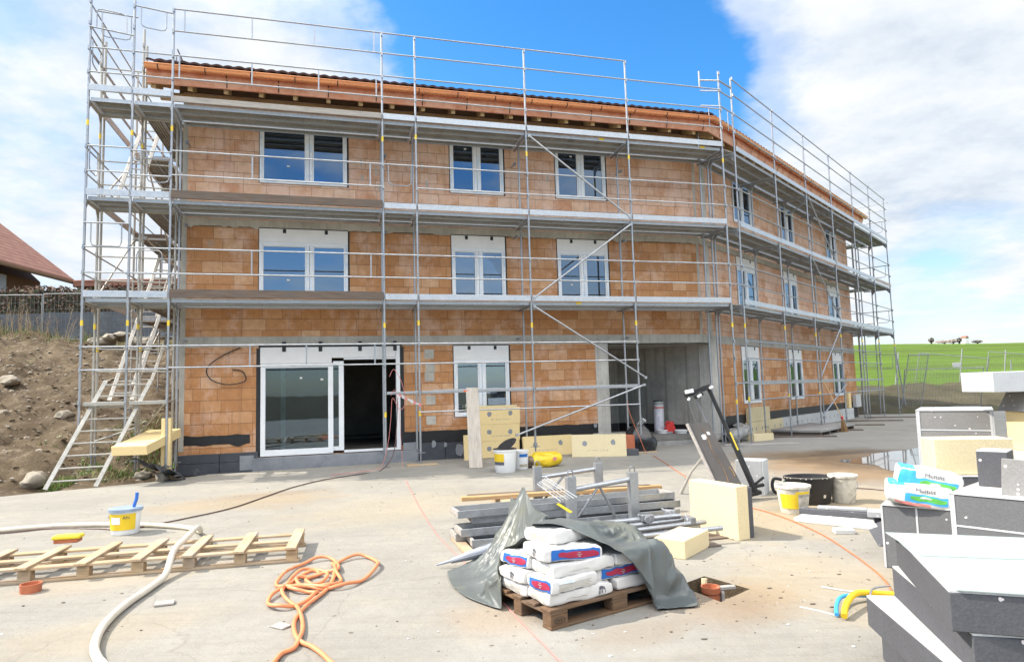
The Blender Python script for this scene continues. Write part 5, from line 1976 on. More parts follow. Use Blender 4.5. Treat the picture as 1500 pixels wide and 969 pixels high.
hose('hose', [(2.5, 4.50, .028), (2.44, 4.56, .03), (2.42, 4.66, .03), (2.5, 4.71, .03), (2.62, 4.66, .03), (2.7, 4.5, .03)], .020, MT['yellow'], 'short yellow hose bend tucked below the yellow hose arch against the slabs', 'hose', 10)
hose('cable', [(2.62, 4.78, .11), (2.47, 4.74, .10), (2.40, 4.62, .02), (2.37, 4.45), (2.30, 4.25), (2.17, 3.95), (2.08, 3.7), (1.95, 3.3)], .007, MT['steel_dark'], 'thin grey cable curving over the yellow hose towards the foreground', 'cable', 6)
hose('cable', [(1.95, 4.72, .004), (2.05, 4.62, .004), (2.12, 4.52, .004)], .005, MT['wrap'], 'short white cable tie lying at the blue hose end', 'cable', 6)
hose('cable', [(2.30, 5.15, .006), (2.45, 5.02, .006), (2.62, 5.0, .006)], .005, MT['wrap'], 'short white wire lying left of the near slab stack', 'cable', 6)
# ribbed hose with couplings at the very bottom
o = thing('suction_hose', 'ribbed beige suction hose with metal and brass couplings at the bottom edge', 'hose', tf((-1.82, 3.86, 0), RAD(-1)))
g = MB()
pts_, rad = [], []
for k in range(150):
    pts_.append((.10 + k * .0045, 0, .03)); rad.append(.027 + .0035 * (k % 3 == 0))
g.tube(pts_, rad, 12)
g.build('ribbed_tube', MT['beige_hose'], o, smooth=True)
for a, b_, r, mm, nm in ((0, .03, .031, 'brass', 'coupling'), (.03, .085, .036, 'steel', 'coupling'), (.42, .53, .036, 'brass', 'coupling')):
    g = MB(); g.tube([(a, 0, .036), (a + .012, 0, .036), (a + .013, 0, .036), (b_, 0, .036)], [r, r, r * .85, r * .85], 12)
    g.build(nm, MT[mm], o)

# ---- drain pipe inside the square hole
o = thing('drain_pipe', 'orange-brown drain pipe socket in the square hole of the concrete', 'pipe', tf((1.455, 5.14, -.12)))
g = MB(); g.lathe([(.062, 0), (.062, .11), (.07, .112), (.072, .155), (.063, .155), (.055, .01)], 26)
g.build('socket', MT['terracotta'], o, smooth=True)
g = MB()
g.box(.06, .20, -.02, .02, .12, .15)
g.box(.07, .095, -.04, .0, .02, .12)
g.build('clip', MT['pale_board'], o, Matrix.Rotation(RAD(10), 4, 'Z'), bevel=.006)
g = MB(); g.tube(catmull([(1.48, 5.40, -.115), (1.485, 5.42, -.05), (1.49, 5.43, .01)], 4), [.014] * 5 + [.024] * 4, 8)
tag(g.build('cable_stub', MT['beige_hose'], None, None, smooth=True), 'cream capped cable stub rising at the back of the square hole', 'cable')
rr = MB()
for k in range(26):
    x, y = pc.x + random.uniform(-.2, .22), pc.y + random.uniform(-.22, .2)
    if inside((x, y), pit):
        rr.rock((x, y, -.115), [random.uniform(.01, .03)] * 3, k, sub=1)
stuff(tag(rr.build('gravel', MT['stone'], None, None), 'loose gravel in the bottom of the square hole', 'gravel'))
# ------------------------------------------------------------------ pallet of white sacks under the tarpaulin
PN, PAN = (.20, 4.40), RAD(33)
PM = tf((*PN, 0), PAN)          # local x = along the right-hand side, y = along the left-hand side
o = thing('wooden_pallet', 'dark wet wooden pallet carrying the white sacks under the tarpaulin', 'pallet', PM)
H0 = .13
for y in (.0, .35, .70):
    g = MB(); g.box(0, 1.2, y, y + .10, .001, .02)
    g.build('bottom_board', MT['pallet_dark'], o, bevel=.003)
    for x in (0, .53, 1.06):
        g = MB(); g.box(x + .002, x + .14, y + .001, y + .099, .0205, .092)
        g.build('block', MT['pallet_dark'], o, bevel=.004)
for x in (0, .53, 1.06):
    g = MB(); g.box(x, x + .14, 0, .80, .0925, .110)
    g.build('stringer_board', MT['pallet_dark'], o, bevel=.003)
for k in range(5):
    y = .175 * k
    g = MB(); g.box(-.005, 1.205, y, y + .10 + .01 * (k in (0, 4)), .1105, .130)
    g.build('top_board', MT['pallet_dark'], o, bevel=.003)
g = MB()                          # brand stamp on the corner block: an oval with strokes
for k in range(18):
    a, b_ = 2 * math.pi * k / 18, 2 * math.pi * (k + 1) / 18
    p = lambda q, r: (.07 + .045 * r * math.cos(q), -.0015, .056 + .022 * r * math.sin(q))
    g.quad(p(a, .86), p(b_, .86), p(b_, 1), p(a, 1))
for k in range(3):
    x = .045 + .018 * k
    g.box(x, x + .004, -.0015, 0., .045, .068)
    g.box(x + .004, x + .012, -.0015, 0., .054, .058)
g.build('stamp', MT['black'], o)


def bagmap(lx, ly, lz, seed):
    hx, hy, hz = lx / 2, ly / 2, lz / 2
    so = Vector((seed * 3.7, seed * 1.3, 0))

    def f(u, v, w_):
        edge = max(abs(u), abs(v))
        # ends stay boxy, faces bulge, corners round off
        bx = 1 + .025 * (1 - v * v) * (1 - w_ * w_)
        by = 1 + .03 * (1 - u * u) * (1 - w_ * w_)
        bz = 1 + .09 * (1 - u ** 4) * (1 - v ** 4) - .05 * abs(u * v) ** 3
        k = 1 - .03 * abs(u * v * w_) ** 3 - .012 * (abs(u * w_) ** 6 + abs(v * w_) ** 6)
        p = Vector((u * hx * bx * k, v * hy * by * k, w_ * hz * bz * k))
        q = p * 9 + so
        p += Vector((mnoise.noise(q), mnoise.noise(q + Vector((7, 1, 3))), mnoise.noise(q + Vector((2, 9, 4))))) * .010
        q = q * 2.6
        p += Vector((mnoise.noise(q), mnoise.noise(q + Vector((7, 1, 3))), mnoise.noise(q + Vector((2, 9, 4))))) * .005
        p.z += .006 * mnoise.noise(Vector((u * 4, v * 4, seed)))
        return p
    return f


def face_pt(face, a, b):
    """a along the face (left to right seen from outside), b up; both -1..1"""
    return {'left': (-1, -a, b), 'front': (a, -1, b), 'top': (a, b, 1)}[face]


def sack_bag(label, M, lx, ly, lz, seed, decals, group, m='paper', cat='sack'):
    f = bagmap(lx, ly, lz, seed)
    g = MB()
    n = 14
    faces = [lambda a, b, s=s, ax=ax: tuple((s if i == ax else (a if i == (ax + 1) % 3 else b)) for i in range(3)) for ax in range(3) for s in (-1, 1)]
    for fn in faces:
        vs2 = [f(*fn(-1 + 2 * i / n, -1 + 2 * j / n)) for j in range(n + 1) for i in range(n + 1)]
        g.add(vs2, [(j * (n + 1) + i, j * (n + 1) + i + 1, (j + 1) * (n + 1) + i + 1, (j + 1) * (n + 1) + i) for j in range(n) for i in range(n)])
    # weld seams
    o = g.build('sack', MT[m], None, M, smooth=True)
    bm = bmesh.new(); bm.from_mesh(o.data)
    bmesh.ops.remove_doubles(bm, verts=bm.verts, dist=.0008)
    bmesh.ops.recalc_face_normals(bm, faces=bm.faces)
    bm.to_mesh(o.data); bm.free()
    o.data.set_sharp_from_angle(angle=RAD(38))
    bv = o.modifiers.new('bevel', 'BEVEL')
    bv.width, bv.segments, bv.limit_method, bv.angle_limit = .006, 2, 'ANGLE', RAD(45)
    tag(o, label, cat, group)

    def patch(face, a0, a1, b0, b1, m, name, out, rnd=0, skew=0., nn=14):
        g = MB()
        v, q = [], []
        for j in range(nn + 1):
            for i in range(nn + 1):
                a, b = a0 + (a1 - a0) * i / nn, b0 + (b1 - b0) * j / nn
                if rnd:       # pull the corners in for a rounded plate
                    du, dv = abs(2 * i / nn - 1), abs(2 * j / nn - 1)
                    s_ = 1 - rnd * (du * dv) ** 3
                    a = (a0 + a1) / 2 + (a - (a0 + a1) / 2) * s_
                    b = (b0 + b1) / 2 + (b - (b0 + b1) / 2) * s_
                c = face_pt(face, a, b)
                p = f(*c)
                nrm = Vector({'left': (-1, 0, 0), 'front': (0, -1, 0), 'top': (0, 0, 1)}[face])
                v.append(p + nrm * out)
        for j in range(nn):
            for i in range(nn):
                q.append((j * (nn + 1) + i, j * (nn + 1) + i + 1, (j + 1) * (nn + 1) + i + 1, (j + 1) * (nn + 1) + i))
        return g.add(v, q).build(name, MT[m], o, smooth=True)
    for face, kind in decals:
        W_ = lx if face in ('front', 'top') else ly
        if kind == 'brand':
            patch(face, -.78, .92, -.80, .80, 'blue', 'label_panel', .0028)
            patch(face, -.55, .88, -.55, .50, 'crimson', 'label_plate', .0048, .25)
            for s, sz, a, b in (('Capatect', .007, .15, .30), ('ArmaReno', .010, .15, .02), ('700', .012, .15, -.30)):
                p = f(*face_pt(face, a, b))
                R_ = UPRIGHT if face == 'front' else Matrix.Rotation(RAD(-90), 4, 'Z') @ UPRIGHT
                p = p + Vector({'left': (-1, 0, 0), 'front': (0, -1, 0)}[face]) * .0066
                text('lettering', s, sz, MT['wrap'], o, Matrix.Translation(p) @ R_)
        elif kind == 'lines':
            patch(face, -.72, -.05, .38, .78, 'film', 'text_panel', .002)
            for k in range(5):
                b = .25 - .22 * k
                patch(face, -.72, .70 - .1 * (k % 2), b, b + .07, 'ink_faint', 'text_line', .0022, nn=5)
        elif kind == 'line':
            patch(face, -.5, .15, -.25, -.18, 'ink_faint', 'text_line', .0022)
        elif kind == 'logo':        # striped elephant: body, head, trunk and legs in dark strokes
            c = .62 if face == 'front' else .1
            sx_ = .03 / W_ * 2
            for (x0_, x1_, y0_, y1_) in ((-1.6, .6, .1, .75), (.6, 1.3, .0, .65), (1.3, 1.6, -.7, .4), (-1.6, -1.1, -.8, .1), (-.75, -.35, -.8, .1), (.0, .4, -.8, .1)):
                patch(face, c + x0_ * sx_ * .5, c + x1_ * sx_ * .5, y0_ * .8 - .05, y1_ * .8 - .05, 'ink', 'logo', .0022, .2, nn=4)
            patch(face, c - sx_ * .7, c + sx_ * .7, -.82, -.76, 'ink_faint', 'text_line', .0022, nn=3)
        elif kind == 'gstripe':
            patch(face, -.45, .85, -.62, .25, 'sky_blue', 'label_panel', .0022)
            patch(face, -.30, .82, -.46, .10, 'green', 'label_plate', .0036, .25)
            patch(face, .0, .35, -.22, .0, 'wrap', 'label_plate', .005, .3)
            p = f(*face_pt(face, .15, .62)) + Vector((0, -1, 0)) * .004
            text('lettering', 'Multilit', .05, MT['ink'], o, Matrix.Translation(p) @ UPRIGHT)
        elif kind == 'crest':
            patch(face, -.98, -.45, -.9, .9, 'sky_blue', 'blue_end', .002)
        elif kind == 'redfoot':
            patch(face, -.75, .30, -.98, -.70, 'pink', 'red_band', .0024)
    return o


SG = 'white sacks stacked on the dark pallet under the tarpaulin'


def sk(label, a0, a1, b0, b1, lay, seed, decals, rz=0., dz=0., tilt=0.):
    z0 = H0 + .084 * lay + .002 + dz
    M = PM @ Matrix.Translation(((a0 + a1) / 2, (b0 + b1) / 2, z0 + .042)) @ Matrix.Rotation(RAD(rz), 4, 'Z') @ Matrix.Rotation(RAD(tilt), 4, 'Y')
    return sack_bag(label, M, a1 - a0, b1 - b0, .082, seed, decals, SG)


sk('bottom white sack at the near pallet corner, black elephant on its long side', .03, .56, .03, .31, 0, 1, [('left', 'lines'), ('front', 'line'), ('front', 'logo')], -2)
sk('bottom white sack on the left pallet edge behind the near corner sack', .02, .50, .33, .64, 0, 2, [('left', 'lines')], 3)
sk('bottom white sack at the right pallet edge just emerging from under the tarpaulin', .60, 1.14, .04, .34, 0, 3, [], 2)
sk('second-layer sack with a blue and crimson end panel facing left above the near pallet corner', .02, .42, .02, .30, 1, 4, [('left', 'brand'), ('front', 'lines')], 2)
sk('second-layer sack with blue and crimson panel facing right beside the tarpaulin edge', .46, .86, .06, .34, 1, 5, [('front', 'brand'), ('left', 'line')], -4)
sk('second-layer sack on the left side showing a grey elephant on its end', .0, .46, .33, .63, 1, 6, [('left', 'logo')], 4)
sk('third-layer plain sack with grey text lines on its left end', .08, .60, .05, .33, 2, 7, [('left', 'lines'), ('front', 'line')], -3)
sk('third-layer sack on the far left with a tilted dark crimson panel', .03, .45, .36, .66, 2, 8, [('left', 'brand')], 8, tilt=3)
sk('fourth-layer sack with elephant on its left end, blue and crimson panel on its right', .06, .52, .08, .40, 3, 9, [('left', 'logo'), ('front', 'brand')], -7, .004, 4)
sk('topmost white sack half covered by the tarpaulin, text lines on its end', .15, .55, .22, .52, 4, 10, [('left', 'lines')], 12, .01)
sk('hidden-side white sack filling the back of the stack below the tarpaulin', .58, 1.1, .40, .72, 0, 11, [], 0)
sk('second-layer white sack at the back right below the tarpaulin', .62, 1.08, .40, .72, 1, 12, [], 3)
sk('third-layer white sack at the back right below the tarpaulin', .60, 1.05, .36, .68, 2, 13, [], -4)


sk('fourth-layer white sack at the right hidden under the tarpaulin', .62, 1.06, .30, .62, 3, 14, [], 5)
sk('third-layer white sack at the right pallet side below the tarpaulin', .60, 1.05, .03, .33, 2, 15, [], 2)
sk('second-layer white sack at the right pallet corner below the tarpaulin', .89, 1.16, .05, .36, 1, 16, [], 3)

# ------------------------------------------------------------------ heap of scaffold parts behind
DP = tf((-.55, 6.55, 0), RAD(16))
GP = 'scaffold decks in the heap behind the tarpaulin'


def flat_deck(label, x, y, z, rz=0., L=2.5, w=.32, tilt=0.):
    g = MB()
    g.box(0, L, 0, .014, -.0, .075)
    g.box(0, L, w - .014, w, 0, .075)
    g.box(0, L, .014, w - .014, .006, .018, 1)
    g.box(0, .03, .0141, w - .0141, .0185, .070, 2)
    g.box(L - .03, L, .0141, w - .0141, .0185, .070, 2)
    o = g.build('scaffold_deck', [MT['steel'], MT['deck'], MT['pale_board']], None, DP @ tf((x, y, z), RAD(rz), ry=RAD(tilt)), bevel=.002)
    return tag(o, label, 'scaffold deck', GP)


for k, (x, y) in enumerate(((.0, .12), (.45, .42))):
    g = MB(); g.box(0, .1, -.1, .75, 0.001, .035)
    tag(g.build('timber_bearer', MT['pallet'], None, DP @ tf((x + 1.0 * k, y - .3, 0)), bevel=.004), ('left' if k == 0 else 'right') + ' bearer batten under the heap of scaffold decks', 'batten')
flat_deck('upturned steel deck lowest in the heap, its open end towards the left', .10, -.02, .036, -2)
flat_deck('upturned steel deck second in the heap, set a little further left', .0, .30, .037, 1)
flat_deck('upturned steel deck third in the heap, lying on the lower pair', .02, .12, .115, 2)
flat_deck('upturned steel deck fourth in the heap', .18, .34, .192, -1, 2.4)
flat_deck('topmost upturned steel deck jutting left with a green-tinged end plate', .02, .26, .270, 3, 2.55)
for k, (y, z, L, rz, m_) in enumerate(((.78, .20, 2.5, -1.5, 'timber_x'), (.90, .20, 2.3, -3, 'old_board'))):
    g = MB(); g.box(0, L, 0, .11, 0, .045)
    tag(g.build('timber_batten', MT[m_], None, DP @ tf((.25 + .1 * k, y + .42, .281), RAD(rz - 3)), bevel=.004),
        ('long orange-brown timber batten' if k == 0 else 'darker timber batten') + ' lying across the back of the scaffold heap', 'batten')
for k in range(2):
    g = MB(); g.box(-.1, .1, -.35, .4, 0, .28)
    tag(g.build('timber_bearer', MT['pallet'], None, DP @ tf((.8 + 1.1 * k, 1.2, 0)), bevel=.004), 'bearer under the long timber battens, ' + ('nearer the tarpaulin' if k == 0 else 'nearer the cream block'), 'batten')
rnd = random.Random(4)
for k in range(9):
    x0, y0 = 1.15 + rnd.uniform(-.15, .25), -.75 + .075 * k
    z = .03 + .05 * (k % 3) + (.06 if k > 5 else 0)
    L = rnd.uniform(.92, 1.18)
    q = .06 if k % 2 else -.03
    g = MB()
    ro, ri = .0242, .019
    p0, p1 = Vector((x0, y0, z)), Vector((x0 + L, y0 + q, z + rnd.uniform(-.0, .02)))
    d_ = (p1 - p0).normalized()
    g.tube([p0 + d_ * .04, p0, p0, p1, p1, p1 - d_ * .04], [ri, ri, ro, ro, ri, ri], 10, caps=False)
    tag(g.build('scaffold_tube', MT['steel' if k % 3 else 'steel_dark'], None, DP, smooth=True),
        'grey scaffold tube in the loose bundle between the tarpaulin and the cream blocks', 'scaffold tube', 'loose scaffold tubes')
g = MB(); g.box(0, .9, -.8, -.55, .0, .012)
g.box(.3, 1.2, -.55, -.1, .0, .012)
tag(g.build('plywood_sheet', MT['old_board'], None, DP @ tf((1.5, .05, .002))), 'brown weathered board under the right end of the tube bundle', 'board')
for k, (x, y, z) in enumerate(((2.35, -.28, .16), (2.22, -.1, .21), (1.9, -.2, .2))):
    g = MB()
    g.tube([(-.05, 0, 0), (.05, 0, 0)], .04, 10)
    g.box(-.03, .03, -.07, .06, -.02, .045)
    g.tube([(0, .05, .02), (0, .09, .05)], .014, 8)
    tag(g.build('tube_coupler', MT['steel_dark'], None, DP @ tf((x, y, z), RAD(40 * k)), bevel=.004), 'grey swivel coupler on the scaffold heap, ' + ('nearest the cream block', 'between two tubes', 'beside the yellow band')[k], 'coupler')


def stillage(label, lx, ly, h, loc, rz):
    o = thing('stacking_frame', label, 'steel frame', tf(loc, rz))
    for x in (0, lx):
        g = MB()
        g.box(x - .05, x + .05, ly - .04, ly - .032, .0, h)
        g.box(x - .05, x - .042, ly - .032, ly + .04, .0, h)
        g.box(x + .042, x + .05, ly - .032, ly + .04, .0, h)
        g.build('upright', MT['steel'], o, bevel=.003)
        g = MB()
        g.tube([(x - .03, ly, h - .01), (x - .03, ly, h + .03)] + [(x - .03 * math.cos(a), ly, h + .03 + .03 * math.sin(a)) for a in [math.pi * k / 8 for k in range(1, 8)]] + [(x + .03, ly, h + .03), (x + .03, ly, h - .01)], .007, 7)
        g.build('hook', MT['steel_dark'], o, smooth=True)
        MB().box(x - .07, x + .07, ly - .06, ly + .07, 0, .006).build('foot_plate', MT['steel'], o)
    g = MB(); g.tube([(.05, ly, h - .14), (lx - .05, ly, h - .08)], .027, 10)
    g.build('crossbar', MT['steel'], o, smooth=True)
    g = MB(); g.tube([(lx * .45, ly, h - .12), (lx * .75, ly + .02, .12)], .016, 8)
    g.tube([(lx * .45, ly, h - .12), (.06, ly - .02, h - .42)], .014, 8)
    g.build('strut', MT['steel_dark'], o, smooth=True)
    return o


stillage('front steel stacking frame with two channel posts and hooks, rising right behind the tarpaulin', .72, 0, .64, (.57, 7.0, 0), RAD(17))
stillage('rear steel stacking frame with two channel posts and hooks, behind the first one', .80, 0, .62, (.26, 8.15, 0), RAD(15))
# bundle of white plastic strips leaning, and a closed grey umbrella
g = MB()
for k in range(6):
    a = Vector((.20 + .016 * k, 6.38 + .02 * (k % 2), .66 + .012 * k)); b_ = a + Vector((.21 + .015 * k, -.12, -.15 - .006 * k))
    g.beam(a, b_, .020, .004)
g.beam(Vector((.38, 6.25, .49)), Vector((.50, 6.18, .42)), .05, .004, 1)
tag(g.build('profile_bundle', [MT['wrap'], MT['yellow']], None, None), 'bundle of white plastic profiles with a yellow end leaning on the tarpaulin', 'profiles')
o = thing('umbrella', 'folded grey umbrella poking out left from under the tarpaulin', 'umbrella', tf((-.70, 5.98, .04), RAD(5), ry=RAD(-13)))
g = MB(); g.tube([(-.03, 0, 0), (.10, 0, 0), (.11, 0, 0), (.3, 0, .005), (.62, 0, .01)], [.008, .014, .022, .04, .05], 10)
g.build('canopy', mat('grey_umbrella_cloth', (.26, .28, .33), .5, 0, .15, 9, .3, 20), o, smooth=True)
g = MB()
for k in range(4):
    a = k * 1.57
    g.tube([(.10, .02 * math.cos(a), .02 * math.sin(a)), (.45, .055 * math.cos(a), .055 * math.sin(a))], .004, 5)
g.build('rib', MT['steel_dark'], o)

# ------------------------------------------------------------------ tarpaulin: two sheets let fall over the stack with the cloth solver
def loc2w(a, b):
    c, s = math.cos(PAN), math.sin(PAN)
    return (PN[0] + a * c - b * s, PN[1] + a * s + b * c)


colliders = [o for o in COL.objects if o.type == 'MESH' and (o.name.startswith('sack') or (o.parent and o.parent.name == 'wooden_pallet.001') or o.name.startswith('scaffold_deck') or o.name.startswith('scaffold_tube'))]
gm = MB(); gm.quad((-3, 2, .001), (4, 2, .001), (4, 9, .001), (-3, 9, .001))
floor_ = gm.build('tarp_floor', MT['tarp'])
for o in colliders + [floor_]:
    c_ = o.modifiers.new('coll', 'COLLISION')
    o.collision.thickness_outer = .008
    o.collision.cloth_friction = 18.


def cloth_sheet(name, nu, nv, fn, pins, bend):
    g = MB()
    g.add([tuple(fn(i / (nu - 1), j / (nv - 1))) for j in range(nv) for i in range(nu)],
          [(j * nu + i, j * nu + i + 1, (j + 1) * nu + i + 1, (j + 1) * nu + i) for j in range(nv - 1) for i in range(nu - 1)])
    o = g.build(name, MT['tarp'], smooth=True)
    if pins:
        vg = o.vertex_groups.new(name='pin')
        vg.add([j * nu + i for j in range(nv) for i in range(nu) if pins(i / (nu - 1), j / (nv - 1))], 1., 'REPLACE')
    c_ = o.modifiers.new('cloth', 'CLOTH')
    st = c_.settings
    st.quality = 7
    st.mass = .35
    st.tension_stiffness = st.compression_stiffness = 22
    st.shear_stiffness = 9
    st.bending_stiffness = bend
    st.air_damping = 2.
    if pins:
        st.vertex_group_mass = 'pin'
    c_.collision_settings.distance_min = .007
    c_.collision_settings.friction = 18
    c_.collision_settings.collision_quality = 3
    c_.point_cache.frame_start, c_.point_cache.frame_end = 1, 80
    return o


FE = catmull([(.15, .40, .600), (.30, .30, .590), (.44, .12, .515), (.56, -.02, .44), (.68, -.06, .34), (.78, -.09, .20), (.87, -.13, .06), (.98, -.18, .012), (1.12, -.17, .012), (1.30, -.06, .012)], 12)


def right_fn(u, v):
    f_ = FE[int(u * (len(FE) - 1))]
    k = min(1, v * 5)
    k = k * k * (3 - 2 * k)
    z = f_.z + (max(f_.z, .60 - .05 * u) - f_.z) * k
    a, b = f_.x + .46 * v * 1.25, f_.y + .84 * v * 1.25
    x, y = loc2w(a, b)
    w_ = min(1, v * 6)
    return x, y, z + w_ * (.035 * math.sin(u * 17 + v * 4) + .03 * math.sin(v * 19 - u * 9) + .05 * mnoise.noise(Vector((u * 6, v * 6, 1))) + .035 * mnoise.noise(Vector((u * 15, v * 15, 6))) + .015 * mnoise.noise(Vector((u * 33, v * 33, 3))))


def left_fn(u, v):
    top = Vector((-.06, 6.62, .50)).lerp(Vector((.25, 4.97, .62)), v)
    bot = Vector((-.62, 5.84, .014)).lerp(Vector((-.12, 4.80, .014)), v)
    bot += Vector((-.10, -.08, 0)) * math.sin(math.pi * v)
    top.z += .15 * math.exp(-((v - .40) / .15) ** 2)
    p = top.lerp(bot, u)
    e = math.sin(math.pi * u)
    return p + Vector((-.3, -.2, .5)) * (.20 * e) + Vector((.3, -.9, .1)) * .03 * math.sin(v * 23 + u * 4) * e + Vector((-.6, -.4, .5)) * (.07 * mnoise.noise(Vector((u * 5, v * 7, 4))) + .045 * mnoise.noise(Vector((u * 13, v * 15, 8))) + .02 * mnoise.noise(Vector((u * 30, v * 34, 2)))) * e


sheets = [cloth_sheet('tarp_right', 97, 84, right_fn, lambda u, v: v < .001 and u < .62 and int(u * 96) % 7 < 3, .22),
          cloth_sheet('tarp_left', 70, 84, left_fn, lambda u, v: (u < .001 and int(v * 83) % 7 < 3) or (u > .999 and int(v * 83) % 16 < 3), .22)]
for f in range(1, 62):
    scene.frame_set(f)
dg = bpy.context.evaluated_depsgraph_get()
g = MB()
for o in sheets:
    me = o.evaluated_get(dg).to_mesh()
    g.add([tuple(o.matrix_world @ v.co) for v in me.vertices], [tuple(p.vertices) for p in me.polygons])
    o.evaluated_get(dg).to_mesh_clear()
for o in sheets + [floor_]:
    bpy.data.objects.remove(o)
for o in colliders:
    if o.name in bpy.data.objects:
        o.modifiers.remove(o.modifiers['coll'])
scene.frame_set(1)
tp = g.build('tarpaulin', MT['tarp'], None, None, smooth=True, sub=1, solid=.0018)
tag(tp, 'creased grey-green tarpaulin draped over the white sacks and pulled up to the steel frames', 'tarpaulin')

# ------------------------------------------------------------------ cream and grey foam blocks around the cutter
def block(name, label, cat, M, sx, sy, sz, m, group=None, bev=.005, extra=None):
    g = MB(); g.box(0, sx, 0, sy, 0, sz)
    o = g.build(name, MT[m], None, M, bevel=bev)
    return tag(o, label, cat, group)


a_ = math.atan2(6.68 - 7.27, 2.2 - 1.88)
block('foam_block', 'upright square block of pale cream foam standing behind the loose tubes', 'foam block', tf((1.88, 7.27, 0), a_), .67, .16, .53, 'eps_pale')
block('foam_slab', 'thin dark grey foam slab standing against the back of the upright cream block', 'foam slab', tf((2.02, 7.37, 0), a_), .66, .085, .50, 'eps_grey')
block('foam_block', 'low cream foam brick lying on the concrete at the tarpaulin edge', 'foam block', tf((1.50, 6.04, 0), RAD(52)), .56, .30, .165, 'eps_pale')
o = block('foam_block', 'small grey foam cube with white right side standing beside the foam cutter', 'foam block', tf((3.40, 9.2, 0), RAD(58)), .36, .36, .48, 'eps_light')
g = MB(); g.box(.004, .356, -.012, -.001, .004, .476)
g.build('white_face', MT['eps_white'], o, bevel=.002)

# hot-wire foam cutter on its leaning board
o = thing('foam_cutter', 'black hot-wire foam cutter with leaning speckled board, slanting rail and white-tipped head', 'foam cutter')
g = MB()
bl, br, tl, tr = Vector((2.72, 8.75, .03)), Vector((3.06, 8.75, .03)), Vector((2.40, 9.15, 1.02)), Vector((2.68, 9.15, 1.03))
nv_ = (br - bl).cross(tl - bl).normalized()
if nv_.y > 0:
    nv_ = -nv_
q = nv_ * -.03
g.hexa([bl, br, br + q, bl + q, tl, tr, tr + q, tl + q])
g.build('table_board', MT['panel_face'], o, bevel=.003)
lerp2 = lambda u, v: bl.lerp(br, u).lerp(tl.lerp(tr, u), v)
g = MB()
for u, v, du, dv in ((.42, .80, .14, .05), (.66, .84, .14, .04), (.34, .78, .16, .06)):
    c = [lerp2(u, v), lerp2(u + du, v), lerp2(u + du, v + dv), lerp2(u, v + dv)]
    g.add([p + nv_ * .002 for p in c], [(0, 1, 2, 3)])
g.build('sticker', MT['wrap'], o)
g = MB()
pts_ = [lerp2(.55 + .05 * math.sin(k * 1.3), .95 - .09 * k) + nv_ * .002 for k in range(9)]
for a, b_ in zip(pts_, pts_[1:]):
    g.beam(a, b_, .012, .002)
g.tube([lerp2(.86, .42) + nv_ * .002, lerp2(.92, .36) + nv_ * .003, lerp2(.9, .30) + nv_ * .002], .007, 6)
g.build('scale_strip', MT['straw'], o)
g = MB(); g.beam(bl - Vector((.016, 0, 0)), tl - Vector((.016, 0, 0)), .02, .04)
g.build('edge_strip', MT['pale_board'], o)
g = MB(); g.tube([Vector((2.58, 9.02, .62)), Vector((2.46, 9.35, .34)), Vector((2.36, 9.6, .01))], [.018, .018, .025], 8)
g.build('leg', MT['alu'], o, smooth=True)
g = MB(); g.beam((3.20, 8.95, .10), (2.73, 9.22, 1.50), .05, .05)
g.beam((3.22, 8.98, .08), (2.98, 9.10, .80), .075, .07)
g.build('rail', MT['black'], o, bevel=.006)
g = MB(); g.beam((3.02, 9.0, .66), (2.94, 9.045, .90), .04, .012)
g.build('yellow_scale', MT['sticker'], o)
g = MB(); g.beam((2.38, 9.2, 1.41), (2.74, 9.2, 1.53), .07, .07)
g.beam((2.50, 9.15, 1.38), (2.62, 9.15, 1.44), .05, .06)
g.build('head', MT['black'], o, bevel=.006)
g = MB(); g.beam((2.38, 9.155, 1.455), (2.50, 9.155, 1.475), .02, .05)
g.beam((2.54, 9.15, 1.385), (2.60, 9.15, 1.42), .06, .035)
g.beam((2.72, 9.15, 1.50), (2.77, 9.15, 1.525), .05, .03)
g.beam((2.42, 9.16, 1.34), (2.44, 9.16, 1.38), .03, .03)
g.build('head_clamp', MT['white_pl'], o, bevel=.004)
for p0, p1, r in (((2.52, 9.2, 1.40), (2.66, 9.18, 1.04), .009), ((2.42, 9.2, 1.36), (2.52, 9.18, 1.02), .003), ((2.535, 9.22, 1.40), (2.675, 9.2, 1.04), .006)):
    g = MB(); g.tube([p0, p1], r, 7)
    g.build('guide_rod', MT['steel_dark'], o, smooth=True)
g = MB(); g.beam((2.95, 9.0, .12), (3.34, 9.0, .19), .05, .04)
g.beam((3.10, 8.97, .06), (3.28, 8.99, .10), .10, .05)
g.beam((3.22, 9.0, .2), (3.36, 9.05, .28), .03, .03)
g.beam((3.0, 8.98, .0), (3.12, 8.98, .14), .03, .03)
g.build('foot_joint', MT['black'], o, bevel=.005)

# green stirrer / power tool lying behind the tub
o = thing('power_mixer', 'green hand mixer with dark loop handles lying behind the oval black tub', 'power tool', tf((3.72, 9.35, 0), RAD(-6)))
g = MB(); g.tube([(.02, 0, .12), (.07, 0, .12), (.16, 0, .12), (.24, 0, .12), (.28, 0, .12)], [.05, .085, .09, .07, .03], 16)
g.build('motor', MT['tool_green'], o, smooth=True)
g = MB(); g.tube(catmull([(.0, 0, .20), (-.10, 0, .21), (-.13, 0, .12), (-.10, 0, .03), (.0, 0, .04)], 5), .022, 9)
g.tube(catmull([(.12, 0, .19), (.2, .1, .24), (.34, .05, .20), (.3, 0, .13)], 5), .018, 8)
g.build('handle', MT['black'], o, smooth=True)
g = MB(); g.tube([(.28, 0, .12), (.75, .02, .06)], .012, 8)
g.build('shaft', MT['steel_dark'], o, smooth=True)
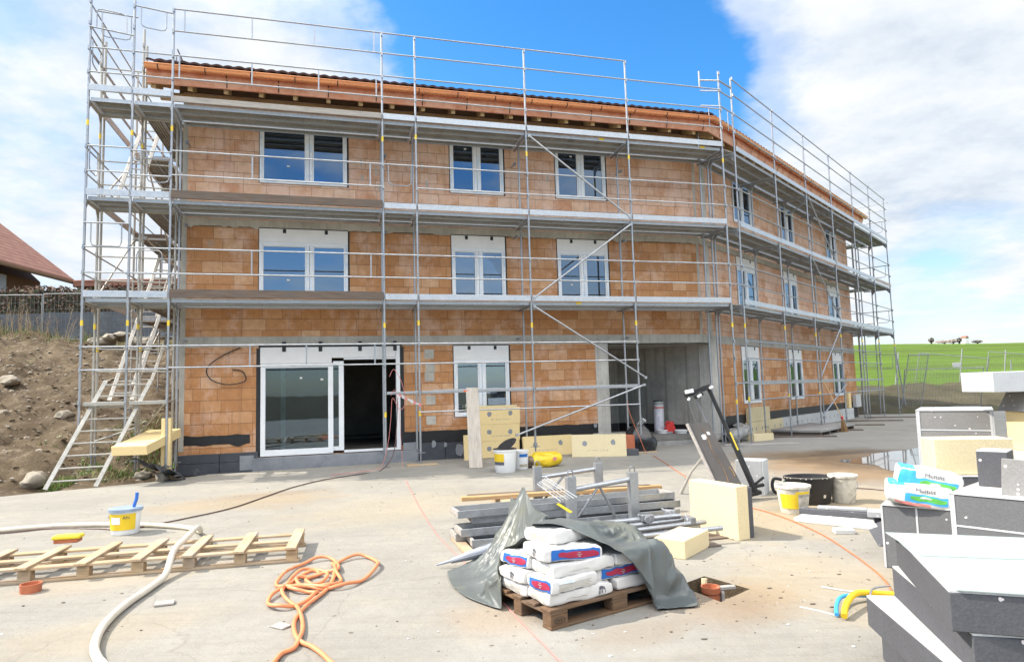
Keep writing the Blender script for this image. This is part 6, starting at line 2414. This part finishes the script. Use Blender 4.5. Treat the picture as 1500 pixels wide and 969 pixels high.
# offcut slabs on the ground between bucket and stacks
block('foam_slab', 'flat white foam slab lying on the concrete in front of the black offcuts', 'foam slab', tf((3.10, 7.52, .0), RAD(-42)), .90, .38, .045, 'eps_white')
block('foam_slab', 'dark foam strip lying across the back edge of the flat white slab', 'foam slab', tf((3.25, 7.72, .046), RAD(-35)), .85, .12, .06, 'eps_grey')
block('foam_slab', 'thin dusty foam strip resting on the dark strip', 'foam slab', tf((3.42, 7.62, .107), RAD(-28)), .50, .12, .03, 'eps_light')
block('foam_slab', 'small pale-edged foam piece overlapping the dark strip at its right end', 'foam slab', tf((3.72, 7.12, .107), RAD(-30)), .26, .22, .06, 'eps_light')
block('foam_block', 'small white foam chip in front of the flat white slab', 'foam block', tf((3.24, 6.85, 0), RAD(-10)), .19, .11, .05, 'eps_white')
block('foam_slab', 'long dark foam offcut leaning with its lower end by the grey pack', 'foam slab', tf((3.80, 7.35, .0), RAD(-112)) @ Matrix.Rotation(RAD(-62), 4, 'X'), 1.1, .05, .26, 'eps_grey')

# ------------------------------------------------------------------ foam packs at the right
def pack(label, M, sx, sy, sz, n, m='eps_pack', vert=False, group='foil-edged packs of grey foam at right', cat='foam pack'):
    o = thing('foam_pack', label, cat, M, group)
    gap = .007
    for k in range(n):
        g = MB()
        if vert:
            w_ = sx / n
            g.box(k * w_ + gap, (k + 1) * w_ - gap, .004, sy - .004, .004, sz - .012)
        else:
            h_ = sz / n
            g.box(.012, sx - .012, .004, sy - .004, k * h_ + (gap if k else .002), (k + 1) * h_ - gap)
        g.build('slab', MT[m], o, bevel=.004)
    g = MB()
    f_ = .022
    if vert:
        for k in range(n + 1):
            g.box(k * sx / n - gap - .001, k * sx / n + gap + .001, 0, sy, .002, sz - .013)
    else:
        for k in range(1, n):
            g.box(.011, sx - .011, .001, sy, k * sz / n - gap - .0005, k * sz / n + gap + .0005)
        for x in (0, sx - .0125):
            g.box(x, x + .0125, 0, sy, .002, sz - .0105)
        g.box(.0126, f_ + .012, -.001, .003, .002, sz - .011)
        g.box(sx - f_ - .012, sx - .0126, -.001, .003, .002, sz - .011)
    g.box(-.002, sx + .002, -.004, sy + .002, sz - .0105, sz)
    g.build('wrapper', MT['wrap'], o, bevel=.002)
    return o


# nearest stack of four loose slabs
NS = 'thick graphite foam slabs in the nearest stack'
for k, (x, y, ang, lab) in enumerate(((1.83, 2.80, 79, 'bottom slab of the nearest dark foam stack, almost hidden at the lower right corner'),
                                      (1.82, 2.84, 81, 'second slab from the ground in the nearest dark foam stack, jutting left'),
                                      (1.87, 2.82, 76, 'third slab from the ground in the nearest dark foam stack, white wedge bared'),
                                      (1.80, 2.84, 70.5, 'topmost slab of the nearest dark foam stack, carrying the pale green sheets'))):
    g = MB(); g.box(0, 1.05, -.98, 0, 0, .158)
    o = g.build('foam_slab', MT['eps_grey'], None, tf((x, y, .17 * k + .001), RAD(ang)), bevel=.004)
    tag(o, lab, 'foam slab', NS)
    g = MB(); g.box(.002, 1.048, -.978, -.002, .1585, .168)
    g.build('white_facing', MT['eps_white'], o)
TM = tf((1.80, 2.84, .681), RAD(70.5))
for k, (poly, lab) in enumerate((([(-.01, -.03), (.30, -.005), (.98, .02), (1.06, -.10), (1.06, -.50), (.62, -.45), (.05, -1.0), (-.01, -1.0)], 'larger pale green sheet on the nearest dark foam stack, overhanging its front edge'),
                                  ([(.55, -.02), (1.075, .045), (1.08, -.62), (.60, -.80)], 'smaller pale green cover sheet lying on the back half of the nearest dark foam stack'))):
    g = MB(); g.prism(poly, .0005 + .004 * k, .004 + .004 * k)
    tag(g.build('cover_sheet', MT['mint'], None, TM), lab, 'sheet')
pack('two-slab pack of grey foam standing in front of the white and blue sacks', tf((3.06, 5.62, 0), RAD(-38)), .50, .45, .52, 2, vert=True)
pack('wide grey foam pack behind the nearest stack, white printed sheet on its top', tf((3.22, 4.98, 0), RAD(-50)), 1.25, .72, .71, 3)
g = MB(); g.box(-.02, .42, .02, .5, 0, .002)
lb = g.build('pack_label', MT['paper'], None, tf((3.27, 4.97, .7115), RAD(-50)))
tag(lb, 'white printed sheet on top of the wide grey pack', 'sheet')
g = MB()
for k, (x, y, w_, h_) in enumerate(((.10, .30, .12, .06), (.08, .14, .07, .08), (.2, .12, .14, .012), (.2, .16, .1, .012))):
    g.box(x, x + w_, y, y + h_, .0021, .003)
g.build('print', MT['film'], lb)
pack('tall pack of speckled grey foam with white foil edges, behind the sacks beside the puddle', tf((4.20, 6.92, 0), RAD(-35)), .66, .8, 1.23, 6, 'eps_mid')
pack('grey foam pack buried at the back right under the big cream block', tf((4.66, 6.05, 0), RAD(-8)), 1.3, .40, .86, 4, 'eps_mid')
pack('low grey foam pack hidden below the cream block left of the graphite cube', tf((3.66, 5.86, 0), RAD(-12)), .75, .40, .705, 3)
block('foam_block', 'cream foam block set on the packs left of the small graphite cube', 'foam block', tf((3.72, 5.90, .709), RAD(-12)), .62, .30, .31, 'eps_pale')
block('foam_block', 'small graphite foam cube with a white top in front of the cream block', 'foam block', tf((3.60, 5.20, .712), RAD(-45)), .20, .25, .27, 'eps_grey')
g = MB(); g.box(.002, .198, .002, .248, 0, .006)
tag(g.build('foam_facing', MT['eps_white'], None, tf((3.60, 5.20, .983), RAD(-45))), 'white facing sheet on the small graphite cube', 'sheet')
o = block('foam_slab', 'thick speckled foam slab tilted up at the right edge on the wide grey pack', 'foam slab', tf((3.48, 4.80, .715), RAD(-44)) @ Matrix.Rotation(RAD(-8), 4, 'X') @ Matrix.Rotation(RAD(3), 4, 'Y'), .62, .34, .26, 'eps_mid')
block('foam_block', 'big cream foam block with cut-out front at the back of the right-hand packs', 'foam block', tf((4.72, 6.07, .862), RAD(-8)), 1.2, .36, .36, 'eps_cream')
g = MB()
g.hexa([(0, 0, 0), (.46, 0, 0), (.46, .4, 0), (0, .4, 0), (.10, 0, .185), (.44, 0, .185), (.44, .4, .185), (.10, .4, .185)])
tag(g.build('foam_wedge', MT['eps_mid'], None, tf((4.70, 6.12, 1.224), RAD(-8)), bevel=.004), 'grey wedge-cut foam offcut under the topmost flat slab', 'foam offcut')
block('foam_block', 'cream foam cube at the right edge under the topmost flat slab', 'foam block', tf((5.22, 6.03, 1.224), RAD(-8)), .5, .35, .185, 'eps_cream')
o = thing('foam_slab', 'topmost flat slab with white wrapped end and dark side, against the green field', 'foam slab', tf((4.44, 6.10, 1.412), RAD(-5)))
g = MB(); g.box(.0, .32, 0, .5, 0, .19)
g.build('wrapped_end', MT['wrap'], o, bevel=.005)
g = MB(); g.box(.321, 1.4, .004, .496, .002, .184)
g.build('slab', MT['eps_grey'], o, bevel=.004)
g = MB(); g.box(.321, 1.4, -.001, .003, .002, .045); g.box(.321, 1.4, -.001, .498, .1845, .192)
g.build('wrapper_edge', MT['eps_light'], o)
block('foam_block', 'cream foam strip standing between the graphite cube and the tilted speckled slab', 'foam block', tf((3.83, 5.02, .712), RAD(-45)), .55, .13, .24, 'eps_cream')
block('foam_slab', 'white foam slab lying flat on the big cream block at the right edge', 'foam slab', tf((5.0, 5.66, .862), RAD(-8)), .9, .30, .06, 'eps_white')
BS = 'white, blue and green sacks on the grey packs'
sack_bag('upper white sack with blue end and green label, slumped behind the grey pack', tf((3.52, 5.72, .70), RAD(-26)) @ Matrix.Rotation(RAD(10), 4, 'Y'), .46, .40, .17, 21, [('front', 'gstripe'), ('front', 'crest'), ('top', 'crest')], BS)
sack_bag('lower white sack with green label and red band along its bottom', tf((3.36, 5.60, .605), RAD(-27)) @ Matrix.Rotation(RAD(7), 4, 'Y'), .46, .42, .15, 22, [('front', 'gstripe'), ('front', 'redfoot'), ('top', 'crest')], BS)
# ------------------------------------------------------------------ along the foot of the right wing
SM2 = tf((*CW, 0), A2)
IG = 'foam base blocks along the right wing'
x = 2.35
seq = [('eps_pale', .62), ('eps_pale', 1.0), ('eps_pale', 1.0), ('eps_white', 1.0), ('eps_white', 1.0), ('eps_white', 1.0), ('eps_white', 1.0), ('eps_white', 1.0), ('eps_white', 1.0), ('eps_white', 1.0), ('eps_white', .9)]
for k, (m_, w_) in enumerate(seq):
    o = thing('base_board', ('cream base board below the upper cream block, nearest the recess of the right wing', 'cream base board between two other cream base boards of the right wing', 'cream base board meeting the first white base board of the right wing')[k] if k < 3 else 'last white base board at the far end of the right wing' if k == 10 else 'white foam base board with grey dabs along the foot of the right wing', 'foam board', SM2 @ tf((x, -.16, .0)), IG)
    g = MB(); g.box(.004, w_ - .004, 0, .14, 0, .42 + .004 * (k % 2))
    g.build('slab', MT[m_], o, bevel=.006)
    for j in range(2):
        g = MB()
        cx = w_ * (.28 + .45 * j)
        g.add([(cx + .035 * math.cos(a), -.002, .22 + .055 * math.sin(a)) for a in [q * math.pi / 5 for q in range(10)]], [tuple(range(10))])
        g.build('adhesive_dab', MT['base_render'], o)
    x += w_
block('foam_block', 'cream foam block set on the first base board beside the corner column', 'foam block', SM2 @ tf((2.45, -.15, .43)), 1.5, .13, .40, 'eps_pale')
block('foam_block', 'yellow foam post standing on the base boards near the far end of the right wing', 'foam block', SM2 @ tf((12.3, -.15, .43)), .34, .13, .62, 'eps_cream')
block('foam_block', 'white foam corner board standing at the far end of the right wing', 'foam block', SM2 @ tf((13.3, -.16, .43)), .75, .14, .52, 'eps_white')
block('foam_block', 'loose cream foam brick on the ground before the corner column', 'foam block', SM2 @ tf((1.15, -.75, 0), RAD(-20)), .75, .22, .18, 'eps_pale')
g = MB()
for k in range(5):
    g.rock((.25 * k - .5, .1 * math.sin(k * 2), .18 + .03 * k), (.28, .2, .16), 40 + k, sub=2)
tag(g.build('plastic_sheet', mat('crumpled_grey_sheet', (.30, .30, .29), .6, 0, .25, 8, .5, 15), None, SM2 @ tf((1.2, -.35, 0), RAD(10)), smooth=True), 'crumpled grey sheet heaped beside the corner column', 'sheet')
# dark platform, broom, sole boards
o = thing('low_platform', 'low dark slab platform lying beside the right wing below the scaffold', 'platform', SM2 @ tf((3.4, -1.75, 0)))
g = MB(); g.box(0, 3.4, 0, 1.4, .10, .17)
g.build('top_slab', MT['screed'], o, bevel=.01)
g = MB()
for k in range(5):
    g.box(.05 + .8 * k, .18 + .8 * k, .03, 1.37, .001, .0995)
g.build('bearer', MT['old_board'], o)
o = thing('broom', 'yard broom with red collar leaning on a scaffold post of the right wing', 'broom', SM2 @ tf((5.38, -1.78, 0)))
g = MB(); g.tube([(.0, .0, .42), (-.22, .40, 1.55)], .014, 8)
g.build('handle', MT['timber'], o, smooth=True)
g = MB(); g.tube([(.0, 0, .38), (-.01, .01, .46)], .035, 10)
g.build('collar', MT['red'], o, smooth=True)
g = MB()
for k in range(70):
    a, b_ = random.uniform(-.05, .05), random.uniform(-.04, .04)
    g.tube([(a * .5, b_ * .5, .40), (a * 4.2 + .05, b_ * 2 - .03, .005)], .006, 4)
g.build('bristles', MT['straw'], o)
SB = 'sole boards under the scaffold posts'
M2s = tf((*PG, 0), A2)
for i, x in enumerate(HX[:6]):
    M = M2s @ tf((x, 0, -.004), RAD(-62 if i else -48))
    g = MB(); g.box(-.75, 1.3, -.12, .12, 0, .004 + .0)
    g.box(-.55, 1.0, -.11, .11, -.0, .0035)
    g = MB(); g.box(-.70, 1.15, -.11, .11, .0005, .036)
    tag(g.build('sole_board', MT['old_board' if i else 'pale_board'], None, M @ tf((0, 0, .004)), bevel=.004), 'weathered sole board under a scaffold post of the right wing' if i else 'pale sole board under the corner scaffold posts', 'board', SB)
M1s = tf((*PA, 0), A1)
for i in (2, 4):
    g = MB(); g.box(-.3, .35, -.12, .14, .0005, .03)
    tag(g.build('sole_board', MT['pallet'], None, M1s @ tf((FX[i], 0, 0)), bevel=.004), 'short wooden sole board under the front scaffold post ' + ('left of the leaning foam boards' if i == 2 else 'by the black refuse sack'), 'board', SB)

# cream slab under the gable ladder
block('foam_slab', 'thick cream foam slab propped flat on the bank beside the ladder', 'foam slab', tf((-7.34, 12.05, .56), RAD(4)) @ Matrix.Rotation(RAD(9), 4, 'X'), .62, 1.45, .17, 'eps_cream')
block('foam_block', 'upright cream foam strip at the gable corner beside the scaffold foot', 'foam block', tf((-6.86, 12.82, .02), RAD(10)), .17, .10, 1.17, 'eps_cream')
g = MB()
rows_ = [[(-7.15 + .035 * i, 12.35 + .16 * j, .46 - .012 * i + .05 * math.sin(i * .7 + j * .6) - .05 * j) for i in range(22)] for j in range(5)]
g.add([p for r in rows_ for p in r], [(j * 22 + i, j * 22 + i + 1, (j + 1) * 22 + i + 1, (j + 1) * 22 + i) for j in range(4) for i in range(21)])
tag(g.build('plastic_sheet', MT['base_board'], None, None, smooth=True, solid=.006), 'wavy dark grey sheet tucked below the propped cream slab', 'sheet')


# ------------------------------------------------------------------ stones, tufts and fences on the bank
def bank_pt(x, y):
    return max(0, bank_h(x, y))


for i, (x, y, r, lab) in enumerate(((-8.80, 12.15, (.22, .18, .17), 'big rounded pale boulder at the foot of the bank beside the ladder'),
                                    (-10.64, 15.6, (.22, .18, .13), 'flat whitish stone midway up the bank left of the scaffold'),
                                    (-13.89, 18.1, (.3, .2, .15), 'white stone at the left edge of the bank, half way up'),
                                    (-7.18, 12.82, (.15, .12, .10), 'whitish stone between two scaffold feet at the edge of the concrete'),
                                    (-6.80, 12.78, (.14, .11, .13), 'round grey stone nearest the gable corner'))):
    g = MB(); g.rock((0, 0, r[2] * .45), r, i + 3, sub=3)
    tag(g.build('boulder', MT['stone'], None, tf((x, y, bank_pt(x, y)), i * 1.3), smooth=True), lab, 'stone')
rnd = random.Random(11)
for k in range(13):
    x, y = -15.7 + rnd.uniform(-.2, 2.4), 25.6 + rnd.uniform(-.8, 1.2)
    g = MB(); r = (rnd.uniform(.28, .5), rnd.uniform(.2, .32), rnd.uniform(.10, .18)); g.rock((0, 0, .12 + .2 * (k % 3)), r, k + 20, sub=2)
    tag(g.build('boulder', MT['stone'], None, tf((x, y, bank_pt(x, y)), k), smooth=True), 'pale flat stone in the heap at the top of the bank behind the gable scaffold', 'stone', 'stone heap at the top of the bank')
g = MB()
n_ = 0
while n_ < 5200:
    x, y = rnd.uniform(-24, -6.3), rnd.uniform(9, 30)
    h = bank_h(x, y)
    if h < .02:
        continue
    s = rnd.choice((.015, .02, .025, .03, .035, .045)) * rnd.uniform(.8, 1.3)
    g.rock((x, y, h + s * .1), (s * 1.4, s * 1.1, s * .7), n_ * .37, sub=1, mi=rnd.choice((0, 0, 1)))
    n_ += 1
stuff(tag(g.build('stones', [MT['stone'], MT['soil']], None, None), 'scattered pale stones and clods all over the dirt bank', 'stones'))


def blades(g, x, y, z, n, h, spread, rnd, mi=0):
    for k in range(n):
        a = rnd.uniform(0, 6.28)
        r = spread * math.sqrt(rnd.random())
        bx, by = x + r * math.cos(a), y + r * math.sin(a)
        hh = h * rnd.uniform(.5, 1.2)
        lean = Vector((rnd.uniform(-.5, .5), rnd.uniform(-.5, .5), 1)) * hh
        w_ = Vector((math.cos(a + 1.3), math.sin(a + 1.3), 0)) * .009
        b = Vector((bx, by, z - .02))
        g.add([b - w_, b + w_, b + lean * .6 + w_ * .6, b + lean + Vector((lean.x, lean.y, 0)) * .5, b + lean * .6 - w_ * .6], [(0, 1, 2, 4), (4, 2, 3)], rnd.choice((0, 0, 1)) if mi == 0 else rnd.choice((1, 2)))


GM = [mat('grass_blade', (.10, .19, .03), .7, 0, .3, 2, 0), mat('dry_grass_blade', (.30, .26, .11), .8, 0, .3, 2, 0), mat('dead_stalk', (.33, .25, .16), .8, 0, .3, 2, 0)]
g = MB()
for x, y, n, h, sp in ((-8.35, 12.15, 260, .16, .25), (-7.9, 12.9, 160, .12, .5), (-8.1, 13.6, 260, .14, .7), (-7.6, 14.3, 300, .15, .7), (-8.6, 15.0, 160, .12, .6), (-7.9, 16.2, 200, .2, .8), (-7.7, 18.5, 200, .25, .9), (-7.4, 13.2, 120, .1, .3)):
    for k in range(n):
        a, r = rnd.uniform(0, 6.28), sp * math.sqrt(rnd.random())
        px, py = x + r * math.cos(a), y + r * math.sin(a)
        blades(g, px, py, bank_h(px, py), 2, h, .04, rnd)
stuff(tag(g.build('grass', GM, None, None), 'green grass tufts on the bank between the ladder and the gable', 'grass'))
g = MB()
for k in range(2600):
    t_ = rnd.random()
    x, y = -25 + 15.5 * t_ + rnd.gauss(0, .5), 26.2 + 1.6 * t_ + rnd.gauss(0, .6)
    blades(g, x, y, bank_h(x, y), 2, rnd.choice((.18, .25, .3, .5)), .05, rnd, 0 if rnd.random() < .55 else 1)
stuff(tag(g.build('undergrowth', GM, None, None), 'rough grass strip along the foot of the upper mesh fence', 'grass'))


g = MB()
for k in range(900):
    x, y = rnd.uniform(-24, -7), rnd.uniform(10, 28)
    if bank_h(x, y) > .05 and mnoise.noise(Vector((x * .5, y * .5, 3))) > -.05:
        blades(g, x, y, bank_h(x, y), 5, .10, .12, rnd, 0 if mnoise.noise(Vector((x * .4, y * .4, 9))) > .25 else 1)
stuff(tag(g.build('dry_grass', GM, None, None), 'thin straw-coloured grass scattered over the slope of the bank', 'grass'))

# mesh fence along the top of the bank
def fence_panel(label, M, w_=3.5, h=2.0, sheet=None, group=None, step=.10, rows=8, wire=.0035):
    o = thing('mesh_fence_panel', label, 'fence panel', M, group)
    g = MB()
    for x in (0, w_):
        g.tube([(x, 0, 0), (x, 0, h)], .021, 8)
    for z in (.08, h):
        g.tube([(0, 0, z), (w_, 0, z)], .021, 8)
    g.build('frame', MT['mesh_wire'], o, smooth=True)
    g = MB()
    n = int(w_ / step)
    for k in range(1, n):
        g.tube([(w_ * k / n, 0, .08), (w_ * k / n, 0, h)], wire, 4, caps=False)
    for k in range(1, rows):
        z = .08 + (h - .08) * k / rows
        g.tube([(0, .004, z), (w_, .004, z)], wire, 4, caps=False)
    g.build('wire_mesh', MT['mesh_wire'], o)
    if sheet:
        g = MB()
        m = 30
        v = [(w_ * i / m, .015 + .02 * mnoise.noise(Vector((i * .4, z, w_))), z) for z in (.05, .6, sheet) for i in range(m + 1)]
        g.add(v, [(j * (m + 1) + i, j * (m + 1) + i + 1, (j + 1) * (m + 1) + i + 1, (j + 1) * (m + 1) + i) for j in range(2) for i in range(m)])
        g.build('privacy_sheet', mat('dark_grey_netting', (.085, .10, .12), .75, 0, .25, 2, .2, 20, (.16, .18, .20), .35, 1.5), o, smooth=True)
    return o


fx, fy = -26.4, 26.0
for k in range(5):
    ang = RAD(7)
    x, y = fx + 3.55 * k * math.cos(ang), fy + 3.55 * k * math.sin(ang)
    z = 3.95 + .04 * k
    fence_panel('mesh fence panel with dark netting in the row along the top of the bank', tf((x, y, z), ang), 3.5, 2.0, 1.22, 'mesh fence along the top of the bank', .14, 6)

# hedge behind it: twiggy brown mass
g = MB()
hr = random.Random(3)
rows_ = [[(-34 + .26 * i, 31.2 + .07 * .26 * i + dy, 3.6 if dz == 0 else 6.95 + .15 * mnoise.noise(Vector(((-34 + .26 * i) * .8, 0, 0)))) for i in range(101)] for dy, dz in ((-.15, 0), (-.15, 1), (.15, 1), (.15, 0))]
g.add([p for r in rows_ for p in r], [(j * 101 + i, j * 101 + i + 1, (j + 1) * 101 + i + 1, (j + 1) * 101 + i) for j in range(3) for i in range(100)], 1)
for k in range(26000):
    t_ = hr.random()
    x = -34 + 26 * t_
    top = 7.15 + .18 * mnoise.noise(Vector((x * .8, 0, 0))) + .12 * mnoise.noise(Vector((x * 2.7, 1, 0)))
    z = 4.0 + (top - 4.0) * (hr.random() ** .7)
    y = 31.2 + .07 * (x + 34) + hr.gauss(0, .35)
    a = Vector((hr.uniform(-1, 1), hr.uniform(-1, 1), hr.uniform(-.4, 1))).normalized() * hr.uniform(.06, .15)
    b = a.orthogonal().normalized() * hr.uniform(.015, .05)
    p = Vector((x, y, z))
    g.add([p - a, p + b, p + a, p - b], [(0, 1, 2, 3)], hr.choice((0, 0, 0, 1, 1, 2)))
o = g.build('hedge', [mat('russet_twigs', (.115, .062, .048), .9, 0, .4, 2, 0), mat('dark_hedge_leaf', (.055, .06, .035), .8, 0, .4, 2, 0), mat('tan_twigs', (.20, .14, .085), .9, 0, .3, 2, 0)], None, None)
tag(o, 'long clipped brown hedge behind the upper mesh fence below the red-roofed house', 'hedge')
# bare shrub in front of the netting
g = MB()
for k in range(40):
    x = -19.5 + hr.gauss(0, 1.2)
    y = 25.9 + hr.gauss(0, .3)
    z = bank_h(x, y)
    h = hr.uniform(.6, 1.5)
    l_ = Vector((hr.uniform(-.25, .25), hr.uniform(-.2, .2), 1)) * h
    p = Vector((x, y, z))
    g.tube([p, p + l_ * .5 + Vector((hr.uniform(-.05, .05), 0, 0)), p + l_], [.012, .009, .004], 4)
    for q in range(5):
        s_ = p + l_ * hr.uniform(.3, .95)
        g.tube([s_, s_ + Vector((hr.uniform(-.25, .25), hr.uniform(-.1, .1), hr.uniform(.1, .3)))], [.006, .002], 4)
tag(g.build('dry_shrub', GM[2], None, None), 'pale dry shrub stalks standing before the dark netting of the upper fence', 'shrub')

# ------------------------------------------------------------------ red-roofed house at the left
HM = tf((-28.3, 42., 0), RAD(3))
o = thing('house', 'house with a steep red-brown tiled roof and dark eaves beyond the hedge', 'house', HM)
mr, t, b, co_ = newmat('red_clay_tiles')
ob = co_.outputs['Object']
sx = N(t, 'ShaderNodeSeparateXYZ'); t.links.new(ob, sx.inputs[0])
rows = mth(t, 'FRACT', mth(t, 'MULTIPLY', sx.outputs[2], 3.4))
c = mixc(t, ramp(t, noise(t, ob, 1.3, 8, .65), [(.3, 0.), (.7, 1.)]), (.20, .085, .06), (.31, .145, .10))
v3 = N(t, 'ShaderNodeTexVoronoi', i_Scale=4.); t.links.new(ob, v3.inputs['Vector'])
c = mixc(t, ramp(t, v3.outputs['Color'], [(.3, 0.), (.8, .4)]), c, (.36, .19, .13))
c = mixc(t, ramp(t, rows, [(0., .9), (.26, 0.)]), c, (.08, .03, .022))
t.links.new(c, b.inputs['Base Color']); b.inputs['Roughness'].default_value = .85
t.links.new(bump(t, rows, .5, .03), b.inputs['Normal'])
g = MB()
# slope facing the yard: eave at x=0, ridge at x=-8
zE, sl_ = 9.40, .80
g.hexa([(.0, -34, zE - .22), (.0, 0, zE - .22), (-8, 0, zE + 8 * sl_ - .22), (-8, -34, zE + 8 * sl_ - .22), (.0, -34, zE), (.0, 0, zE), (-8, 0, zE + 8 * sl_), (-8, -34, zE + 8 * sl_)])
g.hexa([(-16, -34, zE - .22), (-8.001, -34, zE + 8 * sl_ - .22), (-8.001, 0, zE + 8 * sl_ - .22), (-16, 0, zE - .22), (-16, -34, zE), (-8.001, -34, zE + 8 * sl_), (-8.001, 0, zE + 8 * sl_), (-16, 0, zE)])
rf = g.build('roof', mr, o)
g = MB(); g.box(-.05, .16, -34, .05, zE - .30, zE - .12)
g.build('gutter', MT['soffit'], o, bevel=.03)
g = MB(); g.box(-14.4, -1.6, -33, -.8, 3.5, zE - .25)
g.prism([(-14.4, zE - .25), (-1.6, zE - .25), (-8, zE + 8 * sl_ - .5)], -33, -.8, tf=lambda x, y, z: (x, z, y))
g.build('wall', MT['soffit'], o)
g = MB(); g.box(-1.60, -1.3, -9.5, -4.2, 6.5, 9.0)
g.build('conservatory', mat('pale_blue_grey_panel', (.46, .52, .58), .4, 0, .15, 1, .05, 10), o, bevel=.02)
g = MB(); g.box(.2, 14., -.5, 5, zE - .55, zE - .1)
g.build('annex_roof', mr, o, bevel=.04)
g = MB(); g.box(.6, 13.6, -.1, 4.6, 4.5, zE - .56)
g.build('annex_wall', MT['soffit'], o)

# ------------------------------------------------------------------ right: fallen fence panels, crest trees
FR = 'tilted mesh fence panels at the edge of the field'
fence_panel('long leaning mesh fence panel with a small white plate standing against the green field', tf((22.1, 36.3, 1.05), RAD(-6)) @ Matrix.Rotation(RAD(10), 4, 'X') @ Matrix.Rotation(RAD(7), 4, 'Y'), 3.6, 1.9, None, FR, .13, 9)
fence_panel('second leaning mesh fence panel continuing right behind the foam stack', tf((25.6, 35.8, .98), RAD(-2)) @ Matrix.Rotation(RAD(8), 4, 'X') @ Matrix.Rotation(RAD(6), 4, 'Y'), 2.0, 1.9, None, FR, .13, 9)
fence_panel('mesh fence panel lying askew at the scaffold end by the yard edge', tf((18.0, 30.6, .12), RAD(-12)) @ Matrix.Rotation(RAD(18), 4, 'X'), 3.2, 1.9, None, FR, .13, 9)
fence_panel('narrow mesh gate leaning on the end of the right-wing scaffold', tf((17.3, 29.6, .05), RAD(20)) @ Matrix.Rotation(RAD(14), 4, 'X'), 1.2, 2.6, None, FR, .13, 9)
for k, (x, y, h, ry) in enumerate(((21.2, 36.6, 1.95, 10), (25.0, 36.9, 1.9, 9), (27.4, 36.8, 1.9, 8), (27.65, 36.5, 1.3, 0), (17.9, 30.2, 2.5, -6))):
    g = MB(); g.tube([(0, 0, 0), (0, 0, h)], .03, 8)
    tag(g.build('fence_prop', MT['mesh_wire'], None, tf((x, y, verge_h(x, y) - .02), 0, ry=RAD(ry)), smooth=True),
        ('slanting grey prop left of the long leaning fence panel', 'slanting grey prop behind the middle of the leaning fence panels', 'slanting grey prop at the right end of the leaning fence panels', 'short pale stake at the right end of the leaning fence panels', 'steep pole crossing the mesh gate at the scaffold end')[k], 'prop')
g = MB(); g.box(-.22, .22, -.01, .01, -.12, .12)
tag(g.build('sign_plate', MT['wrap'], None, tf((24.55, 36.35, 2.2), RAD(-6)), bevel=.01), 'small white plate fixed on the long leaning fence panel', 'plate')


def crest_tree(label, x, y, r, h, n, seed, mats):
    rr = random.Random(seed)
    z = field_h(x, y)
    o = thing('tree', label, 'tree', tf((x, y, z)), 'trees on the field crest')
    g = MB(); g.tube([(0, 0, -.2), (.05, 0, h * .5), (0, 0, h * .8)], [.22, .15, .05], 7)
    g.build('trunk', MT['old_board'], o)
    g = MB()
    for k in range(n):
        a = Vector((rr.gauss(0, 1), rr.gauss(0, 1), rr.gauss(0, 1))).normalized() * (rr.random() ** .4)
        p = Vector((a.x * r, a.y * r, h * .62 + a.z * h * .36)) * (1 + .2 * mnoise.noise(a * 2 + Vector((seed, 0, 0))))
        d_ = Vector((rr.uniform(-1, 1), rr.uniform(-1, 1), rr.uniform(-1, 1))).normalized() * .17
        e = d_.orthogonal().normalized() * .10
        g.add([p - d_, p + e, p + d_, p - e], [(0, 1, 2, 3)], rr.choice((0, 1)))
    g.build('crown', mats, o)
    return o


cm = [mat('grey_brown_twigs', (.24, .20, .18), .9, 0, .3, 1, 0), mat('dark_tree_leaf', (.14, .16, .15), .9, 0, .3, 1, 0)]
cm2 = [mat('pinkish_bare_twigs', (.42, .34, .29), .9, 0, .2, 1, 0), cm[0]]
for k, (x, r, h, lab, q) in enumerate(((96.6, .6, 1.5, 'small dark tree leftmost on the crest of the field', cm), (103.0, .6, 1.5, 'small dark round tree beside the white farmhouse on the crest', cm), (99.6, 2.0, .95, 'low pinkish bare thicket between the two dark trees on the crest', cm2), (101.6, .9, 1.1, 'pale bare bush next to the second dark tree on the crest', cm2), (107.2, 1.1, .9, 'low grey bush right of the white farmhouse on the crest', cm))):
    crest_tree(lab, x, 151, r, h, 500, k, q)
o = thing('farmhouse', 'tiny white farmhouse on the crest of the green field', 'house', tf((105.0, 152, field_h(105, 152)), RAD(20)))
g = MB(); g.box(-.55, .55, -.55, .55, 0, 1.5)
g.build('wall', MT['white_pl'], o)
g = MB(); g.prism([(-.65, 1.45), (.65, 1.45), (0, 1.95)], -.65, .65, tf=lambda x, y, z: (x, z, y))
g.build('roof', mr, o)

# chips and grit lying on the concrete
g = MB()
cr = random.Random(8)
for k in range(1100):
    if k < 420:
        x, y = cr.uniform(-6, 5), 3.2 + 10 * cr.random() ** 1.6
    else:
        cx, cy, s_ = cr.choice(((-3.8, 10.4, 1.2), (1.6, 4.8, .5), (.2, 5.0, .6), (6.8, 10.2, 1.6), (2.6, 6.2, .8), (1.2, 7.2, .7), (9, 20, 3)))
        x, y = cr.gauss(cx, s_), cr.gauss(cy, s_)
    if inside((x, y), pit):
        continue
    s_ = cr.choice((.003, .0035, .004, .005, .007)) * cr.uniform(.8, 1.4)
    g.rock((x, y, s_ * .4), (s_ * cr.uniform(1, 2.4), s_, s_ * .7), k * .31, sub=1, mi=cr.choice((0, 0, 0, 1, 1, 1, 1, 1, 1, 0, 0, 2)))
stuff(tag(g.build('grit', [MT['stone'], MT['old_board'], MT['eps_white']], None, None), 'small chips and grit strewn over the concrete yard', 'grit'))
